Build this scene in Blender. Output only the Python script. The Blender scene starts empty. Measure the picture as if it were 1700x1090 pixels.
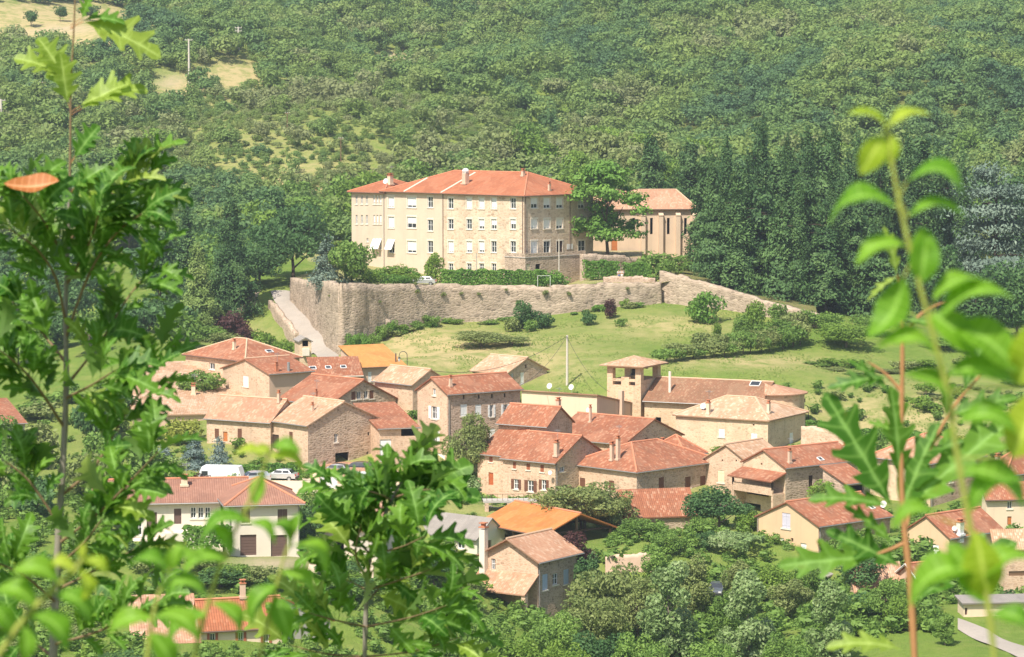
import bpy, bmesh, math, random
import numpy as np
from mathutils import Vector, Matrix, noise as mnoise
from mathutils.geometry import tessellate_polygon, intersect_ray_tri
random.seed(7); RNG = np.random.default_rng(7)
S = bpy.context.scene
COL = S.collection
FPX, HZ, CAMZ = 4820.0, 150.0, 60.0
PIT = math.atan((545 - HZ) / FPX)
CP, SP = math.cos(PIT), math.sin(PIT)

def ray(px, py):
    u = (px - 850) / FPX; v = (545 - py) / FPX
    return Vector((u, CP + v * SP, -SP + v * CP))
def at(px, py, Y):
    d = ray(px, py); t = Y / d.y
    return Vector((d.x * t, Y, CAMZ + d.z * t))
def proj(p):
    y = p[1]; z = p[2] - CAMZ
    dep = y * CP - z * SP
    return 850 + FPX * p[0] / dep, 545 - FPX * (y * SP + z * CP) / dep
def mpp(Y): return Y / FPX

# ---------------------------------------------------------------- node helpers
class NT:
    def __init__(s, name):
        s.m = bpy.data.materials.new(name); s.m.use_nodes = True
        s.t = s.m.node_tree; s.t.nodes.clear()
        s.out = s.n('ShaderNodeOutputMaterial')
    def n(s, typ, **kw):
        nd = s.t.nodes.new(typ)
        for k, v in kw.items(): setattr(nd, k, v)
        return nd
    def l(s, a, b): s.t.links.new(a, b)
    def val(s, sock, v):
        if hasattr(v, 'is_output') or isinstance(v, bpy.types.NodeSocket): s.l(v, sock)
        else: sock.default_value = v
    def math(s, op, a, b=None, c=None):
        nd = s.n('ShaderNodeMath', operation=op)
        s.val(nd.inputs[0], a)
        if b is not None: s.val(nd.inputs[1], b)
        if c is not None: s.val(nd.inputs[2], c)
        return nd.outputs[0]
    def mix(s, f, a, b, typ='MIX'):
        nd = s.n('ShaderNodeMix', data_type='RGBA', blend_type=typ)
        s.val(nd.inputs[0], f)
        for i, v in ((6, a), (7, b)):
            if isinstance(v, (tuple, list)): nd.inputs[i].default_value = (*v[:3], 1)
            else: s.l(v, nd.inputs[i])
        return nd.outputs[2]
    def ramp(s, f, stops):
        nd = s.n('ShaderNodeValToRGB'); cr = nd.color_ramp
        while len(cr.elements) < len(stops): cr.elements.new(.5)
        for e, (p, c) in zip(cr.elements, stops):
            e.position = p; e.color = (*c[:3], 1) if isinstance(c, (tuple, list)) else (c, c, c, 1)
        s.l(f, nd.inputs[0]); return nd.outputs[0]
    def coord(s, which='Object'): return s.n('ShaderNodeTexCoord').outputs[which]
    def mapping(s, v, scale):
        nd = s.n('ShaderNodeMapping'); s.l(v, nd.inputs[0]); nd.inputs['Scale'].default_value = scale; return nd.outputs[0]
    def noise(s, v, scale, detail=3, rough=.55):
        nd = s.n('ShaderNodeTexNoise'); s.l(v, nd.inputs['Vector'])
        nd.inputs['Scale'].default_value = scale; nd.inputs['Detail'].default_value = detail; nd.inputs['Roughness'].default_value = rough
        return nd.outputs[0]
    def bsdf(s, col, rough=.85, spec=.3, metal=0, **kw):
        b = s.n('ShaderNodeBsdfPrincipled')
        if isinstance(col, (tuple, list)): b.inputs['Base Color'].default_value = (*col[:3], 1)
        else: s.l(col, b.inputs['Base Color'])
        s.val(b.inputs['Roughness'], rough); b.inputs['Specular IOR Level'].default_value = spec; b.inputs['Metallic'].default_value = metal
        for k, v in kw.items(): s.val(b.inputs[k.replace('_', ' ')], v)
        return b
    def bump(s, h, strength, dist):
        nd = s.n('ShaderNodeBump'); s.l(h, nd.inputs['Height']); nd.inputs['Strength'].default_value = strength; nd.inputs['Distance'].default_value = dist
        return nd.outputs[0]
    def done(s, sh):
        s.l(sh if isinstance(sh, bpy.types.NodeSocket) else sh.outputs[0], s.out.inputs[0]); return s.m

M = {}
def stone(name, c1, c2, mortar, sc=2.4, contrast=1.0, bmp=.06):
    t = NT(name); v = t.coord()
    vm = t.mapping(v, (sc, sc, sc * 2.1))
    wob = t.n('ShaderNodeVectorMath', operation='ADD')
    nz = t.n('ShaderNodeTexNoise'); t.l(v, nz.inputs['Vector']); nz.inputs['Scale'].default_value = 2.0
    sc_ = t.n('ShaderNodeVectorMath', operation='SCALE'); t.l(nz.outputs['Color'], sc_.inputs[0]); sc_.inputs['Scale'].default_value = .35
    t.l(vm, wob.inputs[0]); t.l(sc_.outputs[0], wob.inputs[1])
    vo = t.n('ShaderNodeTexVoronoi', feature='F1'); t.l(wob.outputs[0], vo.inputs['Vector']); vo.inputs['Scale'].default_value = 1
    ve = t.n('ShaderNodeTexVoronoi', feature='DISTANCE_TO_EDGE'); t.l(wob.outputs[0], ve.inputs['Vector']); ve.inputs['Scale'].default_value = 1
    sep = t.n('ShaderNodeSeparateColor'); t.l(vo.outputs['Color'], sep.inputs[0])
    col = t.mix(sep.outputs[0], c1, c2)
    dk = t.math('MULTIPLY', t.math('GREATER_THAN', sep.outputs[1], .90), .38 * contrast)
    col = t.mix(dk, col, tuple(x * .45 for x in c2))
    col = t.mix(t.math('MULTIPLY', t.math('LESS_THAN', ve.outputs['Distance'], .10), .75), col, mortar)
    big = t.noise(v, .35, 5); col = t.mix(t.ramp(big, [(.42, 0.0), (.75, .45)]), col, tuple(x * .66 for x in c2))
    stv = t.mapping(v, (1.6, 1.6, .16)); stn = t.noise(stv, 1.0, 4)
    col = t.mix(t.ramp(stn, [(.55, 0.0), (.8, .3)]), col, (.22, .17, .12))
    b = t.bsdf(col, .95, .1)
    t.l(t.bump(t.math('MINIMUM', ve.outputs['Distance'], .25), .8, bmp), b.inputs['Normal'])
    M[name] = t.done(b)
def plaster(name, c, stain=.25):
    t = NT(name); v = t.coord()
    col = t.mix(t.ramp(t.noise(v, .5, 6), [(.35, 0.0), (.8, stain)]), c, tuple(x * .62 for x in c))
    stn = t.noise(t.mapping(v, (1.8, 1.8, .12)), 1.0, 4)
    col = t.mix(t.ramp(stn, [(.52, 0.0), (.85, stain)]), col, tuple(x * .55 for x in c))
    col = t.mix(.3, col, t.mix(t.noise(v, 9, 2), tuple(x * .8 for x in c), tuple(min(1, x * 1.12) for x in c)))
    b = t.bsdf(col, .95, .1); t.l(t.bump(t.noise(v, 14, 3), .4, .02), b.inputs['Normal'])
    M[name] = t.done(b)
def tiles(name, c, c2, c3, mott=.6, lich=None):
    t = NT(name); uv = t.n('ShaderNodeUVMap'); sep = t.n('ShaderNodeSeparateXYZ'); t.l(uv.outputs[0], sep.inputs[0])
    u, w = sep.outputs[0], sep.outputs[1]
    cu = t.math('FLOOR', t.math('DIVIDE', u, .24)); cv = t.math('FLOOR', t.math('DIVIDE', w, .38))
    cmb = t.n('ShaderNodeCombineXYZ'); t.l(cu, cmb.inputs[0]); t.l(cv, cmb.inputs[1])
    oi = t.n('ShaderNodeObjectInfo'); t.l(oi.outputs['Random'], cmb.inputs[2])
    wn = t.n('ShaderNodeTexWhiteNoise'); t.l(cmb.outputs[0], wn.inputs['Vector'])
    sp = t.n('ShaderNodeSeparateColor'); t.l(wn.outputs['Color'], sp.inputs[0])
    col = t.mix(t.math('MULTIPLY', sp.outputs[0], mott), c, c2)
    col = t.mix(t.math('MULTIPLY', t.math('GREATER_THAN', sp.outputs[1], .82), mott * .9), col, c3)
    col = t.mix(.25, col, t.mix(oi.outputs['Random'], tuple(x * .8 for x in c), tuple(x * 1.15 for x in c)))
    v = t.coord(); big = t.noise(v, .55, 6, .65)
    col = t.mix(t.ramp(big, [(.45, 0.0), (.72, .5)]), col, lich or tuple(x * .6 for x in c2))
    pv = t.n('ShaderNodeTexVoronoi', feature='F1', distance='CHEBYCHEV'); cm3 = t.n('ShaderNodeCombineXYZ'); t.l(u, cm3.inputs[0]); t.l(w, cm3.inputs[1]); t.l(t.math('MULTIPLY', oi.outputs['Random'], 40.0), cm3.inputs[2]); t.l(cm3.outputs[0], pv.inputs['Vector']); pv.inputs['Scale'].default_value = .42; ps = t.n('ShaderNodeSeparateColor'); t.l(pv.outputs['Color'], ps.inputs[0])
    col = t.mix(t.math('MULTIPLY', t.math('GREATER_THAN', ps.outputs[0], .66), .22), col, tuple(x * .62 for x in c2)); col = t.mix(t.math('MULTIPLY', t.math('GREATER_THAN', ps.outputs[1], .82), .22), col, c3)
    # grime running down the slope
    cm2 = t.n('ShaderNodeCombineXYZ'); t.l(t.math('MULTIPLY', u, 1.4), cm2.inputs[0]); t.l(t.math('MULTIPLY', w, .15), cm2.inputs[1])
    col = t.mix(t.ramp(t.noise(cm2.outputs[0], 1.0, 4), [(.5, 0.0), (.8, .35)]), col, tuple(x * .55 for x in c))
    h = t.math('ABSOLUTE', t.math('SINE', t.math('MULTIPLY', u, math.pi / .24)))
    h2 = t.math('SUBTRACT', 1.0, t.math('FRACT', t.math('DIVIDE', w, .38)))
    hh = t.math('ADD', t.math('MULTIPLY', h, .7), t.math('MULTIPLY', h2, .45))
    hh = t.math('ADD', hh, t.math('MULTIPLY', sp.outputs[2], .35))
    b = t.bsdf(col, .9, .15); t.l(t.bump(hh, .8, .07), b.inputs['Normal'])
    M[name] = t.done(b)
def plain(name, c, rough=.7, spec=.3, metal=0, var=.12, scale=3, **kw):
    t = NT(name); v = t.coord()
    col = t.mix(t.noise(v, scale, 4), tuple(x * (1 - var) for x in c), tuple(min(1, x * (1 + var)) for x in c))
    M[name] = t.done(t.bsdf(col, rough, spec, metal, **kw))

stone('stone_warm', (.69, .49, .345), (.54, .355, .235), (.71, .535, .39), 1.9, .8)
stone('stone_pale', (.76, .57, .39), (.62, .44, .28), (.76, .60, .43), 1.9, .7)
stone('stone_church', (.70, .51, .33), (.56, .385, .235), (.70, .54, .38), 1.7, .9)
stone('stone_grey', (.60, .435, .32), (.40, .275, .195), (.62, .47, .37), 2.0, 1.0, .14)
stone('stone_rubble', (.57, .44, .33), (.37, .275, .195), (.60, .47, .36), 1.6, 1.2, .16)
stone('stone_abbey', (.71, .56, .415), (.54, .39, .265), (.72, .585, .44), 1.25, 1.0)
stone('stone_wall_old', (.55, .435, .325), (.33, .255, .185), (.47, .37, .28), 1.3, 1.4, .22)
plaster('plaster_abbey', (.69, .55, .42), .4)
plaster('plaster_chapel', (.70, .53, .38), .4)
plaster('plaster_cream', (.78, .62, .45), .35)
plaster('plaster_pink', (.68, .48, .355), .35)
plaster('plaster_white', (.74, .66, .55), .3)
plaster('plaster_ochre', (.72, .51, .315), .3)
plaster('concrete', (.50, .46, .41), .35)
plaster('trim_pale', (.78, .70, .58), .15)
tiles('tile_red', (.40, .158, .085), (.29, .11, .063), (.50, .28, .18), .95, (.25, .145, .095))
tiles('tile_abbey', (.45, .165, .083), (.37, .128, .065), (.51, .24, .14), .75, (.36, .14, .075))
tiles('tile_tan', (.58, .38, .245), (.46, .25, .14), (.70, .54, .40), .9, (.36, .23, .14))
tiles('tile_pink', (.56, .33, .21), (.46, .22, .13), (.64, .44, .31), .9, (.36, .21, .13))
tiles('tile_brown', (.34, .17, .10), (.25, .135, .08), (.42, .27, .17), .8, (.20, .13, .08))
tiles('tile_villa', (.36, .185, .13), (.30, .15, .105), (.42, .235, .17), .6, (.26, .14, .105))
tiles('tile_orange', (.62, .23, .07), (.54, .185, .06), (.66, .31, .13), .5, (.46, .18, .07))
tiles('tile_amber', (.60, .28, .085), (.50, .22, .07), (.62, .36, .14), .5, (.42, .22, .08))
tiles('roof_slate', (.36, .32, .285), (.31, .275, .245), (.40, .36, .32), .5, (.26, .24, .22))
plain('ridge_red', (.58, .24, .14), .9, .1)
plain('ridge_tan', (.62, .42, .28), .9, .1)
plain('zinc', (.34, .32, .30), .55, .4, .5)
plain('gutter_brown', (.16, .10, .075), .6, .3)
plain('shutter_white', (.80, .79, .76), .6, .3, var=.05)
plain('shutter_cream', (.76, .66, .44), .7, .2)
plain('shutter_brown', (.17, .075, .045), .7, .2)
plain('shutter_rust', (.36, .12, .06), .7, .2)
plain('shutter_lilac', (.58, .55, .62), .7, .2)
plain('shutter_blue', (.48, .55, .66), .7, .2)
plain('door_red', (.42, .11, .035), .65, .3)
plain('door_orange', (.50, .17, .05), .65, .3)
plain('wood', (.20, .12, .07), .8, .2)
plain('dark_wood', (.075, .045, .03), .85, .2)
plain('garage_brown', (.14, .085, .07), .7, .3)
plain('white_paint', (.80, .79, .76), .5, .4, var=.05)
plain('metal_grey', (.42, .43, .44), .45, .5, .6)
plain('metal_dark', (.05, .05, .05), .5, .4, .4)
plain('pole_pale', (.60, .54, .46), .8, .2)
plain('glass', (.045, .05, .055), .12, .8, var=.3, scale=.8)
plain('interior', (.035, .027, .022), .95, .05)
plain('terracotta', (.50, .20, .11), .9, .1)
plain('bark', (.16, .125, .09), .95, .1, scale=6)
plain('bark_pale', (.30, .25, .19), .95, .1, scale=8)
plain('bark_dark', (.075, .055, .04), .95, .1, scale=6)
plain('car_silver', (.56, .57, .58), .35, .6, .5, Coat_Weight=.6)
plain('car_grey', (.17, .18, .20), .35, .6, .5, Coat_Weight=.6)
plain('car_dark', (.03, .035, .05), .3, .6, .2, Coat_Weight=.6)
plain('caravan_white', (.86, .86, .85), .4, .5, var=.03)
plain('rubber', (.025, .025, .025), .9, .2)
plain('lamp_red', (.45, .02, .02), .3, .6)
plain('lamp_glass', (.75, .75, .72), .15, .8)
plain('skin', (.50, .30, .20), .6, .3)
plain('hair', (.05, .03, .02), .8, .2)
plain('cloth_white', (.80, .80, .80), .9, .1)
plain('cloth_blue', (.10, .17, .35), .9, .1)
plain('cloth_dark', (.04, .05, .08), .9, .1)
plain('yellow', (.75, .45, .03), .6, .3)
plain('sand', (.72, .58, .40), .95, .1, var=.18, scale=.6)

# ---------------------------------------------------------------- mesh helpers
class MB:
    def __init__(s): s.v = []; s.f = []; s.uv = []
    def face(s, pts, uv=None):
        n = len(s.v); s.v += [tuple(p) for p in pts]; s.f.append(tuple(range(n, n + len(pts)))); s.uv.append(uv)
    def box(s, c, d, R=None):
        c = Vector(c); hx, hy, hz = d[0] / 2, d[1] / 2, d[2] / 2
        P = [Vector((sx * hx, sy * hy, sz * hz)) for sz in (-1, 1) for sx, sy in ((-1, -1), (1, -1), (1, 1), (-1, 1))]
        if R is not None: P = [R @ p for p in P]
        P = [p + c for p in P]
        for q in ((0, 3, 2, 1), (4, 5, 6, 7), (0, 1, 5, 4), (1, 2, 6, 5), (2, 3, 7, 6), (3, 0, 4, 7)): s.face([P[i] for i in q])
    def tube(s, pts, rad, n=8, cap=True):
        pts = [Vector(p) for p in pts]; rings = []
        for i, p in enumerate(pts):
            d = (pts[min(i + 1, len(pts) - 1)] - pts[max(i - 1, 0)]).normalized()
            a = d.cross(Vector((0, 0, 1)) if abs(d.z) < .9 else Vector((1, 0, 0))).normalized(); b = d.cross(a)
            r = rad[i] if isinstance(rad, (list, tuple)) else rad
            k = len(s.v); s.v += [tuple(p + a * r * math.cos(2 * math.pi * j / n) + b * r * math.sin(2 * math.pi * j / n)) for j in range(n)]; rings.append(k)
        for A, B in zip(rings, rings[1:]):
            for j in range(n): s.f.append((A + j, A + (j + 1) % n, B + (j + 1) % n, B + j)); s.uv.append(None)
        if cap:
            s.f.append(tuple(rings[0] + j for j in range(n))); s.uv.append(None)
            s.f.append(tuple(rings[-1] + n - 1 - j for j in range(n))); s.uv.append(None)
    def slab(s, pts, thick, uvs=None):
        pts = [Vector(p) for p in pts]; dn = Vector((0, 0, -thick)); n = len(pts)
        s.face(pts, uvs); s.face([p + dn for p in reversed(pts)])
        for i in range(n):
            a, b = pts[i], pts[(i + 1) % n]; s.face([a, a + dn, b + dn, b])
    def mesh(s, name, smooth=False):
        me = bpy.data.meshes.new(name); me.from_pydata(s.v, [], s.f)
        if any(u is not None for u in s.uv):
            ul = me.uv_layers.new(name='UVMap'); i = 0
            for f, u in zip(s.f, s.uv):
                for k in range(len(f)):
                    if u is not None: ul.data[i].uv = u[k]
                    i += 1
        if smooth: me.polygons.foreach_set('use_smooth', [True] * len(me.polygons))
        me.update(); return me
def put(name, data, mat=None, parent=None, W=None):
    """link an object; W = its world matrix, parent keeps it there"""
    me = data.mesh(name) if isinstance(data, MB) else data
    if mat and me and not me.materials: me.materials.append(M[mat] if isinstance(mat, str) else mat)
    o = bpy.data.objects.new(name, me); COL.objects.link(o)
    W = W or Matrix.Identity(4)
    if parent is not None:
        o.parent = parent; o.matrix_basis = parent['_w'].inverted() @ W if False else PW[parent.name].inverted() @ W
    else: o.matrix_basis = W
    PW[o.name] = W
    return o
PW = {}
def root(name, label, cat, W, group=None, kind=None):
    o = bpy.data.objects.new(name, None); o.empty_display_size = .5; COL.objects.link(o); o.matrix_basis = W; PW[o.name] = W
    return tag(o, label, cat, group, kind)
def tag(o, label=None, cat=None, group=None, kind=None):
    if label: o['label'] = label
    if cat: o['category'] = cat
    if group: o['group'] = group
    if kind: o['kind'] = kind
    return o
def copy_tree(o, W, label, cat=None, group=None):
    r = o.copy(); COL.objects.link(r); r.matrix_basis = W; PW[r.name] = W; tag(r, label, cat, group)
    for c in o.children:
        d = c.copy(); COL.objects.link(d); d.parent = r
        for g in c.children:
            e = g.copy(); COL.objects.link(e); e.parent = d
    return r
def TR(p, rz=0, s=1): return Matrix.Translation(p) @ Matrix.Rotation(rz, 4, 'Z') @ Matrix.Scale(s, 4)

# ---------------------------------------------------------------- building block
BLOCKS = []
GROUND = []          # control points of the terrain gathered from the visible bases
class Block:
    """A rectangular building volume. Its near vertical edge is at pixel C; the right-hand face (F, local y=0) recedes by th, the left-hand face (L, local x=0) by 90-th."""
    def __init__(s, L, C, R, eave, base, Y, th, hm=None, zE=None, wl=None, wr=None, ground=True, org=None):
        th = math.radians(th); s.th = th
        c = at(C, eave, Y) if org is None else Vector(org)
        zE = c.z if zE is None else zE
        zB = (zE - hm) if hm is not None else at(C, base, Y).z
        s.dx = Vector((math.cos(th), math.sin(th), 0)); s.dy = Vector((-math.sin(th), math.cos(th), 0))
        s.o = Vector((c.x, c.y, zB)); s.h = zE - zB
        s.W = Matrix.Translation(s.o) @ Matrix.Rotation(th, 4, 'Z')
        zm = (zE + zB) / 2
        s.wr = wr if wr is not None else s.solve(s.dx, R, zE)
        s.wl = wl if wl is not None else s.solve(s.dy, L, zE)
        if ground and hm is None: GROUND.append((c.x, c.y, zB))
        s.roofs = []; BLOCKS.append(s)
    def solve(s, d, px, z):
        u = (px - 850) / FPX; D = s.o.y * CP + (CAMZ - z) * SP
        return (u * D - s.o.x) / (d.x - u * d.y * CP)
    def face_pt(s, face, px, py):
        d = s.dx if face == 'F' else s.dy
        t = s.solve(d, px, s.o.z + s.h * .6)
        Y = s.o.y + t * d.y
        return t, at(px, py, Y).z - s.o.z
    def loc(s, face, t, z, out=0.0):
        return Vector((t, -out, z)) if face == 'F' else Vector((-out, t, z))
    def inside(s, x, y, mg=.8):
        q = s.W.inverted() @ Vector((x, y, 0)); return -mg < q.x < s.wr + mg and -mg < q.y < s.wl + mg
    def world(s, p): return s.W @ Vector(p)

def face_poly(mb, outer, holes, to3, flip):
    pl = [[Vector((a, b, 0)) for a, b in outer]] + [[Vector((a, b, 0)) for a, b in h] for h in holes]
    flat = [p for q in pl for p in q]
    for tri in tessellate_polygon(pl):
        pts = [to3(flat[i].x, flat[i].y) for i in tri]
        a = (flat[tri[1]] - flat[tri[0]]).cross(flat[tri[2]] - flat[tri[0]]).z
        if (a < 0) != flip: pts.reverse()
        mb.face(pts)

def walls(b, parent, mat, gable=None, rise=0, shed=None, wins=(), matL=None, sink=2.5, surround=False, open_back=False, sill=True):
    """wall part with real openings and reveals, then window / door / shutter parts"""
    wr, wl, h = b.wr, b.wl, b.h
    def prof(n, apex, hA, hB):
        p = [(0, -sink), (n, -sink), (n, hB)]
        if apex is not None: p.append((n / 2, apex))
        p.append((0, hA)); return p
    hF = [h, h]; hL = [h, h]; hB = [h, h]; hE = [h, h]; aF = aL = None
    if gable == 'L': aL = h + rise
    if gable == 'R': aF = h + rise
    if shed == 'highL': hF = [h + rise, h]; hL = [h + rise] * 2; hB = [h + rise, h]
    if shed == 'lowL': hF = [h, h + rise]; hE = [h + rise] * 2; hB = [h, h + rise]
    if shed == 'highF': hL = [h + rise, h]; hF = [h + rise] * 2; hE = [h + rise, h]
    if shed == 'lowF': hL = [h, h + rise]; hB = [h + rise] * 2; hE = [h, h + rise]
    P = {'F': prof(wr, aF, *hF), 'L': prof(wl, aL, *hL)}
    holes = {'F': [], 'L': []}; todo = []
    for w in wins:
        f, cx, cy, pw, ph, st = w[:6]; mt = w[6] if len(w) > 6 else None
        t0, z = b.face_pt(f, cx - pw / 2, cy); t1, _ = b.face_pt(f, cx + pw / 2, cy)
        Yc = b.o.y + (t0 + t1) / 2 * (b.dx.y if f == 'F' else b.dy.y)
        t0, t1 = min(t0, t1), max(t0, t1); lim = wr if f == 'F' else wl
        t0 = max(t0, .12); t1 = min(t1, lim - .12)
        if t1 - t0 < .15: continue
        z0 = z - ph / 2 * mpp(Yc); z1 = z + ph / 2 * mpp(Yc)
        top = h + (rise if (f == 'L' and (gable == 'L' or shed == 'highL')) or (f == 'F' and (gable == 'R' or shed == 'highF')) else 0)
        z1 = min(z1, top - .12)
        if z1 - z0 < .12: continue
        holes[f].append([(t0, z0), (t1, z0), (t1, z1), (t0, z1)])
        todo.append((f, t0, t1, z0, z1, st, mt))
    mb = MB(); mL = MB() if matL else mb
    face_poly(mb, P['F'], holes['F'], lambda a, z: Vector((a, 0, z)), False)
    face_poly(mL, P['L'], holes['L'], lambda a, z: Vector((0, a, z)), True)
    face_poly(mb, prof(wr, aF, *hB), [], lambda a, z: Vector((a, wl, z)), True)
    face_poly(mb, prof(wl, aL, *hE), [], lambda a, z: Vector((wr, a, z)), False)
    for f, hs in holes.items():
        m = mL if f == 'L' else mb
        for q in hs:
            for i in range(4):
                (a, z), (c, w_) = q[i], q[(i + 1) % 4]
                pts = [b.loc(f, a, z), b.loc(f, c, w_), b.loc(f, c, w_, -.28), b.loc(f, a, z, -.28)]
                if f == 'L': pts.reverse()
                m.face(pts)
    o = put('wall', mb, mat, parent, b.W)
    if matL: put('wall', mL, matL, parent, b.W)
    R = Matrix.Rotation(0, 3, 'Z')
    def slabbox(m, f, t0, t1, z0, z1, o0, o1):
        p, q = b.loc(f, t0, z0, o0), b.loc(f, t1, z1, o1)
        m.box((p + q) / 2, [abs(q[i] - p[i]) for i in range(3)])
    for f, t0, t1, z0, z1, st, mt in todo:
        k = st[0]; w_, h_ = t1 - t0, z1 - z0
        if k in 'wo':                      # framed window (o: with open shutters)
            fr = MB(); e = min(.09, w_ * .14)
            slabbox(fr, f, t0, t0 + e, z0, z1, -.20, -.12); slabbox(fr, f, t1 - e, t1, z0, z1, -.20, -.12)
            slabbox(fr, f, t0 + e, t1 - e, z0, z0 + e, -.20, -.12); slabbox(fr, f, t0 + e, t1 - e, z1 - e, z1, -.20, -.12)
            slabbox(fr, f, (t0 + t1) / 2 - e * .45, (t0 + t1) / 2 + e * .45, z0 + e, z1 - e, -.20, -.125)
            if h_ > 1.1: slabbox(fr, f, t0 + e, t1 - e, z0 + h_ * .52, z0 + h_ * .52 + .05, -.20, -.13)
            fo = put('window', fr, 'white_paint', parent, b.W)
            pn = MB(); slabbox(pn, f, t0, t1, z0, z1, -.24, -.20); put('pane', pn, 'glass', fo, b.W)
            if 'b' in st:                  # a half-lowered pale blind
                bl = MB(); slabbox(bl, f, t0 + e, t1 - e, z0 + h_ * float('.' + st[-1]), z1 - e, -.195, -.165); put('blind', bl, 'shutter_white', fo, b.W)
        if k == 'o':
            for sg in (0, 1):
                sw = w_ * .52; a = t0 - sw if sg == 0 else t1; m_ = MB()
                slabbox(m_, f, a + .01, a + sw - .01, z0, z1, .012, .06)
                for zz in (.22, .78): slabbox(m_, f, a + .03, a + sw - .03, z0 + h_ * zz - .05, z0 + h_ * zz + .05, .06, .085)
                put('shutter', m_, mt or 'shutter_white', parent, b.W)
        if k == 's':                       # closed shutters
            for sg in (0, 1):
                a = t0 if sg == 0 else (t0 + t1) / 2 + .01; m_ = MB()
                slabbox(m_, f, a, a + w_ / 2 - .01, z0, z1, -.10, -.05)
                for zz in (.2, .8): slabbox(m_, f, a + .03, a + w_ / 2 - .04, z0 + h_ * zz - .05, z0 + h_ * zz + .05, -.05, -.03)
                put('shutter', m_, mt or 'shutter_white', parent, b.W)
        if k == 'D':
            m_ = MB(); slabbox(m_, f, t0, t1, z0, z1, -.18, -.12)
            for zz in (.08, .55): slabbox(m_, f, t0 + w_ * .15, t1 - w_ * .15, z0 + h_ * zz, z0 + h_ * (zz + .36), -.12, -.10)
            d = put('door', m_, mt or 'wood', parent, b.W)
            hd = MB(); slabbox(hd, f, t1 - w_ * .14, t1 - w_ * .06, z0 + h_ * .48, z0 + h_ * .5, -.10, -.05); put('handle', hd, 'metal_grey', d, b.W)
        if k == 'G':
            m_ = MB(); n = max(4, int(h_ / .3))
            for i in range(n): slabbox(m_, f, t0, t1, z0 + h_ * i / n, z0 + h_ * (i + .93) / n, -.2, -.14)
            slabbox(m_, f, t0, t1, z0, z1, -.24, -.201)
            put('garage_door', m_, mt or 'garage_brown', parent, b.W)
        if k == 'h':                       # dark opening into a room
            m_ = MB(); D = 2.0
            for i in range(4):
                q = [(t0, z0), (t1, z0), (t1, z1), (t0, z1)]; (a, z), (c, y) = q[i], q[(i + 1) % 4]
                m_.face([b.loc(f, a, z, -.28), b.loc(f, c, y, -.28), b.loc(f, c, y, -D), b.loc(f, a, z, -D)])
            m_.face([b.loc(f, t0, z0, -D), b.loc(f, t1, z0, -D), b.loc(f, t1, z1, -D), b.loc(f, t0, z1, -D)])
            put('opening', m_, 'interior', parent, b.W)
        if (sill and k in 'wos' and h_ > .6) or surround:
            m_ = MB()
            slabbox(m_, f, t0 - .14, t1 + .14, z0 - .14, z0, -.05, .10)
            if surround:
                slabbox(m_, f, t0 - .16, t1 + .16, z1, z1 + .26, -.05, .04)
                slabbox(m_, f, t0 - .13, t0, z0, z1, -.05, .03); slabbox(m_, f, t1, t1 + .13, z0, z1, -.05, .03)
            put('window_surround' if surround else 'window_sill', m_, 'trim_pale', parent, b.W)
    return o

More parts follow.
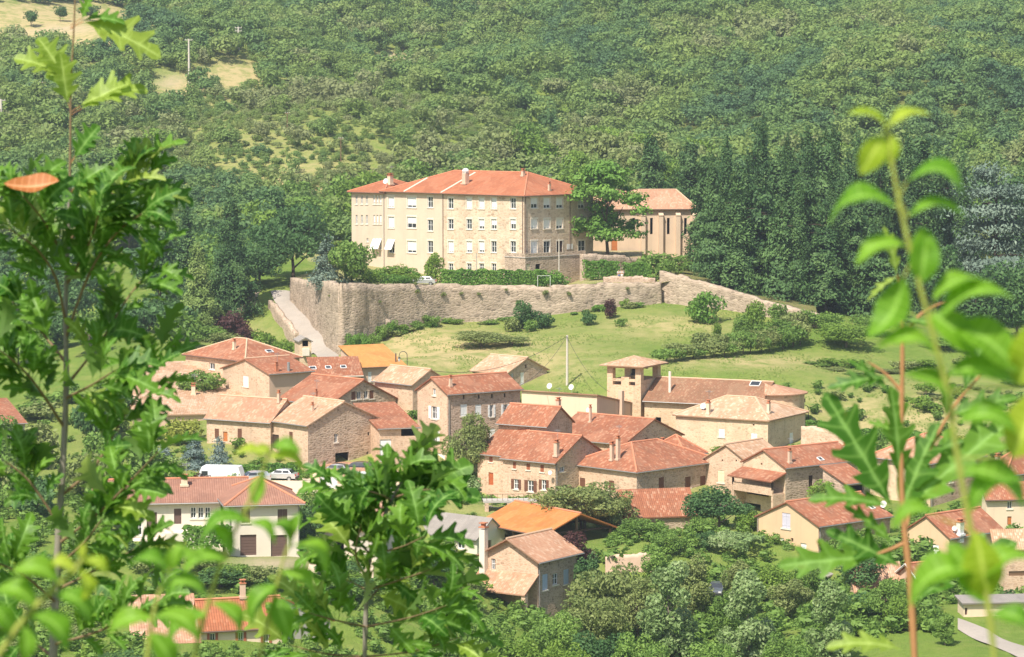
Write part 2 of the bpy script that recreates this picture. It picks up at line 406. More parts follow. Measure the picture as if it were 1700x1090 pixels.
def roof(b, parent, kind, rise, mat, ov=.35, og=.25, th=.16, inset=None, inset2=None, ridge='ridge_red', gut='zinc', gable=None, lift=0.0):
    wr, wl, h = b.wr, b.wl, b.h + th + .005 + lift
    mb = MB(); caps = []; low = []
    def slope(pts, eu):                    # eu = eave unit direction (local)
        pts = [Vector(p) for p in pts]; eu = Vector(eu)
        n = (pts[1] - pts[0]).cross(pts[2] - pts[0]).normalized(); sv = n.cross(eu).normalized()
        if n.z < 0: pts.reverse()
        uv = [((p.dot(eu)) , p.dot(sv)) for p in pts]
        mb.slab(pts, th, uv); b.roofs.append([b.world(p) for p in pts])
    if kind == 'gable':
        if gable == 'L':
            k = rise / (wl / 2); ze = h - k * ov; zr = h + rise; a, c = -og, wr + og
            slope([(a, -ov, ze), (c, -ov, ze), (c, wl / 2, zr), (a, wl / 2, zr)], (1, 0, 0))
            slope([(a, wl + ov, ze), (a, wl / 2, zr), (c, wl / 2, zr), (c, wl + ov, ze)], (1, 0, 0))
            caps = [((a, wl / 2, zr), (c, wl / 2, zr))]; low = [((a, -ov, ze), (c, -ov, ze))]
        else:
            k = rise / (wr / 2); ze = h - k * ov; zr = h + rise; a, c = -og, wl + og
            slope([(-ov, a, ze), (wr / 2, a, zr), (wr / 2, c, zr), (-ov, c, ze)], (0, 1, 0))
            slope([(wr + ov, a, ze), (wr + ov, c, ze), (wr / 2, c, zr), (wr / 2, a, zr)], (0, 1, 0))
            caps = [((wr / 2, a, zr), (wr / 2, c, zr))]; low = [((-ov, a, ze), (-ov, c, ze))]
    elif kind == 'hip':
        along_y = wl >= wr; half = min(wl, wr) / 2
        i1 = half if inset is None else inset; i2 = i1 if inset2 is None else inset2
        k = rise / half; ze = h - k * ov; zr = h + rise
        A, B, Cc, D = (-ov, -ov, ze), (wr + ov, -ov, ze), (wr + ov, wl + ov, ze), (-ov, wl + ov, ze)
        if along_y: r1, r2 = Vector((wr / 2, i1, zr)), Vector((wr / 2, wl - i2, zr))
        else: r1, r2 = Vector((i1, wl / 2, zr)), Vector((wr - i2, wl / 2, zr))
        A, B, Cc, D = map(Vector, (A, B, Cc, D))
        if along_y:
            slope([A, B, r1], (1, 0, 0)); slope([B, Cc, r2, r1], (0, 1, 0)); slope([Cc, D, r2], (1, 0, 0)); slope([D, A, r1, r2], (0, 1, 0))
            caps = [(r1, r2), (A, r1), (B, r1), (Cc, r2), (D, r2)]
        else:
            slope([A, B, r2, r1], (1, 0, 0)); slope([B, Cc, r2], (0, 1, 0)); slope([Cc, D, r1, r2], (1, 0, 0)); slope([D, A, r1], (0, 1, 0))
            caps = [(r1, r2), (A, r1), (D, r1), (B, r2), (Cc, r2)]
        low = [(A, B), (A, D)]
    elif kind == 'pyramid':
        k = rise / (min(wl, wr) / 2); ze = h - k * ov
        A, B, Cc, D = map(Vector, ((-ov, -ov, ze), (wr + ov, -ov, ze), (wr + ov, wl + ov, ze), (-ov, wl + ov, ze))); T = Vector((wr / 2, wl / 2, h + rise))
        for p, q, e in ((A, B, (1, 0, 0)), (B, Cc, (0, 1, 0)), (Cc, D, (1, 0, 0)), (D, A, (0, 1, 0))): slope([p, q, T], e)
        caps = [(A, T), (B, T), (Cc, T), (D, T)]
    else:                                  # mono-pitch: highL lowL highF lowF
        nn = wr if kind.endswith('L') else wl; k = rise / nn; hi, lo = h + rise, h
        e0, e1 = (hi + k * ov, lo - k * ov) if kind.startswith('high') else (lo - k * ov, hi + k * ov)
        if kind.endswith('L'):
            slope([(-ov, -og, e0), (wr + ov, -og, e1), (wr + ov, wl + og, e1), (-ov, wl + og, e0)], (0, 1, 0))
            low = [((-ov, -og, e0), (-ov, wl + og, e0))] if kind.startswith('low') else []
        else:
            slope([(-og, -ov, e0), (wr + og, -ov, e0), (wr + og, wl + ov, e1), (-og, wl + ov, e1)], (1, 0, 0))
            low = [((-og, -ov, e0), (wr + og, -ov, e0))] if kind.startswith('low') else []
    ro = put('roof', mb, mat, parent, b.W)
    if caps and ridge:
        m = MB()
        for p, q in caps: m.tube([Vector(p) + Vector((0, 0, .02)), Vector(q) + Vector((0, 0, .02))], .13, 6)
        put('ridge_tiles', m, ridge, ro, b.W)
    if low and gut:
        m = MB()
        for p, q in low:
            d = (Vector(q) - Vector(p)).normalized(); side = Vector((-d.y, d.x, 0)); 
            off = Vector((0, -.06, -.10)) if abs(d.x) > .5 else Vector((-.06, 0, -.10))
            m.tube([Vector(p) + off, Vector(q) + off], .075, 6)
        put('gutter', m, gut, ro, b.W)
    return ro

def roof_hit(b, px, py):
    d = ray(px, py).normalized(); o = Vector((0, 0, CAMZ)); best = None
    for poly in b.roofs:
        for i in range(1, len(poly) - 1):
            h = intersect_ray_tri(poly[0], poly[i], poly[i + 1], d, o, True)
            if h is not None and (best is None or h.y < best[0].y):
                n = (poly[i] - poly[0]).cross(poly[i + 1] - poly[0]).normalized()
                best = (h, n if n.z > 0 else -n)
    return best
def chimney(b, ro, px, pyb, pyt, w=9, mat='plaster_pink', kind='box', rz=None):
    hit = roof_hit(b, px, pyb)
    if hit is None: print('CHIMNEY MISS', px, pyb); return
    p = hit[0]; W = TR(p, b.th); hh = max((pyb - pyt) * mpp(p.y), .5); ww = w * mpp(p.y) * .8
    m = MB()
    if kind == 'pipe':
        m.tube([(0, 0, -.5), (0, 0, hh)], ww / 2, 10); o = put('chimney', m, mat, ro, W); return o
    m.box((0, 0, hh / 2 - .4), (ww, ww * .8, hh + .8)); m.box((0, 0, .05), (ww * 1.35, ww * 1.2, .22))
    o = put('chimney', m, mat, ro, W)
    if kind == 'dome':
        m = MB(); n = 10
        for i in range(4):
            a0, a1 = i / 4 * math.pi / 2, (i + 1) / 4 * math.pi / 2; r = ww * .62
            for j in range(n):
                f0, f1 = 2 * math.pi * j / n, 2 * math.pi * (j + 1) / n
                q = [(r * math.cos(a) * math.cos(f), r * math.cos(a) * math.sin(f), hh + .3 + r * .9 * math.sin(a)) for a, f in ((a0, f0), (a0, f1), (a1, f1), (a1, f0))]
                m.face(q)
        m.box((0, 0, hh + .15), (ww * .8, ww * .7, .3)); c = put('chimney_cap', m, 'white_paint', o, W)
        return o
    m = MB(); m.box((0, 0, hh + .05), (ww * 1.25, ww * 1.05, .1))
    for sx in (-.27, .27):
        m.box((sx * ww, 0, hh + .22), (ww * .25, ww * .5, .24))
    m.box((0, 0, hh + .38), (ww * 1.15, ww * .95, .07))
    put('chimney_cap', m, 'terracotta', o, W)
    if int(px) % 3 == 0:
        m = MB(); m.tube([(ww * .4, 0, hh * .3), (ww * .4, 0, hh + 1.7)], .022, 5)
        for k, L in ((1.62, .5), (1.5, .36), (1.38, .5)): m.tube([(ww * .4 - L, 0, hh + k - .05), (ww * .4 + L, 0, hh + k - .05)], .014, 4)
        m.tube([(ww * .4, -.55, hh + 1.45), (ww * .4, .55, hh + 1.45)], .014, 4); put('aerial', m, 'metal_grey', ro, W)
    return o
def skylight(b, ro, px, py, w=10, h=5, mat='glass'):
    hit = roof_hit(b, px, py)
    if hit is None: print('SKY MISS', px, py); return
    p, n = hit; x = Vector((0, 0, 1)).cross(n).normalized(); y = n.cross(x)
    W = Matrix.Translation(p) @ Matrix((x, y, n)).transposed().to_4x4(); k = mpp(p.y); ww = w * k; hh = max(h * k * 2.2, .7)
    m = MB(); e = .09
    for c, d in (((-ww / 2, 0, .04), (e, hh, .16)), ((ww / 2, 0, .04), (e, hh, .16)), ((0, -hh / 2, .04), (ww, e, .16)), ((0, hh / 2, .04), (ww, e, .16))): m.box(c, d)
    f = put('skylight', m, 'white_paint', ro, W); m = MB(); m.box((0, 0, .05), (ww - e, hh - e, .04)); put('pane', m, mat, f, W)
def dish(parent, p, r=.42, yaw=-.6):
    W = Matrix.Translation(p) @ Matrix.Rotation(yaw, 4, 'Z') @ Matrix.Rotation(math.radians(70), 4, 'X')
    m = MB(); n = 14
    for a, c in ((0, .35), (.35, .7), (.7, 1)):
        for j in range(n):
            f0, f1 = 2 * math.pi * j / n, 2 * math.pi * (j + 1) / n
            m.face([(r * q * math.cos(f), r * q * math.sin(f), -.16 * r * (1 - q * q) * 2) for q, f in ((a, f0), (c, f0), (c, f1), (a, f1))] if a else [(0, 0, -.32 * r)] + [(r * c * math.cos(f), r * c * math.sin(f), -.16 * r * (1 - c * c) * 2) for f in (f0, f1)])
    m.tube([(0, -r * .9, 0), (0, -r * .3, r * .9)], .02, 5); m.tube([(0, 0, -.3 * r), (0, -.15, -r * .8), (0, -r * 1.6, -r * .9)], .03, 5)
    return put('satellite_dish', m, 'white_paint', parent, W)
def downpipe(b, parent, face, t, mat='zinc', z0=0):
    m = MB(); p = b.loc(face, t, 0, .09); m.tube([(p.x, p.y, z0), (p.x, p.y, b.h - .15)], .06, 6); put('downpipe', m, mat, parent, b.W)
def house(name, label, cat, L, C, R, eave, base, Y, th, kind, rise, wmat, rmat, gable=None, wins=(), chim=(), sky=(), dishes=(), pipes=(), group=None, hm=None, matL=None, ov=.35, og=.25, inset=None, inset2=None, ridge='ridge_red', gut='zinc', ground=True, surround=False):
    b = Block(L, C, R, eave, base, Y, th, hm=hm, ground=ground)
    r = root(name, label, cat, b.W, group)
    walls(b, r, wmat, gable=gable if kind == 'gable' else None, rise=rise, shed=kind if kind.startswith(('high', 'low')) else None, wins=wins, matL=matL, surround=surround)
    ro = roof(b, r, kind, rise, rmat, ov, og, inset=inset, inset2=inset2, gable=gable, ridge=ridge, gut=gut)
    for c in chim: chimney(b, ro, *c)
    for s_ in sky: skylight(b, ro, *s_)
    for px, py, rr in dishes:
        hit = roof_hit(b, px, py + 2)
        p = hit[0] + Vector((0, -.2, .55)) if hit else at(px, py, b.o.y - .5)
        dish(r, p, rr)
    for f, t in pipes: downpipe(b, r, f, t if t >= 0 else (b.wr if f == 'F' else b.wl) + t)
    print(f'{label[:40]:40s} wl={b.wl:.1f} wr={b.wr:.1f} h={b.h:.1f} zB={b.o.z:.1f}')
    return b, r, ro
# ================================================================ the abbey-like block on the terrace
b1 = Block(735, 870, 985, 324, 455, 478, 48, ground=False)
abbey = root('convent_building', 'long four-storey stone block with red hipped roof on the walled terrace', 'building', b1.W)
A = []
for cx, k in ((748.5, 'w'), (779, 'wb1'), (799.5, 'wb1'), (820, 'wb1'), (852, 'w')):
    A.append(('L', cx, 337, 9, 18, k))
for cx, k in ((748.5, 'w'), (779, 'w'), (799.5, 'wb3'), (820, 'wb4'), (852, 'wb5')):
    A.append(('L', cx, 371.5, 9, 17, k))
for cx, k in ((748.5, 'wb1'), (779, 'wb2'), (799.5, 'wb2'), (820, 'w'), (852, 'w')):
    A.append(('L', cx, 409, 9, 19, k))
for cx in (748.5, 779, 799.5, 820): A.append(('L', cx, 443, 8, 13, 'w'))
for cx, k in ((887, 'wb4'), (908, 'wb3'), (929, 'wb3')): A.append(('F', cx, 337, 11, 17, k))
for cx, k in ((887, 'wb1'), (908, 'wb1'), (929, 'wb3')): A.append(('F', cx, 371.5, 11, 16, k))
A += [('F', 887, 412, 11, 24, 'D', 'shutter_white'), ('F', 908, 410, 11, 20, 'w'), ('F', 929, 412, 10, 24, 'D', 'dark_wood'), ('F', 965, 337, 11, 17, 'wb3'), ('F', 965, 371.5, 11, 16, 'wb3'), ('F', 966, 410, 12, 22, 'w')]
walls(b1, abbey, 'stone_abbey', wins=A, surround=True)
zE = b1.o.z + b1.h
P = b1.world((0, b1.wl, b1.h))
b2 = Block(637, 735, None, 320, 452, P.y, 48, zE=zE, wr=17.5, org=P, ground=False); b2.o.z = b1.o.z; b2.h = b1.h; b2.W.translation.z = b1.o.z
A = []
for cy, hh in ((335, 18), (368.5, 19), (409, 20)):
    A += [('L', 683.5, cy, 15, hh, 'wb2' if cy != 368.5 else 'wb4'), ('L', 714.5, cy + (5 if cy > 350 and cy < 400 else 0), 9, hh, 'w')]
    if cy < 400: A += [('L', 649.5, cy, 10, hh, 'wb1')]
A.append(('L', 650, 410, 10, 18, 'w'))
walls(b2, abbey, 'plaster_abbey', wins=A, surround=True)
P2 = b2.world((0, b2.wl, b2.h))
b3 = Block(583.5, 637, None, 316, 450, P2.y, 48, zE=zE - .2, wr=11.5, org=P2, ground=False); b3.o.z = b1.o.z; b3.h = b1.h - .2; b3.W.translation.z = b1.o.z
A = []
for cy, hh in ((331, 15), (364, 15)):
    for cx in (592, 600.7, 609, 621.2, 626.5, 631.8): A.append(('L', cx, cy, 3.2, hh, 'wb2' if cx > 615 else 'w'))
for cx in (610, 621.2, 626.5, 631.8): A.append(('L', cx, 405 if cx > 615 else 398, 3.2, 17 if cx > 615 else 6, 'w'))
walls(b3, abbey, 'plaster_abbey', wins=A, surround=False)
for (bb, cx, cy, n) in ((b3, 621.5, 405, 1.0), (b3, 626.5, 405, 1.0), (b3, 631.6, 405, 1.0), (b2, 650, 406, 2.6)):   # white top-hung awnings
    t, z = bb.face_pt('L', cx, cy); m = MB(); w2 = .33 * n if n < 2 else .85
    m.slab([(-1.0, t - w2, z - .75), (-1.0, t + w2, z - .75), (-.03, t + w2, z + .95), (-.03, t - w2, z + .95)], .04)
    put('awning', m, 'shutter_white', abbey, bb.W)
bR = Block(637, 870, 985, 324, 455, 478, 48, ground=False); bR.wl = b1.wl + b2.wl
ro1 = roof(bR, abbey, 'hip', 3.3, 'tile_abbey', .55, inset=7.0, inset2=8.5, ridge='ridge_red', gut='gutter_brown')
b3.wl += .0
ro2 = roof(b3, abbey, 'hip', 1.9, 'tile_abbey', .55, inset=5.5, inset2=5.5, ridge='ridge_red', gut='gutter_brown')
m = MB()    # pale verges that run up the red roof
for t in (b1.wl, b1.wl + b2.wl * .62):
    k = 3.3 / (bR.wr / 2)
    m.tube([(-.5, t, bR.h + .2 - k * .5), (bR.wr * (.46 if t < 20 else .30), t, bR.h + .2 + k * bR.wr * (.46 if t < 20 else .30))], .14, 6)
put('verge', m, 'trim_pale', ro1, bR.W)
chimney(bR, ro1, 773, 305, 287, 12, 'plaster_pink', 'dome'); chimney(bR, ro1, 868.5, 292, 283, 7, 'plaster_pink'); chimney(bR, ro1, 912, 316, 305, 5, 'plaster_pink')
chimney(b3, ro2, 648, 306, 291, 10, 'plaster_cream')
dish(ro2, at(640, 300, 500), .5)
for bb, t, mt in ((b1, .25, 'gutter_brown'), (b1, b1.wl - .1, 'gutter_brown'), (b2, b2.wl - .1, 'zinc')): downpipe(bb, abbey, 'L', t, mt)
downpipe(b1, abbey, 'F', .3, 'gutter_brown'); downpipe(b1, abbey, 'F', 11.5, 'gutter_brown')
m = MB(); t, z = b1.face_pt('F', 946, 409); p = b1.loc('F', t, z, .04); m.box(p, (1.5, .05, .9)); put('plaque', m, 'white_paint', abbey, b1.W)

# lower terrace room with two doors in front of the right-hand face
bt = Block(838, 872, 972, 428, 458, 469, 44, ground=False)
tr = root('terrace_building', 'low stone terrace room with two doors below the red-roofed block', 'terrace', bt.W)
walls(bt, tr, 'stone_rubble', wins=[('F', 877, 446, 7, 16, 'D', 'shutter_cream'), ('F', 893, 445, 8, 14, 'h')])
m = MB(); m.box((bt.wr / 2, bt.wl / 2, bt.h + .06), (bt.wr + .2, bt.wl + .2, .12)); put('deck', m, 'concrete', tr, bt.W)
m = MB()
for c, d in (((bt.wr / 2, .12, bt.h + .4), (bt.wr, .24, .56)), ((.12, bt.wl / 2 + .13, bt.h + .4), (.24, bt.wl - .26, .56))): m.box(c, d)
put('parapet', m, 'stone_rubble', tr, bt.W)

# ---------------------------------------------------------------- chapel
bc = Block(960, 984, 1154, 346, 425, 503, 7, ground=False); bc.wl = 11
chapel = root('chapel', 'pale buttressed chapel with narrow windows and tan tiled roof behind the leaning tree', 'chapel', bc.W)
walls(bc, chapel, 'plaster_chapel', wins=[('F', x, 375, 4.6, 27, 'h') for x in (1052, 1081.5, 1109.5, 1138)] + [('F', 1020, 410, 10, 24, 'D', 'door_orange')])
rc = roof(bc, chapel, 'hip', 2.9, 'tile_pink', .5, inset=3, inset2=2.4, ridge='ridge_tan', gut='gutter_brown')
for cx in (1067, 1096.5, 1125, 1152):
    t, z = bc.face_pt('F', cx, 400); m = MB(); h = bc.h * .86
    m.box((t, -.35, h * .5 - 1), (.75, .7, h + 2)); m.slab([(t - .42, -.78, h + .02), (t + .42, -.78, h + .02), (t + .42, -.02, h + .55), (t - .42, -.02, h + .55)], .14)
    put('buttress', m, 'plaster_chapel', chapel, bc.W)

# ---------------------------------------------------------------- the village church
bn = Block(1070, 1264, 1300, 672, 728, 384, 66, ground=False); bn.wr = 9.5
church = root('church', 'stone village church with square open belfry and long brown tiled nave', 'church', bn.W)
walls(bn, church, 'stone_church', gable='R', rise=2.5, wins=[('L', 1093, 700, 9, 16, 'h'), ('L', 1064, 687, 4, 8, 'h')])
rn = roof(bn, church, 'gable', 2.5, 'tile_brown', .5, .1, gable='R', ridge='ridge_tan')
chimney(bn, rn, 1112, 650, 616, 6, 'trim_pale', 'pipe'); skylight(bn, rn, 1254, 637, 17, 6)
# apse: half octagon on the right-hand end
m = MB(); mr = MB(); cx, hw, ha = bn.wr * .58, bn.wr * .40, bn.h + 1.15
pts = [(cx + hw * math.cos(a), -.001 - hw * 1.05 * math.sin(a)) for a in [math.pi * i / 10 for i in range(11)]]
for p, q in zip(pts, pts[1:]): m.face([(q[0], q[1], -3), (p[0], p[1], -3), (p[0], p[1], ha), (q[0], q[1], ha)])
apse = put('apse', m, 'stone_church', church, bn.W)
for p, q in zip(pts, pts[1:]):
    e = lambda r: (cx + (r[0] - cx) * 1.12, r[1] * 1.12, ha + .12)
    P_ = [Vector(e(q)), Vector(e(p)), Vector((bn.wr / 2, 1.2, bn.h + 2.62))]
    u = (P_[1] - P_[0]).normalized(); uv = [(v.dot(u), v.z * 2.2) for v in P_]; mr.face(P_, uv)
    mr.face([P_[1], P_[0], P_[0] - Vector((0, 0, .15)), P_[1] - Vector((0, 0, .15))])
put('apse_roof', mr, 'tile_pink', apse, bn.W)
m = MB(); a = math.pi * .32; m.box((cx + hw * math.cos(a), -hw * 1.05 * math.sin(a), ha * .8), (.45, .4, .5)); put('apse_window', m, 'interior', apse, bn.W)
# tower
bw = Block(1008, 1064, 1097, 609, 705, 391, 61, ground=False)
s_ = (bw.wl + bw.wr) / 2; n1, n2 = bw.wr, bw.wl
tm = MB(); z1 = bw.h - 2.6; pw = .85
tm.box((n1 / 2, n2 / 2, (z1 - 3) / 2), (n1, n2, z1 + 3))
for x in (pw / 2, n1 - pw / 2):
    for y in (pw / 2, n2 - pw / 2): tm.box((x, y, (z1 + bw.h) / 2 + .001), (pw, pw, bw.h - z1))
tm.box((.35, n2 / 2, z1 + .68), (.55, n2 - 2 * pw - .01, .34)); tm.box((.35, n2 * .47, z1 + .55), (.62, 1.2, 1.15)); 
tm.box((n1 - .35, n2 / 2, z1 + .4), (.55, n2 - 2 * pw - .01, .8)); tm.box((n1 / 2, .35, z1 + .35), (n1 - 2 * pw - .01, .5, .7)); tm.box((n1 / 2, n2 - .35, z1 + .35), (n1 - 2 * pw - .01, .5, .7))
tm.box((n1 / 2, n2 / 2, bw.h - .14), (n1 + .012, n2 + .012, .28))
tower = put('bell_tower', tm, 'stone_church', church, bw.W)
tmr = MB(); ov = .8; ap = Vector((n1 / 2, n2 / 2, bw.h + 1.25))
q = [Vector(p) for p in ((-ov, -ov, bw.h + .12), (n1 + ov, -ov, bw.h + .12), (n1 + ov, n2 + ov, bw.h + .12), (-ov, n2 + ov, bw.h + .12))]
for i in range(4):
    P_ = [q[i], q[(i + 1) % 4], ap]; u = (P_[1] - P_[0]).normalized(); n = u.cross(P_[2] - P_[0]).normalized(); sv = n.cross(u)
    tmr.slab(P_, .14, [(v.dot(u), v.dot(sv)) for v in P_])
put('tower_roof', tmr, 'tile_tan', tower, bw.W)
m = MB(); bx, by = n1 / 2, n2 / 2
prof = [(.0, .95), (.22, .93), (.30, .7), (.36, .3), (.52, .0)]; zb = z1 + 1.15
for (r0, h0), (r1, h1) in zip(prof, prof[1:]):
    for j in range(12):
        f0, f1 = 2 * math.pi * j / 12, 2 * math.pi * (j + 1) / 12
        m.face([(bx + r1 * math.cos(f0), by + r1 * math.sin(f0), zb + h1), (bx + r1 * math.cos(f1), by + r1 * math.sin(f1), zb + h1), (bx + r0 * math.cos(f1), by + r0 * math.sin(f1), zb + h0), (bx + r0 * math.cos(f0), by + r0 * math.sin(f0), zb + h0)])
m.box((bx, by, zb + 1.05), (.2, n2 - .9, .2)); put('bell', m, 'metal_dark', tower, bw.W)

G1 = 'stone houses of the village'
H = lambda *a, **k: house(*a, **dict(dict(group=G1), **k))
# ---------------------------------------------------------------- right half of the village
H('stone_house', 'pale stone house with wide tan hipped roof directly below the church nave', 'house', 1122, 1275, 1337, 698, 752, 374, 60, 'hip', 2.1, 'stone_pale', 'tile_tan', inset=4.6,
  wins=[('L', 1198, 718, 10, 14, 's'), ('L', 1252, 728, 10, 20, 's'), ('L', 1200, 746, 14, 12, 'D', 'shutter_white'), ('L', 1251, 705, 3, 3, 'h'), ('F', 1314, 727, 6, 17, 's')], ridge='ridge_tan', gut=None,
  chim=[(1176, 687, 668, 8, 'plaster_cream'), (1276, 685, 669, 7, 'plaster_cream')], dishes=[(1167, 678, .42)], matL='stone_pale')
b, r, ro = H('stone_barn', 'cream rendered barn with sloping mono-pitch roof left of the belfry', 'barn', 866, 991, 1055, 683, 712, 384, 58, 'highL', 2.1, 'plaster_pink', 'tile_pink', matL='plaster_cream', gut=None, ov=.3,
  wins=[('F', 1004, 689, 4, 5, 'h'), ('F', 1017, 693, 6, 8, 'w'), ('F', 1034, 683, 3, 14, 's', 'shutter_cream')])
m = MB(); t, z = b.face_pt('F', 1028, 690); m.box((t, -.3, b.h * .5 + .8), (.6, .6, b.h + 3)); put('chimney', m, 'plaster_pink', r, b.W)
dish(r, at(978, 680, 383.2), .45)
H('tall_house', 'tall narrow stone house with open white shutters and red gable roof', 'house', 693, 743, 864, 654, 768, 368, 36, 'gable', 1.7, 'stone_grey', 'tile_red', gable='L', matL='stone_warm',
  wins=[('L', 721, 650, 5, 12, 'w'), ('L', 721, 684, 9, 21, 'o'), ('L', 721, 724, 9, 21, 'o'), ('L', 729, 760, 18, 20, 'D', 'shutter_white'),
        ('F', 770, 681, 11, 20, 's'), ('F', 794, 682, 10, 21, 's'), ('F', 816, 682, 6, 20, 'o'), ('F', 839, 681, 7, 20, 'o'), ('F', 817, 722, 10, 22, 's'),
        ('F', 770, 659, 3, 7, 'h'), ('F', 795, 658, 3, 7, 'h'), ('F', 817, 657, 3, 7, 'h'), ('F', 838, 656, 3, 7, 'h')],
  chim=[(748, 641, 627, 6, 'plaster_pink')], pipes=[('F', .2)])
H('stone_cottage', 'small stone cottage with patched red roof between tall house and cream barn', 'house', 828, 908, 950, 707, 745, 362, 58, 'gable', 2.0, 'stone_grey', 'tile_red', gable='R', matL='stone_warm',
  wins=[('L', 855, 717, 13, 6, 's', 'shutter_rust'), ('F', 933, 720, 4, 5, 'h')], chim=[(927, 687, 664, 9, 'plaster_pink')])
H('stone_house', 'broad stone house with red roof and bare gable behind the twin-chimney house', 'house', 912, 1036, 1132, 737, 775, 366, 52, 'gable', 2.5, 'stone_grey', 'tile_red', gable='R', matL='stone_warm',
  wins=[('F', 1073, 733, 5, 12, 's', 'shutter_brown'), ('F', 1058, 740, 3, 7, 'h')], chim=[(980, 700.5, 676, 5, 'plaster_pink')])
H('stone_house', 'stone house with red patched roof and row of brown-shuttered ground windows', 'house', 835, 922, 1005, 768, 840, 352, 52, 'gable', 2.7, 'stone_rubble', 'tile_red', gable='R', matL='stone_warm',
  wins=[('L', 854, 772, 5, 11, 's', 'shutter_rust'), ('L', 877, 774, 6, 11, 's', 'shutter_rust'), ('L', 900, 777, 6, 12, 's', 'shutter_rust'),
        ('L', 857, 803, 8, 17, 'o', 'shutter_brown'), ('L', 881, 806, 10, 19, 'o', 'shutter_brown'), ('L', 903, 804, 8, 17, 'o', 'shutter_brown'), ('F', 933, 779, 8, 9, 'w')],
  chim=[(924, 757, 734, 10, 'plaster_pink')], dishes=[(913, 784, .27)], pipes=[('F', .2)])
H('stone_house', 'narrow stone house with arched rust-red door adjoining the brown-shuttered house', 'house', 793, 838, 918, 756, 836, 359.4, 52, 'gable', 2.6, 'stone_warm', 'tile_red', gable='R', matL='stone_warm',
  wins=[('L', 815, 762, 6, 9, 's', 'shutter_rust'), ('L', 815, 794, 8, 21, 'D', 'door_red')])
H('stone_house', 'hip-roofed stone house with twin tall chimneys and brown shutters', 'house', 945, 1057, 1193, 783, 845, 349, 45, 'hip', 2.5, 'stone_grey', 'tile_red', matL='stone_warm', inset=5.2,
  wins=[('L', 967, 801, 9, 17, 's', 'shutter_brown'), ('L', 1015, 805, 9, 16, 's', 'shutter_brown'), ('F', 1098, 802, 9, 19, 's', 'shutter_brown'), ('F', 1142, 801, 9, 19, 's', 'shutter_brown'), ('F', 1167, 800, 9, 19, 's', 'shutter_brown')],
  chim=[(1016, 764, 737, 8, 'plaster_pink'), (1026, 763, 727, 8, 'plaster_pink')], pipes=[('F', -.15)])
b, r, ro = _ = None, None, None
H('stone_cottage', 'low red hip-roofed cottage tucked behind the twin-chimney house', 'house', 1075, 1138, 1169, 753, 790, 359, 48, 'hip', 1.8, 'stone_grey', 'tile_red', inset=3, matL='stone_warm',
  wins=[('F', 1155, 768, 7, 14, 's', 'shutter_brown')], chim=[(1100, 751, 731, 7, 'plaster_pink')], pipes=[('F', 1.2)])
H('stone_house', 'stone house with ochre gable, cream shutters and tan tiled roof', 'house', 1170, 1242, 1300, 768, 840, 354, 50, 'gable', 1.9, 'stone_warm', 'tile_tan', gable='L', matL='stone_warm',
  wins=[('L', 1197, 790, 11, 21, 's', 'shutter_cream'), ('L', 1227, 784, 10, 11, 's', 'shutter_cream'), ('L', 1199, 764, 2.5, 3, 'h'), ('L', 1222, 764, 2.5, 3, 'h')], ridge='ridge_tan', gut=None)
b, r, ro = H('stone_house', 'large red-roofed stone house with a roofed balcony on its gable', 'house', 1234, 1304, 1424, 776, 852, 348, 38, 'gable', 1.7, 'stone_rubble', 'tile_red', gable='L', matL='stone_pale',
  wins=[('L', 1264, 770, 3, 4, 'h'), ('L', 1250, 844, 26, 22, 'h'), ('F', 1346, 800, 7, 22, 'D', 'dark_wood'), ('L', 1258, 812, 36, 14, 'h')],
  chim=[(1311, 768, 748, 7, 'plaster_pink'), (1403, 758, 739, 7, 'plaster_pink')], sky=[(1362, 762, 9, 4)])
# balcony of that house
y0, y1 = b.wl * .02, b.wl * .98; zb = b.h * .43; m = MB()
m.box((-1.0, (y0 + y1) / 2, zb), (2.0, y1 - y0, .22)); m.box((-1.9, (y0 + y1) / 2, zb + .5), (.18, y1 - y0, .8)); m.box((-1.0, y0 + .1, zb / 2 - 1), (1.9, .3, zb + 2)); m.box((-1.0, y1 - .15, zb / 2 - 1), (1.9, .3, zb + 2))
put('balcony', m, 'stone_warm', r, b.W)
m = MB(); zr = b.h * .83
m.slab([(-2.5, y0 - .3, zr - .55), (-2.5, y1 + .3, zr - .55), (.05, y1 + .3, zr + .35), (.05, y0 - .3, zr + .35)][::-1], .14, [(y0, 0), (y1, 0), (y1, 2.7), (y0, 2.7)]); put('balcony_roof', m, 'tile_red', r, b.W)
for y in (y0 + .1, y1 - .1):
    m = MB(); m.box((-1.9, y, (zb + zr) / 2 + .1), (.2, .2, zr - zb - .9)); put('balcony_post', m, 'dark_wood', r, b.W)
H('stone_shed', 'open lean-to with red roof against the balcony house', 'shed', 1366, 1404, 1444, 803, 846, 344, 38, 'lowF', 1.5, 'stone_grey', 'tile_red', wins=[('F', 1420, 815, 28, 16, 'h')], matL='stone_grey')
H('ochre_house', 'ochre gabled house with lilac shutter and stepped red roofs among gardens', 'house', 1257, 1359, 1478, 873, 920, 322, 41, 'gable', 2.1, 'stone_grey', 'tile_red', gable='L', matL='plaster_ochre',
  wins=[('L', 1305, 863, 14, 26, 's', 'shutter_lilac'), ('L', 1298, 903, 7, 22, 'D', 'shutter_white'), ('L', 1315, 896, 4, 7, 'h'), ('L', 1334, 908, 10, 15, 'D', 'shutter_white'),
        ('F', 1413, 891, 8, 22, 'D', 'door_red'), ('F', 1440, 882, 6, 10, 'w'), ('F', 1463, 879, 8, 10, 'w')], dishes=[(1415, 833, .42), (1466, 842, .42)], sky=[(1447, 842, 9, 4)], pipes=[('F', .2), ('L', -.2)])
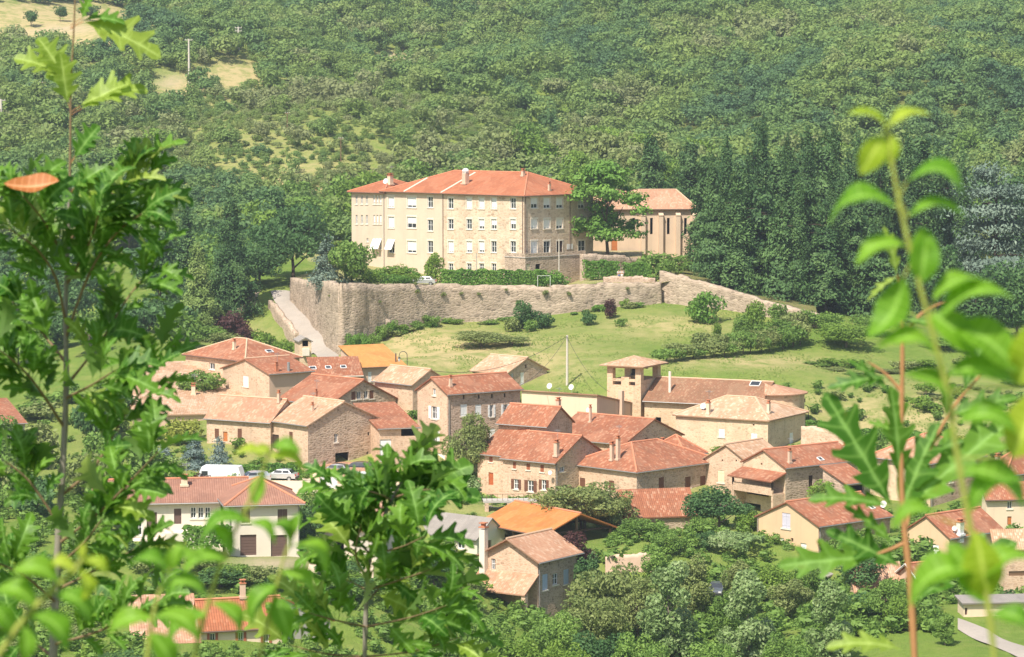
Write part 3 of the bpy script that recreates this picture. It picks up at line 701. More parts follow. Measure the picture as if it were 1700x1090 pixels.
H('stone_house', 'grey rubble house with weathered hipped roof behind the oak shoot', 'house', 1445, 1545, 1632, 768, 842, 350, 45, 'hip', 2.6, 'stone_grey', 'tile_pink', matL='stone_pale', inset=4.6,
  wins=[('L', 1516, 800, 7, 15, 'w'), ('L', 1466, 800, 7, 14, 'w'), ('F', 1579, 796, 5, 10, 'w'), ('F', 1582, 819, 4, 6, 'h')], pipes=[('F', .2)])
H('stone_house', 'red-roofed house with white-capped chimney at the right-hand edge', 'house', 1628, 1668, 1740, 786, 830, 352, 40, 'hip', 2.2, 'stone_grey', 'tile_red', inset=4, matL='stone_warm', chim=[(1656, 777, 757, 9, 'plaster_cream')])
H('cream_house', 'cream house with orange door in a white arch below the right-hand roofs', 'house', 1630, 1638, 1730, 828, 880, 338, 8, 'lowF', 1.3, 'plaster_cream', 'tile_red', wins=[('F', 1676, 838, 8, 13, 'w'), ('F', 1676, 864, 7, 14, 'D', 'door_orange')], gut='gutter_brown')
H('ochre_house', 'ochre house with white shutter, white chimney and bright red roof at lower right', 'house', 1502, 1576, 1662, 892, 938, 318, 42, 'gable', 2.0, 'plaster_pink', 'tile_red', gable='L', matL='plaster_ochre',
  wins=[('L', 1552, 916, 13, 27, 's'), ('L', 1511, 910, 11, 26, 's'), ('F', 1634, 918, 18, 22, 'o')], chim=[(1594, 888, 866, 13, 'white_paint')], dishes=[(1584, 882, .3)])
b, r, ro = H('stone_barn', 'low barn with red roof and white bargeboards below the ochre house', 'barn', 1490, 1526, 1622, 962, 990, 306, 28, 'gable', 1.3, 'stone_grey', 'tile_red', gable='L', matL='plaster_pink', og=.35)
m = MB(); k = 1.3 / (b.wl / 2)
for sg in (0, 1):
    a = Vector((-.40, -.35 if sg == 0 else b.wl + .35, b.h + .13 - k * .35)); c = Vector((-.40, b.wl / 2, b.h + 1.43)); m.tube([a, c], .11, 4)
put('bargeboard', m, 'white_paint', ro, b.W)
H('stone_shed', 'tan-tiled lean-to beside the low barn with white bargeboards', 'shed', 1412, 1420, 1500, 978, 990, 307, 14, 'lowF', 1.9, 'stone_warm', 'tile_pink', gut=None)
H('stone_barn', 'plain ochre rubble barn at the lower right edge', 'barn', 1648, 1652, 1760, 908, 1000, 312, 6, 'lowF', 1.2, 'stone_warm', 'tile_tan', wins=[('F', 1690, 952, 30, 8, 'D', 'wood')], gut=None)
H('metal_shed', 'small shed with pale corrugated roof among the garden trees', 'shed', 1330, 1372, 1402, 958, 975, 314, 40, 'lowL', .5, 'concrete', 'roof_slate', gut=None, ridge=None)
H('stone_shed', 'low outbuilding with bright red roof under the twin-chimney house', 'shed', 1026, 1036, 1154, 857, 884, 336, 12, 'lowF', 2.3, 'stone_rubble', 'tile_red', matL='stone_rubble', gut=None, ridge=None)
H('low_house', 'flat concrete-roofed garage terrace by the lane at bottom right', 'garage', 1590, 1600, 1740, 1002, 1022, 292, 6, 'lowF', .25, 'plaster_cream', 'roof_slate', wins=[('F', 1598, 1015, 16, 12, 'G')], gut=None, ridge=None)

# ---------------------------------------------------------------- left half of the village
H('stone_house', 'stone house with wide red hipped roof nearest the winding lane', 'house', 308, 408, 497, 599, 632, 404, 42, 'hip', 2.3, 'stone_warm', 'tile_red', inset=6, wins=[('L', 352, 607, 9, 11, 'w'), ('L', 393, 604, 9, 10, 'w')],
  chim=[(389, 580, 566, 6, 'plaster_cream')], sky=[(447, 583, 12, 4)], ridge='ridge_tan', gut='gutter_brown')
H('stone_house', 'gabled stone house with one white shutter and red roof with two vents', 'house', 370, 447, 517, 621, 670, 392, 40, 'gable', 1.6, 'plaster_pink', 'tile_red', gable='L', matL='stone_warm',
  wins=[('L', 408, 632, 9, 18, 's')], chim=[(459, 616, 605, 6, 'terracotta'), (479, 615, 601, 6, 'metal_grey', 'pipe')], ridge='ridge_tan')
H('stone_house', 'low house with red roof and three skylights in a row', 'house', 512, 519, 600, 624, 665, 397, 12, 'lowF', 1.9, 'plaster_pink', 'tile_red', sky=[(519, 611, 11, 4), (545, 610, 9, 4), (570, 609, 9, 4)], gut='trim_pale', ridge=None)
H('stone_house', 'small house with flat orange-brown roof beside the meadow', 'house', 566, 602, 672, 610, 650, 402, 26, 'lowF', 2.2, 'plaster_pink', 'tile_amber', wins=[('F', 614, 625, 6, 16, 's')], gut='gutter_brown', ridge=None, chim=[(657, 600, 586, 3, 'gutter_brown', 'pipe')])
H('stone_house', 'rough stone house with twin attic windows in its gable and red roof', 'house', 464, 547, 657, 672, 712, 378, 44, 'gable', 2.8, 'stone_rubble', 'tile_red', gable='R', matL='plaster_pink',
  wins=[('F', 596, 656, 7, 13, 'w'), ('F', 608, 655, 7, 13, 'w'), ('F', 587, 657, 7, 14, 's', 'shutter_brown'), ('F', 617, 655, 7, 14, 's', 'shutter_brown')], chim=[(525, 668, 650, 5, 'terracotta')])
H('stone_house', 'stone house with tan roof and blank wall behind the tall house', 'house', 622, 685, 742, 638, 690, 384, 44, 'gable', 1.7, 'stone_warm', 'tile_tan', gable='R', matL='stone_warm', ridge='ridge_tan')
H('stone_house', 'long stone house with tan roof and orange door above the parked cars', 'house', 343, 449, 500, 700, 748, 367, 60, 'gable', 2.4, 'stone_grey', 'tile_pink', gable='R', matL='stone_warm',
  wins=[('L', 360, 720, 7, 18, 's', 'shutter_brown'), ('L', 374, 724, 7, 16, 'D', 'door_orange'), ('L', 398, 721, 7, 20, 's', 'shutter_brown')], ridge='ridge_tan', chim=[(463, 668, 652, 6, 'plaster_pink')])
H('stone_barn', 'rubble barn with a big dark gateway under a tan roof', 'barn', 447, 511, 628, 706, 785, 362, 42, 'gable', 2.5, 'stone_rubble', 'tile_tan', gable='R', matL='stone_warm',
  wins=[('L', 457, 732, 12, 24, 'D', 'dark_wood'), ('L', 483, 725, 6, 18, 's', 'shutter_brown'), ('F', 558, 727, 6, 15, 'w'), ('F', 568, 764, 23, 24, 'h'), ('F', 612, 720, 3, 6, 'h'), ('F', 610, 752, 3, 5, 'h')], ridge='ridge_tan', chim=[(519, 682, 672, 5, 'plaster_pink')])
b, r, ro = H('stone_house', 'stone house with red lean-to roof, open loggia and white gate by the tall house', 'house', 590, 629, 694, 712, 772, 365, 18, 'lowF', 1.9, 'stone_warm', 'tile_red', ridge=None,
  wins=[('F', 679, 717, 26, 14, 'h'), ('F', 640, 748, 19, 38, 'D', 'shutter_white')])
H('stone_house', 'wide old house with long mottled tan roof at the village left end', 'house', 205, 222, 442, 690, 715, 383, 10, 'lowF', 4.0, 'plaster_pink', 'tile_tan', wins=[('F', 240, 698, 6, 7, 'h')], gut=None, ridge='ridge_tan', chim=[(321, 655, 640, 8, 'plaster_cream')])
b, r, ro = H('stone_house', 'small meadow-side stone house with tan roof and one white shutter', 'house', 783, 841, 908, 620, 650, 410, 46, 'gable', 1.9, 'stone_grey', 'tile_tan', gable='R', matL='stone_pale',
  wins=[('F', 850, 627, 5, 14, 'w'), ('F', 867, 628, 6, 20, 's'), ('F', 873, 608, 3, 6, 'h')], ridge='ridge_tan', gut=None)
dish(r, at(912, 640, 403), .42); dish(r, at(948, 642, 403), .42)
H('white_house', 'white house with red roof seen between oak leaves at the left edge', 'house', -70, -40, 42, 706, 752, 372, 20, 'lowF', 1.7, 'plaster_white', 'tile_red', wins=[('F', 24, 722, 12, 20, 'w')], ridge=None)
# wayside shrine by the lane
bs = Block(489, 497, 517, 567, 590, 418, 14, ground=False)
sh = root('wayside_shrine', 'little arched stone shrine beside the winding lane', 'shrine', bs.W)
walls(bs, sh, 'stone_pale', gable='R', rise=.5, wins=[('F', 507, 570, 10, 10, 'h')]); roof(bs, sh, 'gable', .5, 'roof_slate', .2, .2, gable='R', gut=None, ridge=None)
m = MB(); m.box((bs.wr * .5, -.3, bs.h * .25), (bs.wr * .55, .6, bs.h * .5)); put('pedestal', m, 'trim_pale', sh, bs.W)
m = MB(); n_ = 8
for i in range(n_):
    a0, a1 = math.pi * i / n_, math.pi * (i + 1) / n_; t, z = bs.face_pt('F', 507, 566); rr = .46
    m.slab([(t + rr * math.cos(a0), -.02, z + rr * math.sin(a0)), (t + (rr + .14) * math.cos(a0), -.02, z + (rr + .14) * math.sin(a0)), (t + (rr + .14) * math.cos(a1), -.02, z + (rr + .14) * math.sin(a1)), (t + rr * math.cos(a1), -.02, z + rr * math.sin(a1))], .02)
put('arch', m, 'trim_pale', sh, bs.W)

# ---------------------------------------------------------------- below the village
b, r, ro = H('stone_house', 'tall stone house with pale-blue shutters, tiled porch and white chimney in the trees', 'house', 800, 893, 957, 930, 1040, 304, 55, 'gable', 1.9, 'stone_grey', 'tile_pink', gable='L', matL='stone_warm',
  wins=[('L', 819, 936, 7, 19, 'w'), ('F', 905, 967, 9, 27, 's', 'shutter_blue'), ('F', 922, 962, 9, 19, 'w'), ('F', 940, 958, 9, 25, 's', 'shutter_blue'), ('F', 902, 935, 2, 6, 'h'), ('F', 912, 934, 2, 6, 'h')], ov=.55, og=.6, ridge='ridge_tan', pipes=[('F', .15)])
t, z = b.face_pt('L', 806, 950); m = MB(); m.box((-.35, t, z / 2 + 2.6), (.65, .7, z + 4.2)); cs = put('chimney', m, 'trim_pale', r, b.W)
m = MB(); m.box((-.35, t, z + 4.95), (.8, .85, .12)); m.box((-.35, t, z + 5.4), (.7, .75, .1)); m.box((-.35, t, z + 5.15), (.35, .4, .4)); put('chimney_cap', m, 'terracotta', cs, b.W)
z2 = at(893, 953, 304).z - b.o.z; m = MB(); D = 2.6; dz = 1.55   # porch roof across the gable
m.slab([(-D, -.1, z2 - dz - .3), (.06, -.1, z2), (.06, b.wl + .2, z2), (-D, b.wl + .2, z2 - dz - .3)], .16, [(0, 0), (0, 3.2), (b.wl, 3.2), (b.wl, 0)]); put('porch_roof', m, 'tile_pink', r, b.W)
m = MB(); m.box((-D + .35, .15, (z2 - dz) / 2 - 1.2), (.5, .5, z2 - dz + 1.9)); put('porch_post', m, 'stone_warm', r, b.W)
m = MB(); m.box((-1.2, -.02, (z2 - dz) / 2 - 1), (2.0, .3, .9)); put('porch_wall', m, 'stone_warm', r, b.W)
# open barn with orange roof
bo = Block(803, 900, 1016, 887, 918, 324, 36, ground=True)
ob = root('open_barn', 'open-sided timber barn with bright orange roof on posts', 'barn', bo.W)
roof(bo, ob, 'gable', 1.9, 'tile_orange', .5, .7, gable='R', ridge='ridge_red', gut='gutter_brown')
for x in (.15, bo.wr / 2, bo.wr - .15):
    for y in (.15, bo.wl / 2, bo.wl - .15):
        if x == bo.wr / 2 and y == bo.wl / 2: continue
        m = MB(); hh = bo.h + (1.75 if x == bo.wr / 2 else 0); m.box((x, y, hh / 2 - 1), (.24, .24, hh + 2)); put('post', m, 'wood', ob, bo.W)
m = MB()
for y in (.0, bo.wl / 2, bo.wl): m.box((bo.wr / 2, y, bo.h - .02), (bo.wr, .18, .22))
put('tie_beam', m, 'dark_wood', ob, bo.W)
m = MB(); m.box((bo.wr / 2, bo.wl - .02, bo.h / 2 - .5), (bo.wr - .5, .12, bo.h - 1)); put('rear_boarding', m, 'wood', ob, bo.W)
H('white_shed', 'long white-walled workshop with grey roof beside the orange-roofed barn', 'workshop', 690, 792, 838, 893, 925, 327, 52, 'gable', 1.9, 'plaster_white', 'roof_slate', gable='R', matL='plaster_white',
  wins=[('L', 740, 903, 20, 14, 'w'), ('L', 765, 904, 12, 12, 'w'), ('F', 812, 905, 8, 16, 'D', 'wood')], ridge=None)
H('white_shed', 'low white garage with grey roof behind the central oak sapling', 'garage', 545, 640, 668, 884, 925, 320, 56, 'gable', 1.1, 'plaster_white', 'roof_slate', gable='R', matL='plaster_white', wins=[('L', 600, 905, 30, 22, 'G', 'shutter_white')], ridge=None)
H('tiled_shed', 'open lean-to with pale tiled roof in front of the low white garage', 'shed', 532, 536, 640, 882, 925, 314, 4, 'lowF', 1.0, 'plaster_white', 'tile_pink', wins=[('F', 556, 908, 30, 24, 'h')], ridge=None, gut=None)
# villa
bv = Block(366, 380, 497, 836, 924, 300, 12, ground=True); bv.wl = 9.5
vil = root('villa', 'modern white villa with brown hipped roof, dark garage doors and front steps', 'house', bv.W)
walls(bv, vil, 'plaster_white', wins=[('F', 469, 856, 16, 22, 's', 'garage_brown'), ('F', 408, 856, 14, 24, 's', 'garage_brown'), ('F', 412, 905, 27, 35, 'G'), ('F', 463, 906, 27, 36, 'G')], surround=False)
rv = roof(bv, vil, 'hip', 1.9, 'tile_villa', .55, inset=4.0, inset2=4.75, ridge='ridge_red')
bv2 = Block(150, 203, 366, 834, 893, 303.5, 8, ground=True, wl=8.5); bv2.o.z -= 0
walls(bv2, vil, 'plaster_white', wins=[('F', 321, 851, 9, 19, 'w'), ('F', 333.5, 851, 9, 19, 'w'), ('F', 345, 851, 9, 19, 'w'), ('F', 295, 857, 12, 26, 'D', 'garage_brown'), ('F', 252, 868, 17, 36, 'D', 'garage_brown'), ('F', 230, 876, 12, 26, 'w')])
rv2 = roof(bv2, vil, 'gable', 1.72, 'tile_villa', .55, 3.2, gable='L', ridge='ridge_red')
chimney(bv2, rv2, 306, 806, 793, 13, 'plaster_cream')
downpipe(bv, vil, 'F', .1); downpipe(bv, vil, 'F', bv.wr - .1)
m = MB(); t, z = bv2.face_pt('F', 255, 885)
for i in range(7): m.box((t, -1.2 - .32 * i, -.1 - .17 * i - 1), (4.4, .33, 2.0))
m.box((t, -.55, -1.02), (4.4, 1.0, 2.1)); put('front_steps', m, 'trim_pale', vil, bv2.W)
m = MB(); m.box((bv2.wr * .72, -1.0, -1.0), (6.0, 2.0, 3.4)); put('terrace_base', m, 'plaster_white', vil, bv2.W)
# bottom-left house with brick-red shutters
H('cream_house', 'cream house with brick-red shutters and orange tiled roof in the lower left leaves', 'house', 322, 334, 468, 1043, 1100, 268, 16, 'gable', 2.2, 'plaster_cream', 'tile_abbey', gable='L', matL='plaster_pink',
  wins=[('F', 353, 1064, 9, 26, 'o', 'shutter_rust'), ('F', 400, 1063, 9, 28, 'o', 'shutter_rust'), ('F', 442, 1066, 9, 28, 'o', 'shutter_rust')], ridge='ridge_red', gut='gutter_brown', chim=[(403, 992, 968, 11, 'plaster_pink'), (458, 1018, 998, 7, 'plaster_pink')], hm=5, ground=False)
H('cream_house', 'lean house end with salmon roof at the far left of the red-shuttered house', 'house', 214, 222, 330, 1070, 1100, 266, 10, 'lowF', 2.6, 'plaster_pink', 'tile_pink', ridge=None, gut=None, hm=4, ground=False)
H('stone_shed', 'grey-walled gable wing on the right of the red-shuttered house', 'shed', 470, 478, 548, 1036, 1100, 272, 30, 'highL', 2.2, 'concrete', 'tile_abbey', ridge=None, gut=None, hm=6, ground=False)
# ================================================================ terrain
def gp(px, py, Y):
    p = at(px, py, Y); GROUND.append((p.x, p.y, p.z)); return p
for a in [(640, 600, 415), (850, 640, 412), (650, 545, 450), (850, 542, 453), (750, 600, 417), (1000, 620, 411), (1000, 520, 456), (1120, 530, 450), (1150, 632, 406), (1250, 575, 435), (1340, 548, 444),
          (1350, 640, 405), (1420, 725, 384), (1500, 722, 384), (1620, 730, 380), (1500, 600, 430), (1650, 600, 432), (1690, 680, 398), (1650, 540, 468), (1250, 490, 478), (1450, 500, 480),
          (425, 550, 466), (462, 580, 455), (492, 598, 446), (390, 575, 440), (300, 560, 450), (100, 560, 470), (0, 620, 430), (100, 765, 370), (0, 765, 370), (250, 785, 352), (450, 805, 343), (600, 818, 339), (250, 918, 296), (450, 935, 291),
          (560, 930, 303), (1000, 905, 325), (1150, 890, 328), (1240, 885, 328), (1400, 918, 315), (1660, 1000, 303), (1650, 1060, 284), (1520, 1060, 284), (1520, 1100, 272), (1300, 1190, 270), (900, 1190, 262), (1100, 1200, 255), (700, 1180, 262), (400, 1100, 262), (100, 1000, 282),
          (820, 855, 338), (950, 850, 340), (1080, 900, 322), (750, 820, 345), (700, 830, 340), (1100, 1080, 290), (1250, 1070, 288), (980, 1070, 288), (1120, 738, 387), (1264, 736, 381), (1000, 738, 377), (760, 960, 305), (640, 960, 302)]: gp(*a)
ROADL = [(449, 484, 482), (455, 500, 477), (468, 516, 470), (484, 536, 461), (503, 560, 450), (520, 585, 440), (533, 602, 433), (540, 618, 425)]
ROADR = [(481, 483, 482), (482, 498, 477), (495, 514, 470), (517, 538, 461), (541, 562, 450), (558, 586, 440), (568, 602, 433), (575, 618, 425)]
RP = []
for a, c in zip(ROADL, ROADR):
    p, q = at(*a), at(*c); z = (p.z + q.z) / 2; p.z = q.z = z; RP.append((p, q))
    for w in (0, .5, 1): GROUND.append(tuple(p.lerp(q, w)))
for x in (-60, 0, 60):
    for y, z in ((160, 16), (210, 12.5), (110, 24), (70, 35), (30, 48.5), (10, 55.2), (0, 57.6), (-25, 60)): GROUND.append((x, y, z))
for x in (-220, -120, -40, 40, 120, 220):
    for y, z in ((545, 31), (570, 35), (650, 47), (750, 63), (900, 88), (1050, 117), (1250, 155)): GROUND.append((x, y, z + (0 if abs(x) < 130 else 4)))
for x in (-150, 150):
    for y, z in ((270, 12), (350, 15), (430, 20), (490, 25)): GROUND.append((x, y, z))
GP = np.array(GROUND)
XS, YS = 1 / 60.0, 1 / 60.0
def kern(r): return np.where(r > 1e-9, r * r * np.log(r + 1e-12), 0)
def fit():
    P = GP[:, :2] * (XS, YS); n = len(P)
    Kk = kern(np.linalg.norm(P[:, None] - P[None], axis=2)) + np.eye(n) * .0015
    A = np.zeros((n + 3, n + 3)); A[:n, :n] = Kk; A[:n, n] = 1; A[:n, n + 1:] = P; A[n:, :n] = A[:n, n:].T
    return P, np.linalg.solve(A, np.concatenate([GP[:, 2], np.zeros(3)]))
RBP, RBW = fit()
def tz_arr(x, y):
    x = np.asarray(x, float); y = np.asarray(y, float); sh = x.shape; Q = np.stack([x.ravel() * XS, y.ravel() * YS], 1); out = np.empty(len(Q)); n = len(RBP)
    for i in range(0, len(Q), 8000):
        q = Q[i:i + 8000]; out[i:i + 8000] = kern(np.linalg.norm(q[:, None] - RBP[None], axis=2)) @ RBW[:n] + RBW[n] + q @ RBW[n + 1:]
    f = np.clip((Q[:, 1] / YS - 570) / 120, 0, 1); X, Y = Q[:, 0] / XS, Q[:, 1] / YS
    out += f * (4.5 * np.sin(X / 31 + Y / 70) + 3 * np.sin(X / 17 - Y / 41 + 1) + 2 * np.sin(Y / 23 + X / 50))
    return out.reshape(sh)
def tz(x, y): return float(tz_arr([x], [y])[0])
def ground_at(px, py, y0=230, y1=900):
    d = ray(px, py); ys = np.arange(y0, y1, 1.0); t = ys / d.y; x = t * d.x; z = CAMZ + t * d.z; g = tz_arr(x, ys)
    k = np.argmax(z < g); return Vector((x[k], ys[k], g[k])) if (z < g).any() else None
gx = np.concatenate([np.arange(-330, -130, 8.0), np.arange(-130, 130, 2.6), np.arange(130, 331, 8.0)])
gy = np.concatenate([np.arange(-40, 230, 6.0), np.arange(230, 520, 2.4), np.arange(520, 1300, 7.0)])
GX, GY = np.meshgrid(gx, gy); GZ = tz_arr(GX, GY)
jit = RNG.normal(0, .07, GZ.shape); GZ = GZ + jit
nx, ny = len(gx), len(gy)
idx = np.arange(nx * ny).reshape(ny, nx)
F4 = np.stack([idx[:-1, :-1], idx[:-1, 1:], idx[1:, 1:], idx[1:, :-1]], -1).reshape(-1, 4)
def np_mesh(name, V, F, smooth=False, attrs=None):
    """mesh straight from arrays; F is (n,3) or (n,4)"""
    me = bpy.data.meshes.new(name); V = np.ascontiguousarray(V, np.float32); F = np.ascontiguousarray(F, np.int32); k = F.shape[1]
    me.vertices.add(len(V)); me.vertices.foreach_set('co', V.ravel())
    me.loops.add(F.size); me.loops.foreach_set('vertex_index', F.ravel())
    me.polygons.add(len(F)); me.polygons.foreach_set('loop_start', np.arange(0, F.size, k, dtype=np.int32)); me.polygons.foreach_set('loop_total', np.full(len(F), k, np.int32))
    if smooth: me.polygons.foreach_set('use_smooth', np.ones(len(F), bool))
    for an, (dom, arr) in (attrs or {}).items():
        a = me.attributes.new(an, 'FLOAT', dom); a.data.foreach_set('value', np.ascontiguousarray(arr, np.float32))
    me.update(calc_edges=True); me.validate(); return me
# zones painted as surface cover: dry straw and bare earth
PX, PY = np.empty_like(GZ), np.empty_like(GZ)
dep = GY * CP - (GZ - CAMZ) * SP; dep = np.maximum(dep, 1)
PX = 850 + FPX * GX / dep; PY = 545 - FPX * (GY * SP + (GZ - CAMZ) * CP) / dep
def blob(cx, cy, rx, ry, ymin=0, ymax=2000): return np.exp(-(((PX - cx) / rx) ** 2 + ((PY - cy) / ry) ** 2)) * ((GY > ymin) & (GY < ymax))
dry = np.clip(1.1 * blob(700, 578, 130, 36, 380, 470) + .55 * blob(900, 600, 120, 45, 380, 470) + .65 * blob(1110, 540, 120, 22, 380, 470) + .55 * blob(400, 560, 60, 25, 400, 480) + .8 * blob(500, 320, 110, 45, 520) + .34 * blob(400, 235, 320, 90, 540) + .7 * blob(1240, 600, 160, 13, 380, 470)
      + 1.2 * blob(100, 40, 190, 55, 600) + 1.0 * blob(390, 130, 70, 36, 600) + .9 * blob(300, 150, 40, 18, 600) + 1.0 * blob(660, 100, 45, 16, 600) + .6 * blob(850, 760, 600, 110, 290, 402) + .6 * blob(1500, 690, 200, 60, 370, 420), 0, 1)
earth = np.clip(1.0 * blob(660, 98, 30, 11, 600) + .9 * blob(285, 135, 25, 8, 600) + .8 * blob(100, 48, 60, 5, 600) + 1.0 * blob(450, 935, 60, 12, 270, 320), 0, 1)
shade = np.clip((GY - 470) / 20, 0, 1) * (PX > 1100)   # needle litter under the conifers, with their shade painted into the ground colour
me = np_mesh('terrain', np.stack([GX, GY, GZ], -1).reshape(-1, 3), F4, True, {'dry': ('POINT', dry.ravel()), 'earth': ('POINT', earth.ravel()), 'litter_shade': ('POINT', shade.ravel())})
t = NT('meadow_grass'); v = t.coord()
def attr(t, n): nd = t.n('ShaderNodeAttribute', attribute_name=n); return nd.outputs['Fac']
n1, n2, n3 = t.noise(v, .09, 6, .65), t.noise(v, .9, 5, .7), t.noise(v, 6, 3)
g = t.mix(t.ramp(n1, [(.35, 0.0), (.65, 1.0)]), (.14, .235, .038), (.21, .285, .055))
g = t.mix(t.ramp(n2, [(.45, 0.0), (.7, .65)]), g, (.115, .19, .03)); g = t.mix(t.ramp(t.noise(v, .22, 6, .75), [(.50, 0.0), (.66, .42)]), g, (.31, .31, .10))
g = t.mix(t.ramp(n3, [(.5, 0.0), (.8, .5)]), g, (.33, .33, .11))
dd = t.math('MULTIPLY', attr(t, 'dry'), t.ramp(t.noise(v, .32, 6, .7), [(.34, .15), (.58, 1.3)]))
g = t.mix(dd, g, t.mix(n3, (.44, .36, .16), (.60, .48, .25)))
g = t.mix(t.math('MULTIPLY', attr(t, 'litter_shade'), .6), g, (.14, .13, .05))  # fallen needles plus painted conifer shade darken the ground colour
g = t.mix(t.math('MULTIPLY', attr(t, 'earth'), t.ramp(n2, [(.3, .6), (.6, 1.0)])), g, (.56, .44, .30))
b = t.bsdf(g, 1.0, .05); t.l(t.bump(t.math('ADD', n2, n3), .8, .35), b.inputs['Normal']); M['meadow'] = t.done(b)
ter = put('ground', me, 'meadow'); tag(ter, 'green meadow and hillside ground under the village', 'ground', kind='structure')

def strip(name, L, R, mat, label, cat, lift=.06, n=6, kind='structure', th=None):
    """a strip between two 3-D polylines, draped on the terrain"""
    V, F = [], []
    def dens(P):
        out = []
        for a, b_ in zip(P, P[1:]):
            for i in range(n): out.append(a.lerp(b_, i / n))
        return out + [P[-1]]
    A, B = dens(L), dens(R)
    for a, b_ in zip(A, B):
        for w in (0, .25, .5, .75, 1):
            p = a.lerp(b_, w); V.append((p.x, p.y, tz(p.x, p.y) + lift + (.10 if 0 < w < 1 else 0)))
    for i in range(len(A) - 1):
        for k in range(4): F.append((i * 5 + k, i * 5 + k + 1, i * 5 + k + 6, i * 5 + k + 5))
    o = put(name, np_mesh(name, V, F, True), mat); return tag(o, label, cat, kind=kind)
t = NT('lane_gravel'); v = t.coord(); c = t.mix(t.noise(v, .4, 5), (.33, .29, .25), (.46, .405, .345)); c = t.mix(t.ramp(t.noise(v, 3, 4), [(.5, 0.0), (.8, .4)]), c, (.26, .23, .19))
M['lane'] = t.done(t.bsdf(c, .95, .1))
def g3(l, lo=250, hi=480): return [ground_at(px, py, lo, hi) for px, py in l]
strip('road', [p for p, q in RP], [q for p, q in RP], 'lane', 'pale lane winding up beside the retaining wall', 'road', .12)
strip('parking_area', g3([(395, 803), (470, 799), (525, 786), (580, 782), (660, 788), (760, 800)], 300, 390), g3([(395, 828), (470, 822), (525, 824), (580, 826), (660, 830), (760, 832)], 300, 370), 'sand', 'sunlit sandy parking area below the rubble barn', 'parking area', .1)
strip('lane', g3([(1590, 1028), (1640, 1048), (1700, 1075), (1760, 1100)], 240, 330), g3([(1590, 1050), (1640, 1072), (1700, 1100), (1760, 1130)], 240, 330), 'lane', 'pale lane in the lower right corner', 'road', .1)
strip('yard', g3([(520, 925), (560, 925), (620, 930)], 250, 330), g3([(510, 955), (560, 960), (620, 962)], 250, 330), 'sand', 'pale yard beside the low white garage', 'yard', .1)

# ---------------------------------------------------------------- retaining walls and the terrace
def rwall(name, label, pts, mat, thick=.8, sink=2.5, jag=.2, top_mat=None):
    """pts: (px, py_top, py_base, Y). A battered wall with an uneven top course."""
    P = []
    for a, c in zip(pts, pts[1:]):
        n = 16
        for i in range(n): P.append([a[k] + (c[k] - a[k]) * i / n for k in range(4)])
    P.append(list(pts[-1])); rnd = random.Random(len(P)); T = []; Bm = []; step = 0
    for i, (px, pt, pb, Y) in enumerate(P):
        if i % 5 == 0: step = rnd.uniform(-jag, jag)
        p = at(px, pt, Y); p.z += step + rnd.uniform(-.05, .05); q = at(px, pb, Y); T.append(p); Bm.append(Vector((p.x, p.y, q.z - sink)))
    o = T[0].copy(); V = []; F = []; R_ = 9; K = R_ + 3
    for i, (p, q) in enumerate(zip(T, Bm)):
        d = (T[min(i + 1, len(T) - 1)] - T[max(i - 1, 0)]); nrm = Vector((d.y, -d.x, 0)).normalized()
        if nrm.y > 0 and abs(nrm.x) < .9: nrm = -nrm
        bt_ = max(.0, (p.z - q.z) * .06)
        for k in range(R_ + 1):
            f = k / R_; w = p + nrm * .02 + (q - p) * f + nrm * bt_ * f; am = min(.24, .05 + (p.z - q.z) * .02) * (1 if k else .2)
            w = w + nrm * am * (mnoise.noise(w * .55) + .7 * mnoise.noise(w * 1.7)); V.append(w - o)
        for w in ((q - nrm * thick), (p - nrm * thick)): V.append(w - o)
    for i in range(len(T) - 1):
        for k in range(K): F.append((i * K + k, i * K + (k + 1) % K, (i + 1) * K + (k + 1) % K, (i + 1) * K + k))
    me = np_mesh(name, [tuple(v) for v in V], F); bm = bmesh.new(); bm.from_mesh(me); bm.verts.ensure_lookup_table()
    n0 = len(V); bm.faces.new([bm.verts[k] for k in range(K)]); bm.faces.new([bm.verts[n0 - K + k] for k in range(K)]); bmesh.ops.recalc_face_normals(bm, faces=bm.faces); bm.to_mesh(me); bm.free()
    return tag(put(name, me, mat, None, Matrix.Translation(o)), label, 'wall')
WALL = [(482, 461, 499, 477), (518, 465, 540, 461.5), (545, 467, 570, 447.5), (566, 469, 594, 438.5), (592, 470, 572, 440.5), (640, 471, 552, 446.5), (740, 472, 543, 455), (850, 474, 540, 458), (935, 475, 538, 459), (975, 472, 527, 460), (1004, 470, 516, 461), (1060, 470, 505, 462), (1098, 470, 496, 464)]
rw = rwall('retaining_wall', 'tall old stone retaining wall holding up the terrace', WALL, 'stone_wall_old', 1.0)
rwall('low_wall', 'short raised stone parapet on the terrace edge by the two visitors', [(1002, 460, 472, 463.5), (1045, 459, 472, 464), (1088, 460, 473, 464.5)], 'stone_grey', .6)
W2 = [(1095, 449, 492, 466), (1130, 458, 497, 463), (1180, 472, 508, 460), (1250, 493, 523, 455), (1310, 509, 537, 450), (1358, 523, 552, 446)]
rwall('sloping_wall', 'sloping stone wall descending below the conifers', W2, 'stone_wall_old', .8)
rwall('lane_wall', 'crumbling low stone wall on the outer side of the winding lane', [(398, 512, 556, 470), (418, 492, 548, 474), (430, 484, 530, 482), (447, 478, 500, 490)], 'stone_rubble', .6)
rwall('lane_wall', 'stone wall stepping down the left edge of the winding lane', [(446, 496, 520, 474), (458, 510, 560, 467), (474, 530, 575, 459), (490, 552, 590, 451)], 'stone_rubble', .6)
rwall('garden_wall', 'garden wall of rough stone right of the tan hipped house', [(1330, 708, 735, 372), (1370, 711, 738, 370), (1410, 720, 745, 368)], 'stone_warm', .5)
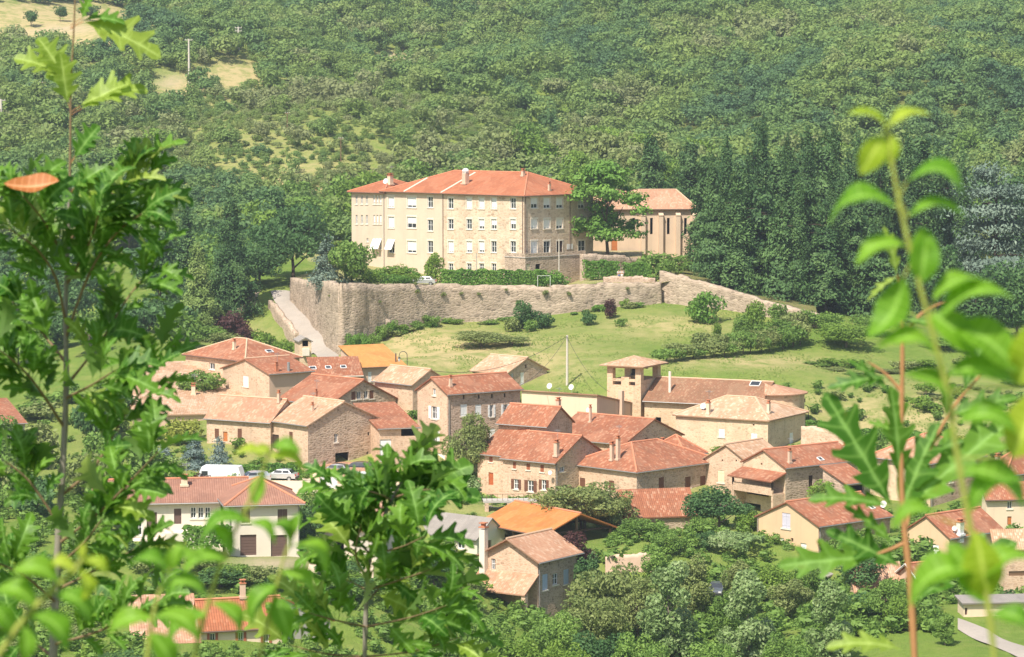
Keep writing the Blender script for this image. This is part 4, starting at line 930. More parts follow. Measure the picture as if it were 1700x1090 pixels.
rwall('garden_wall', 'low stone terrace wall below the brown-shuttered house', [(770, 838, 858, 343), (820, 842, 862, 341), (880, 840, 864, 340), (925, 838, 862, 341)], 'stone_rubble', .5)
rwall('garden_wall', 'garden wall with pink coping in the bushes below the orange barn', [(1005, 925, 940, 316), (1050, 920, 935, 316), (1095, 921, 936, 316)], 'plaster_pink', .4)
# rough outcrop with two small caves at the wall's foot
p = at(602, 548, 451.5); rnd = random.Random(3); Vr, Fr = [], []
for i in range(15):
    bm = bmesh.new(); bmesh.ops.create_icosphere(bm, subdivisions=3, radius=1); sx, sy, sz = rnd.uniform(.6, 1.3), rnd.uniform(.6, .9), rnd.uniform(.35, .75); c = Vector((rnd.uniform(-2.6, 3.6), rnd.uniform(-6.0, -4.6), rnd.uniform(-1.2, 1.6))); n0 = len(Vr)
    for v in bm.verts:
        k = 1 + .28 * mnoise.noise(v.co * 1.6 + c * 3) + .12 * mnoise.noise(v.co * 5 + c); q = v.co * k; q.z = round(q.z * 3.2) / 3.2 * .6 + q.z * .4; Vr.append((q.x * sx + c.x, q.y * sy + c.y, q.z * sz + c.z))
    for f in bm.faces: Fr.append([n0 + v.index for v in f.verts])
    bm.free()
tag(put('rock_outcrop', np_mesh('rock_outcrop', Vr, Fr), 'stone_wall_old', None, Matrix.Translation(p)), 'rough rock outcrop with ledges at the foot of the retaining wall', 'rock')
# terrace ground: sheet from the wall tops back to the hill
front = [at(a[0], a[1], a[3] + 1.2) for a in WALL[:3]] + [at(a[0], a[1], a[3] + .8) for a in WALL[3:]] + [at(a[0], a[1], a[3] + .6) for a in W2[1:]]
V = []; F = []; NB = 14
for i, p in enumerate(front):
    back = Vector((p.x * 1.13, 536, 30.6)); z0 = p.z - (1.0 if p.x < 10 else (-.05 if p.x < 24.4 else .4))
    for k in range(NB + 1):
        w = k / NB; q = p.lerp(back, w); zz = z0 + (max(30.4, tz(q.x, q.y)) - z0) * (w ** .8 if p.x > 28 else max(0, (w - .6) / .4)); V.append((q.x, q.y, zz + (RNG.normal(0, .05) if k else 0)))
for i in range(len(front) - 1):
    for k in range(NB): F.append((i * (NB + 1) + k, (i + 1) * (NB + 1) + k, (i + 1) * (NB + 1) + k + 1, i * (NB + 1) + k + 1))
TV = np.array(V)
tag(put('terrace_ground', np_mesh('terrace_ground', V, F, True, {'dry': ('POINT', [.45] * len(V)), 'earth': ('POINT', [.15 if v[0] < 15 else 0 for v in V]), 'litter_shade': ('POINT', [float(v[0] > 26) for v in V])}), 'meadow'), 'terrace ground behind the retaining wall', 'ground', kind='structure')
UT = [(966, 422, 455, 474), (1010, 423, 456, 478), (1064, 428, 456, 484)]
rwall('upper_wall', 'short stone wall carrying the upper terrace below the leaning tree', UT, 'stone_rubble', .5)
_f = [at(a[0], a[1], a[3] + .4) for a in UT]; _V = [(p.x, p.y, 32.35) for p in _f] + [(p.x + 1.5, 503, 32.35) for p in _f]
tag(put('upper_terrace', np_mesh('upper_terrace', _V, [(0, 1, 4, 3), (1, 2, 5, 4)], False, {'dry': ('POINT', [.7] * 6), 'earth': ('POINT', [.5] * 6), 'litter_shade': ('POINT', [0] * 6)}), 'meadow'), 'upper terrace ground in front of the chapel', 'ground', kind='structure')
def terr(x, y):
    """height of the terrace sheet near x,y"""
    d = (TV[:, 0] - x) ** 2 + (TV[:, 1] - y) ** 2; k = np.argsort(d)[:4]; w = 1 / (d[k] + .5); return float((TV[k, 2] * w).sum() / w.sum())
# ================================================================ vegetation
def foliage(name, cd, cm, cl, trans=.3, hue=.25, rough=.6, spec=.25):
    t = NT(name); oi = t.n('ShaderNodeObjectInfo'); a = t.n('ShaderNodeAttribute', attribute_name='tint').outputs['Fac']
    col = t.ramp(a, [(0, cd), (.5, cm), (1, cl)])
    col = t.mix(t.math('MULTIPLY', oi.outputs['Random'], hue), col, t.mix(oi.outputs['Random'], tuple(x * .7 for x in cd), tuple(min(1, x * 1.25) for x in cl)))
    b = t.bsdf(col, rough, spec); tr = t.n('ShaderNodeBsdfTranslucent'); t.l(t.mix(.5, col, tuple(min(1, x * 1.3) for x in cl)), tr.inputs[0])
    mx = t.n('ShaderNodeMixShader'); mx.inputs[0].default_value = trans; t.l(b.outputs[0], mx.inputs[1]); t.l(tr.outputs[0], mx.inputs[2])
    M[name] = t.done(mx)
foliage('leaf_mid', (0.081, 0.156, 0.032), (0.156, 0.267, 0.052), (0.255, 0.384, 0.081))
foliage('leaf_dark', (0.042, 0.104, 0.034), (0.081, 0.169, 0.052), (0.143, 0.247, 0.078))
foliage('leaf_bright', (0.094, 0.176, 0.024), (0.165, 0.275, 0.039), (0.264, 0.380, 0.066))
foliage('leaf_olive', (0.128, 0.183, 0.051), (0.220, 0.275, 0.085), (0.329, 0.366, 0.134))
foliage('leaf_silver', (0.111, 0.195, 0.058), (0.189, 0.299, 0.085), (0.429, 0.507, 0.260))
foliage('leaf_conifer', (.020, .060, .022), (.054, .122, .038), (.14, .235, .068), .15)
foliage('leaf_conifer_light', (0.104, 0.182, 0.046), (0.195, 0.286, 0.072), (0.325, 0.403, 0.117), .15)
foliage('leaf_cedar', (0.060, 0.102, 0.078), (0.114, 0.168, 0.126), (0.240, 0.306, 0.228), .1)
foliage('leaf_bluespruce', (0.090, 0.145, 0.130), (0.155, 0.220, 0.200), (0.260, 0.330, 0.300), .1)
foliage('leaf_yellow', (0.170, 0.210, 0.030), (0.280, 0.320, 0.050), (0.420, 0.440, 0.100))
foliage('leaf_purple', (0.050, 0.020, 0.025), (0.085, 0.035, 0.035), (0.130, 0.060, 0.050))
foliage('leaf_brown', (0.100, 0.085, 0.050), (0.170, 0.140, 0.085), (0.250, 0.210, 0.130))
foliage('leaf_hedge', (0.068, 0.162, 0.024), (0.121, 0.257, 0.038), (0.216, 0.365, 0.068))
foliage('grass_blades', (0.140, 0.210, 0.035), (0.210, 0.270, 0.060), (0.340, 0.330, 0.120), .3, 0)
# one material for the distant wood; 'hue' is the kind of tree
t = NT('leaf_forest'); a = t.n('ShaderNodeAttribute', attribute_name='tint').outputs['Fac']; h = t.n('ShaderNodeAttribute', attribute_name='hue').outputs['Fac']
lo = t.ramp(h, [(0, (.085, .165, .075)), (.3, (.13, .225, .07)), (.6, (.20, .285, .075)), (.85, (.235, .27, .11)), (1, (.24, .25, .11))])
hi = t.ramp(h, [(0, (.15, .27, .12)), (.3, (.225, .355, .11)), (.6, (.315, .42, .115)), (.85, (.37, .41, .19)), (1, (.37, .38, .19))])
c = t.mix(a, lo, hi); b = t.bsdf(c, .65, .2); tr = t.n('ShaderNodeBsdfTranslucent'); t.l(c, tr.inputs[0]); mx = t.n('ShaderNodeMixShader'); mx.inputs[0].default_value = .42
t.l(b.outputs[0], mx.inputs[1]); t.l(tr.outputs[0], mx.inputs[2]); M['leaf_forest'] = t.done(mx)

def unit(a): return a / np.maximum(np.linalg.norm(a, axis=1, keepdims=True), 1e-9)
def leaves(P, N, size, rng, asp=.55, fold=.18):
    """rhombic leaf clumps at P facing N"""
    n = len(P); t_ = unit(np.cross(N, rng.normal(size=(n, 3)))); s_ = np.cross(N, t_); sz = (size * rng.uniform(.6, 1.45, n))[:, None]
    a = sz * t_; b = sz * asp * s_; up = N * sz * fold
    V = np.stack([P - a, P + b + up, P + a, P - b + up], 1).reshape(-1, 3); F = np.arange(4 * n).reshape(n, 4)
    return V, F
SOFT = [1.0]
def blob_cloud(blobs, n, size, seed, up=.25, rnd=.65, shell=(.72, 1.05), asp=1.0):
    rng = np.random.default_rng(seed); B = np.array(blobs, float); B[:, [2, 4]] *= asp; w = (B[:, 3] * B[:, 4]); w = w / w.sum(); k = rng.choice(len(B), n, p=w)
    d = unit(rng.normal(size=(n, 3))); r = rng.uniform(*shell, n)[:, None]; P = B[k, :3] + d * B[k][:, [3, 3, 4]] * r
    N = unit(d * .8 + rng.normal(size=(n, 3)) * rnd * SOFT[0] + np.array([0, 0, up])); V, F = leaves(P, N, size, rng)
    cl = rng.uniform(0, 1, len(B))[k]; tint = np.clip(.15 + .45 * cl + .4 * rng.uniform(0, 1, n) ** 1.5, 0, 1)
    return V, F, tint
def proto(kind, n, size, seed, asp=1.0):
    V, F, T = proto_(kind, n, size, seed, asp); V = V.copy(); V[:, 2] /= asp; return V, F, T
def proto_(kind, n, size, seed, asp):
    rng = np.random.default_rng(seed); bl = []
    if kind in ('round', 'bush', 'spread', 'tall'):
        zc, hz, nb = {'round': (.58, .40, 20), 'bush': (.46, .46, 16), 'spread': (.62, .33, 24), 'tall': (.54, .46, 26)}[kind]
        for i in range(nb):
            d = unit(rng.normal(size=(1, 3)))[0]; rr = rng.uniform(.45, .78)
            if kind == 'tall': d[:2] *= .8
            r = rng.uniform(.13, .22); bl.append((d[0] * .5 * rr, d[1] * .5 * rr, max(zc + d[2] * hz * rr, .12), r, r * (.85 if kind != 'tall' else 1.0) * hz / .45))
        bl.append((0, 0, zc, .30, hz * .6))
        V, F, T = blob_cloud(bl, n, size, seed + 1, asp=asp)
    elif kind == 'airy':                       # flat drooping tiers on spreading limbs
        for i in range(52):
            a = rng.uniform(0, 6.28); z = rng.uniform(.22, .95); q = rng.uniform(.05, .48) * math.sin(math.pi * min(1, .18 + .8 * z)) ** .6; bl.append((q * math.cos(a), q * math.sin(a), z, rng.uniform(.12, .20), rng.uniform(.045, .08)))
        V, F, T = blob_cloud(bl, n, size, seed + 1, .5, .4, (.2, 1.05), asp=asp)
    elif kind == 'poplar':
        for i in range(30):
            a = rng.uniform(0, 6.28); z = rng.uniform(.1, .95); q = .30 * (math.sin(math.pi * min(z * .85 + .1, 1)) ** .7) * rng.uniform(.4, 1); bl.append((q * math.cos(a), q * math.sin(a), z, .12, .09))
        V, F, T = blob_cloud(bl, n, size, seed + 1, .1, .9, asp=asp)
    else:                                      # conifers: branch fans in whorls
        Ps, Ns, Ts = [], [], []
        lev, droop, r0, pw, base = {'conifer': (17, .09, .5, 1.0, .06), 'pine': (10, .02, .5, .5, .20), 'cedar': (8, .0, .5, .6, .12), 'spruce': (16, .08, .5, .95, .03)}[kind]
        for i in range(lev):
            h = base + (1 - base) * (i + .3) / lev; R = r0 * (1 - h + .03) ** pw * rng.uniform(.78, 1.1); nbr = max(4, int((6 if kind == 'cedar' else 9) * (.4 + R * 1.6)))
            for j in range(nbr):
                a = rng.uniform(0, 6.28); L = R * rng.uniform(.5, 1.25); m_ = max(3, int(n * L / (lev * nbr * .26))); s = rng.uniform(.12, 1, m_) ** .75; wd = .075 * (1.15 - s) + .03
                if kind == 'cedar': wd = wd * 2.2
                off = rng.normal(size=m_) * wd; x = s * L; th = rng.normal(size=m_) * (.022 if kind == 'cedar' else .026)
                hz = h - droop * s ** 2 * (.5 + R) + th + rng.uniform(-.012, .012)
                Ps.append(np.stack([x * math.cos(a) - off * math.sin(a), x * math.sin(a) + off * math.cos(a), hz], 1))
                o = np.stack([np.full(m_, math.cos(a)), np.full(m_, math.sin(a)), np.full(m_, 1.1 if kind == 'cedar' else .7)], 1); Ns.append(unit(o + rng.normal(size=(m_, 3)) * .55))
                Ts.append(np.clip(.1 + .45 * rng.uniform() + .5 * s * rng.uniform(.3, 1, m_), 0, 1))
        P, N, T = map(np.concatenate, (Ps, Ns, Ts)); P[:, 2] *= asp; V, F = leaves(P, N, size, rng, .45)
    return V, F, T
def trunk_mesh(kind, seed, name='trunk'):
    rnd = random.Random(seed); m = MB(); r = {'poplar': .018, 'bush': .02, 'conifer': .018, 'spruce': .016, 'pine': .02, 'cedar': .026}.get(kind, .024)
    top = {'bush': .5, 'conifer': .93, 'spruce': .93, 'pine': .9, 'cedar': .92, 'poplar': .85}.get(kind, .62); pts = []; x = y = 0
    for i in range(7):
        pts.append((x, y, -.06 + (top + .06) * i / 6)); x += rnd.uniform(-.012, .012); y += rnd.uniform(-.012, .012)
    m.tube(pts, [r * (1.5 if i == 0 else 1) * (1 - .75 * i / 6) for i in range(7)], 7)
    for i in range(3 if kind == 'bush' else 8):
        z = rnd.uniform(.25, .85) * top; a = rnd.uniform(0, 6.28); L = rnd.uniform(.16, .34) * (.5 if kind in ('poplar', 'spruce') else 1); k = .75 if kind not in ('conifer', 'pine', 'cedar', 'spruce') else .05
        p0 = Vector((0, 0, z)); d = Vector((math.cos(a), math.sin(a), k)); m.tube([p0, p0 + d * L * .5 + Vector((0, 0, .01)), p0 + d * L + Vector((0, 0, .05 * k))], [r * .5, r * .32, r * .12], 5)
    return m.mesh(name, True)
PROTO = {}
def get_proto(kind, lod, v, asp=1.0):
    """lod 0 = nearest trees, 1 = middle, 2 = hillside"""
    k = (kind, lod, v, asp)
    if k not in PROTO:
        n = {0: 5200, 1: 2600, 2: 900}[lod]; size = {0: .020, 1: .026, 2: .042}[lod]
        if kind in ('conifer', 'pine', 'cedar', 'spruce'): n = int(n * (1.6 if kind == 'cedar' else 1.5)); size *= .8
        if kind == 'airy': n = int(n * 1.25)
        if kind == 'bush': n = int(n * .6); size *= 1.25
        sd = sum(map(ord, kind)) * 7 + v * 131 + lod; n = int(n * max(asp, .8) ** .9 * 1.25); size *= max(1, asp) ** .25 * 1.12; V, F, T = proto(kind, n, size, sd, asp)
        PROTO[k] = (np_mesh('crown', V, F, False, {'tint': ('FACE', T)}), trunk_mesh(kind, sd))
    return PROTO[k]
NTREE = [0]
def clear_of_houses(px, Y):
    p = at(px, 600, Y); return not any(B_.inside(p.x, Y, 1.5) for B_ in BLOCKS)
def tree(px, ptop, wpx, Y, kind, mat, label, cat='tree', name='tree', group=None, lod=1, zb=None, bark='bark', pb=None, lean=0, v=None, minh=.5, x=None):
    """a tree whose top is at pixel (px, ptop) and crown wpx pixels wide, standing on the ground at depth Y"""
    p = at(px, ptop, Y); z0 = zb if zb is not None else tz(p.x, Y)
    if pb is not None:
        z0 = at(px, pb, Y).z
        if name != 'wall_plant':           # stand it on whichever ground lies there
            c_ = [tz(p.x, Y)] + ([terr(p.x, Y)] if Y > 440 and px > 482 else []); z0 = min(c_, key=lambda q: abs(q - z0)) - .1
    H_ = max(p.z - z0, minh); w = wpx * mpp(Y) * 1.18; asp = min((.8, 1.25, 1.9, 2.8, 3.8), key=lambda q: abs(math.log(q / (H_ / w))))
    NTREE[0] += 1; rnd = random.Random(NTREE[0]); v = rnd.randrange(3) if v is None else v
    W = Matrix.Translation((p.x, Y, z0)) @ Matrix.Rotation(rnd.uniform(0, 6.28), 4, 'Z') @ Matrix.Rotation(lean, 4, 'Y')
    r = root(name, label, cat, W, group); cm, tm_ = get_proto(kind, lod, v, asp)
    SC = Matrix.Diagonal((w, w, H_, 1))
    for nm, me, mt in (('crown' if cat == 'tree' else 'foliage', cm, mat), ('trunk' if cat == 'tree' else 'stem', tm_, bark)):
        if not me.materials: me.materials.append(None)
        o = bpy.data.objects.new(nm, me); COL.objects.link(o); o.parent = r; o.matrix_basis = SC; PW[o.name] = W
        o.material_slots[0].link = 'OBJECT'; o.material_slots[0].material = M[mt]
    return r

# ---- conifer wood right of the chapel
rnd = random.Random(11)
CON = [(1178, 252, 62, 494), (1203, 226, 66, 498), (1232, 262, 60, 486), (1262, 208, 74, 505), (1300, 226, 70, 496), (1338, 218, 68, 510), (1374, 232, 66, 498), (1410, 222, 70, 512), (1448, 236, 68, 500), (1490, 220, 70, 515), (1528, 238, 70, 503), (1566, 236, 66, 512),
       (1190, 330, 70, 480), (1222, 318, 66, 478), (1258, 300, 72, 482), (1296, 312, 70, 476), (1335, 298, 74, 480), (1372, 318, 70, 474), (1412, 300, 70, 480), (1452, 320, 74, 474), (1494, 304, 72, 482), (1536, 322, 74, 476), (1578, 300, 72, 484), (1600, 250, 66, 520), (1680, 250, 70, 525), (1700, 300, 70, 500),
       (1165, 380, 46, 486), (1160, 300, 52, 500), (1145, 250, 50, 530), (1110, 262, 50, 540), (1082, 240, 56, 548)]
for i, (px, pt, w, Y) in enumerate(CON):
    tree(px, pt + rnd.uniform(-22, 44), w * rnd.uniform(1.15, 1.7), Y - (14 if 12 <= i < 20 else 0), 'conifer' if i % 2 else 'pine', 'leaf_conifer', 'tall dark conifer in the dense wood right of the chapel', name='conifer_tree', group='conifers beside the chapel', bark='bark_dark', zb=(terr(at(px, 400, Y).x, Y - (14 if 12 <= i < 20 else 0)) if 1160 < px < 1400 else None), lod=1)
for px, pt, w, Y in [(1182, 246, 46, 476), (1206, 214, 54, 474), (1240, 250, 46, 470), (1266, 196, 60, 478), (1306, 222, 50, 472), (1342, 206, 54, 480), (1384, 228, 50, 474), (1424, 212, 56, 480), (1464, 232, 50, 474), (1508, 212, 56, 482), (1556, 226, 54, 478), (1598, 240, 50, 480), (1228, 300, 52, 464), (1326, 290, 54, 462), (1400, 282, 52, 464)]:
    tree(px, pt, w, Y, 'spruce', 'leaf_conifer', 'pointed dark spruce spire rising among the conifers right of the chapel', name='spruce_tree', group='spruce spires beside the chapel', bark='bark_dark', zb=(terr(at(px, 400, Y).x, Y) if px < 1400 else None), lod=1)
tree(1655, 268, 150, 470, 'cedar', 'leaf_cedar', 'big blue-grey cedar with flat layered branches at right', name='cedar_tree', bark='bark_dark', lod=0, pb=545)
for i, (px, pt, w, Y, pb) in enumerate([(1560, 400, 90, 462, 530), (1620, 450, 90, 455, 560), (1690, 420, 100, 450, 560), (1480, 430, 80, 460, 530)]):
    tree(px, pt, w, Y, 'round', 'leaf_dark', 'dark broadleaf tree at the foot of the cedar and conifers', name='broadleaf_tree', group='dark trees under the cedar', pb=pb)
# ---- trees left of the retaining wall
for px, pt, w, Y, kind, mt, lab, pb, nm in [
    (309, 336, 74, 470, 'spruce', 'leaf_conifer', 'dark blue-green conifer at the left of the lane wood', 560, 'conifer_tree'),
    (383, 314, 96, 472, 'spruce', 'leaf_conifer', 'tallest dark conifer left of the lane, with pointed top', 530, 'conifer_tree'),
    (328, 396, 84, 462, 'spruce', 'leaf_conifer_light', 'yellow-green layered conifer in front of the dark trees', 565, 'conifer_tree'),
    (487, 336, 128, 492, 'round', 'leaf_dark', 'broad dark round-headed tree beside the top of the lane', 490, 'broadleaf_tree'),
    (430, 395, 90, 486, 'round', 'leaf_dark', 'dark leafy tree between the tall conifer and the lane', 520, 'broadleaf_tree'),
    (262, 380, 74, 485, 'round', 'leaf_dark', 'dark tree left of the blue-green conifer', 580, 'broadleaf_tree'),
    (543, 386, 74, 455, 'spruce', 'leaf_cedar', 'grey-green spruce on the terrace corner', 474, 'spruce_tree'),
    (584, 386, 82, 455, 'bush', 'leaf_mid', 'dense dark round tree touching the left end of the red-roofed block', 476, 'broadleaf_tree'),
    (385, 505, 60, 462, 'bush', 'leaf_purple', 'dark purple shrub tree below the lane wall', 545, 'shrub'),
    (410, 530, 34, 456, 'bush', 'leaf_purple', 'small reddish bush left of the lane wall', 552, 'shrub'),
    (433, 543, 50, 446, 'bush', 'leaf_bright', 'bright green bush above the winding lane house', 566, 'shrub'),
    (470, 556, 40, 440, 'bush', 'leaf_bright', 'bright bush beside the wayside shrine', 585, 'shrub'),
    (365, 478, 80, 476, 'round', 'leaf_mid', 'leafy tree between the yellow-green conifer and the lane wall', 545, 'broadleaf_tree'),
    (408, 470, 60, 484, 'round', 'leaf_dark', 'dark rounded tree behind the outer lane wall', 530, 'broadleaf_tree'),
    (372, 548, 60, 448, 'bush', 'leaf_olive', 'straw-coloured garden shrub behind the wide hipped roof', 575, 'shrub'),
    (345, 540, 70, 456, 'round', 'leaf_mid', 'mid-green tree below the yellow-green conifer', 590, 'broadleaf_tree'),
    (300, 555, 60, 450, 'round', 'leaf_dark', 'dark tree behind the red hipped roof at left', 600, 'broadleaf_tree')]:
    tree(px, pt, w, Y, kind, mt, lab, 'shrub' if nm == 'shrub' else 'tree', nm, pb=pb, lod=0 if w > 75 else 1, bark='bark_dark')
tree(1008, 266, 118, 486, 'airy', 'leaf_hedge', 'wide airy tree with leaning limbs in front of the chapel', name='broadleaf_tree', lod=0, bark='bark_dark', zb=32.3, v=1)
for i in range(58):
    px = rnd.uniform(-60, 300) if i < 44 else rnd.uniform(250, 440); Y = rnd.uniform(430, 530) if i < 44 else rnd.uniform(478, 535); tree(px, 560 - (Y - 430) * 1.55 + rnd.uniform(-22, 22), rnd.uniform(55, 80), Y, rnd.choice(['round', 'round', 'tall']), rnd.choice(['leaf_dark', 'leaf_dark', 'leaf_mid']), 'dark tree in the valley wood behind the left oak sapling', name='broadleaf_tree', group='valley wood at left', lod=2, minh=6)
# ---- terrace shrubs and hedges
def hedge(name, label, pts, hpx, wid, mat='leaf_hedge', seed=0, cat='hedge', sizem=.22, dens=70):
    """a clipped hedge along (px, py_base, Y) points"""
    rng = np.random.default_rng(seed + 50); P0 = [at(*p) for p in pts]; o = P0[0].copy(); Ps, Ns = [], []
    for p, q in zip(P0, P0[1:]):
        L = (q - p).length; h = hpx * mpp(p.y); n = int(dens * L * (h + wid)); w = rng.uniform(0, 1, n); a = np.array(p)[None] + w[:, None] * np.array(q - p)[None]
        d = (q - p).normalized(); s = np.array([d.y, -d.x, 0]); sd = rng.choice([0, 1, 2], n, p=[.45, .15, .4]); lump = .045 * np.sin(w * L * 1.9 + seed) + .03 * np.sin(w * L * 4.3)
        off = np.where(sd == 0, wid / 2, np.where(sd == 1, -wid / 2, rng.uniform(-.5, .5, n) * wid)); z = np.where(sd == 2, h, rng.uniform(0, 1, n) * h) * (1 + lump) + rng.normal(0, .05, n)
        off = off + rng.normal(0, .07, n); X = a + off[:, None] * s[None]; X[:, 2] += z; Ps.append(X - np.array(o))
        Nn = np.where((sd == 2)[:, None], np.array([[0, 0, 1.0]]), s[None] * np.where(sd == 1, -1, 1)[:, None]); Ns.append(unit(Nn + rng.normal(size=(n, 3)) * .55))
    P, N = np.concatenate(Ps), np.concatenate(Ns); V, F = leaves(P, N, sizem, rng); T = np.clip(rng.uniform(0, 1, len(P)) * .6 + .25 + .2 * np.sin(P[:, 0] * .9 + seed), 0, 1)
    ob = put(name, np_mesh(name, V, F, False, {'tint': ('FACE', T)}), mat, None, Matrix.Translation(o)); return tag(ob, label, cat)
hedge('hedge', 'long clipped hedge on the terrace in front of the red-roofed block', [(733, 473, 463), (800, 473, 464), (860, 474, 465), (905, 474, 466)], 24, 2.6, seed=1)
hedge('hedge', 'boxy clipped hedge left of the gap where the two visitors stand', [(969, 461, 470), (1026, 461, 471)], 27, 2.2, seed=2)
hedge('hedge', 'clipped hedge right of the gap where the two visitors stand', [(1035, 461, 470), (1078, 462, 471)], 24, 2.2, seed=3)
hedge('hedge', 'long green hedge above the garden wall below the meadow', [(1335, 711, 388), (1375, 716, 386), (1415, 726, 383), (1460, 728, 382), (1535, 733, 381)], 13, 1.3, seed=4)
hedge('hedge', 'yellow-green hedge behind the weathered hipped roof', [(1575, 742, 376), (1620, 752, 374), (1660, 758, 373)], 20, 1.4, 'leaf_yellow', seed=5)
hedge('hedge', 'clipped hedge behind the cars in the parking area', [(392, 800, 350), (440, 798, 351), (500, 795, 352)], 26, 1.3, seed=6)
hedge('hedge', 'dark clipped hedge along the white villa front', [(305, 908, 297.5), (345, 907, 297.5), (384, 905, 297.5)], 32, 1.4, seed=7)
hedge('vegetable_row', 'leafy vegetable bed beside the ochre gabled house', [(1190, 898, 323), (1225, 902, 322), (1255, 907, 321)], 12, 5.0, 'leaf_silver', seed=8, cat='vegetable bed')
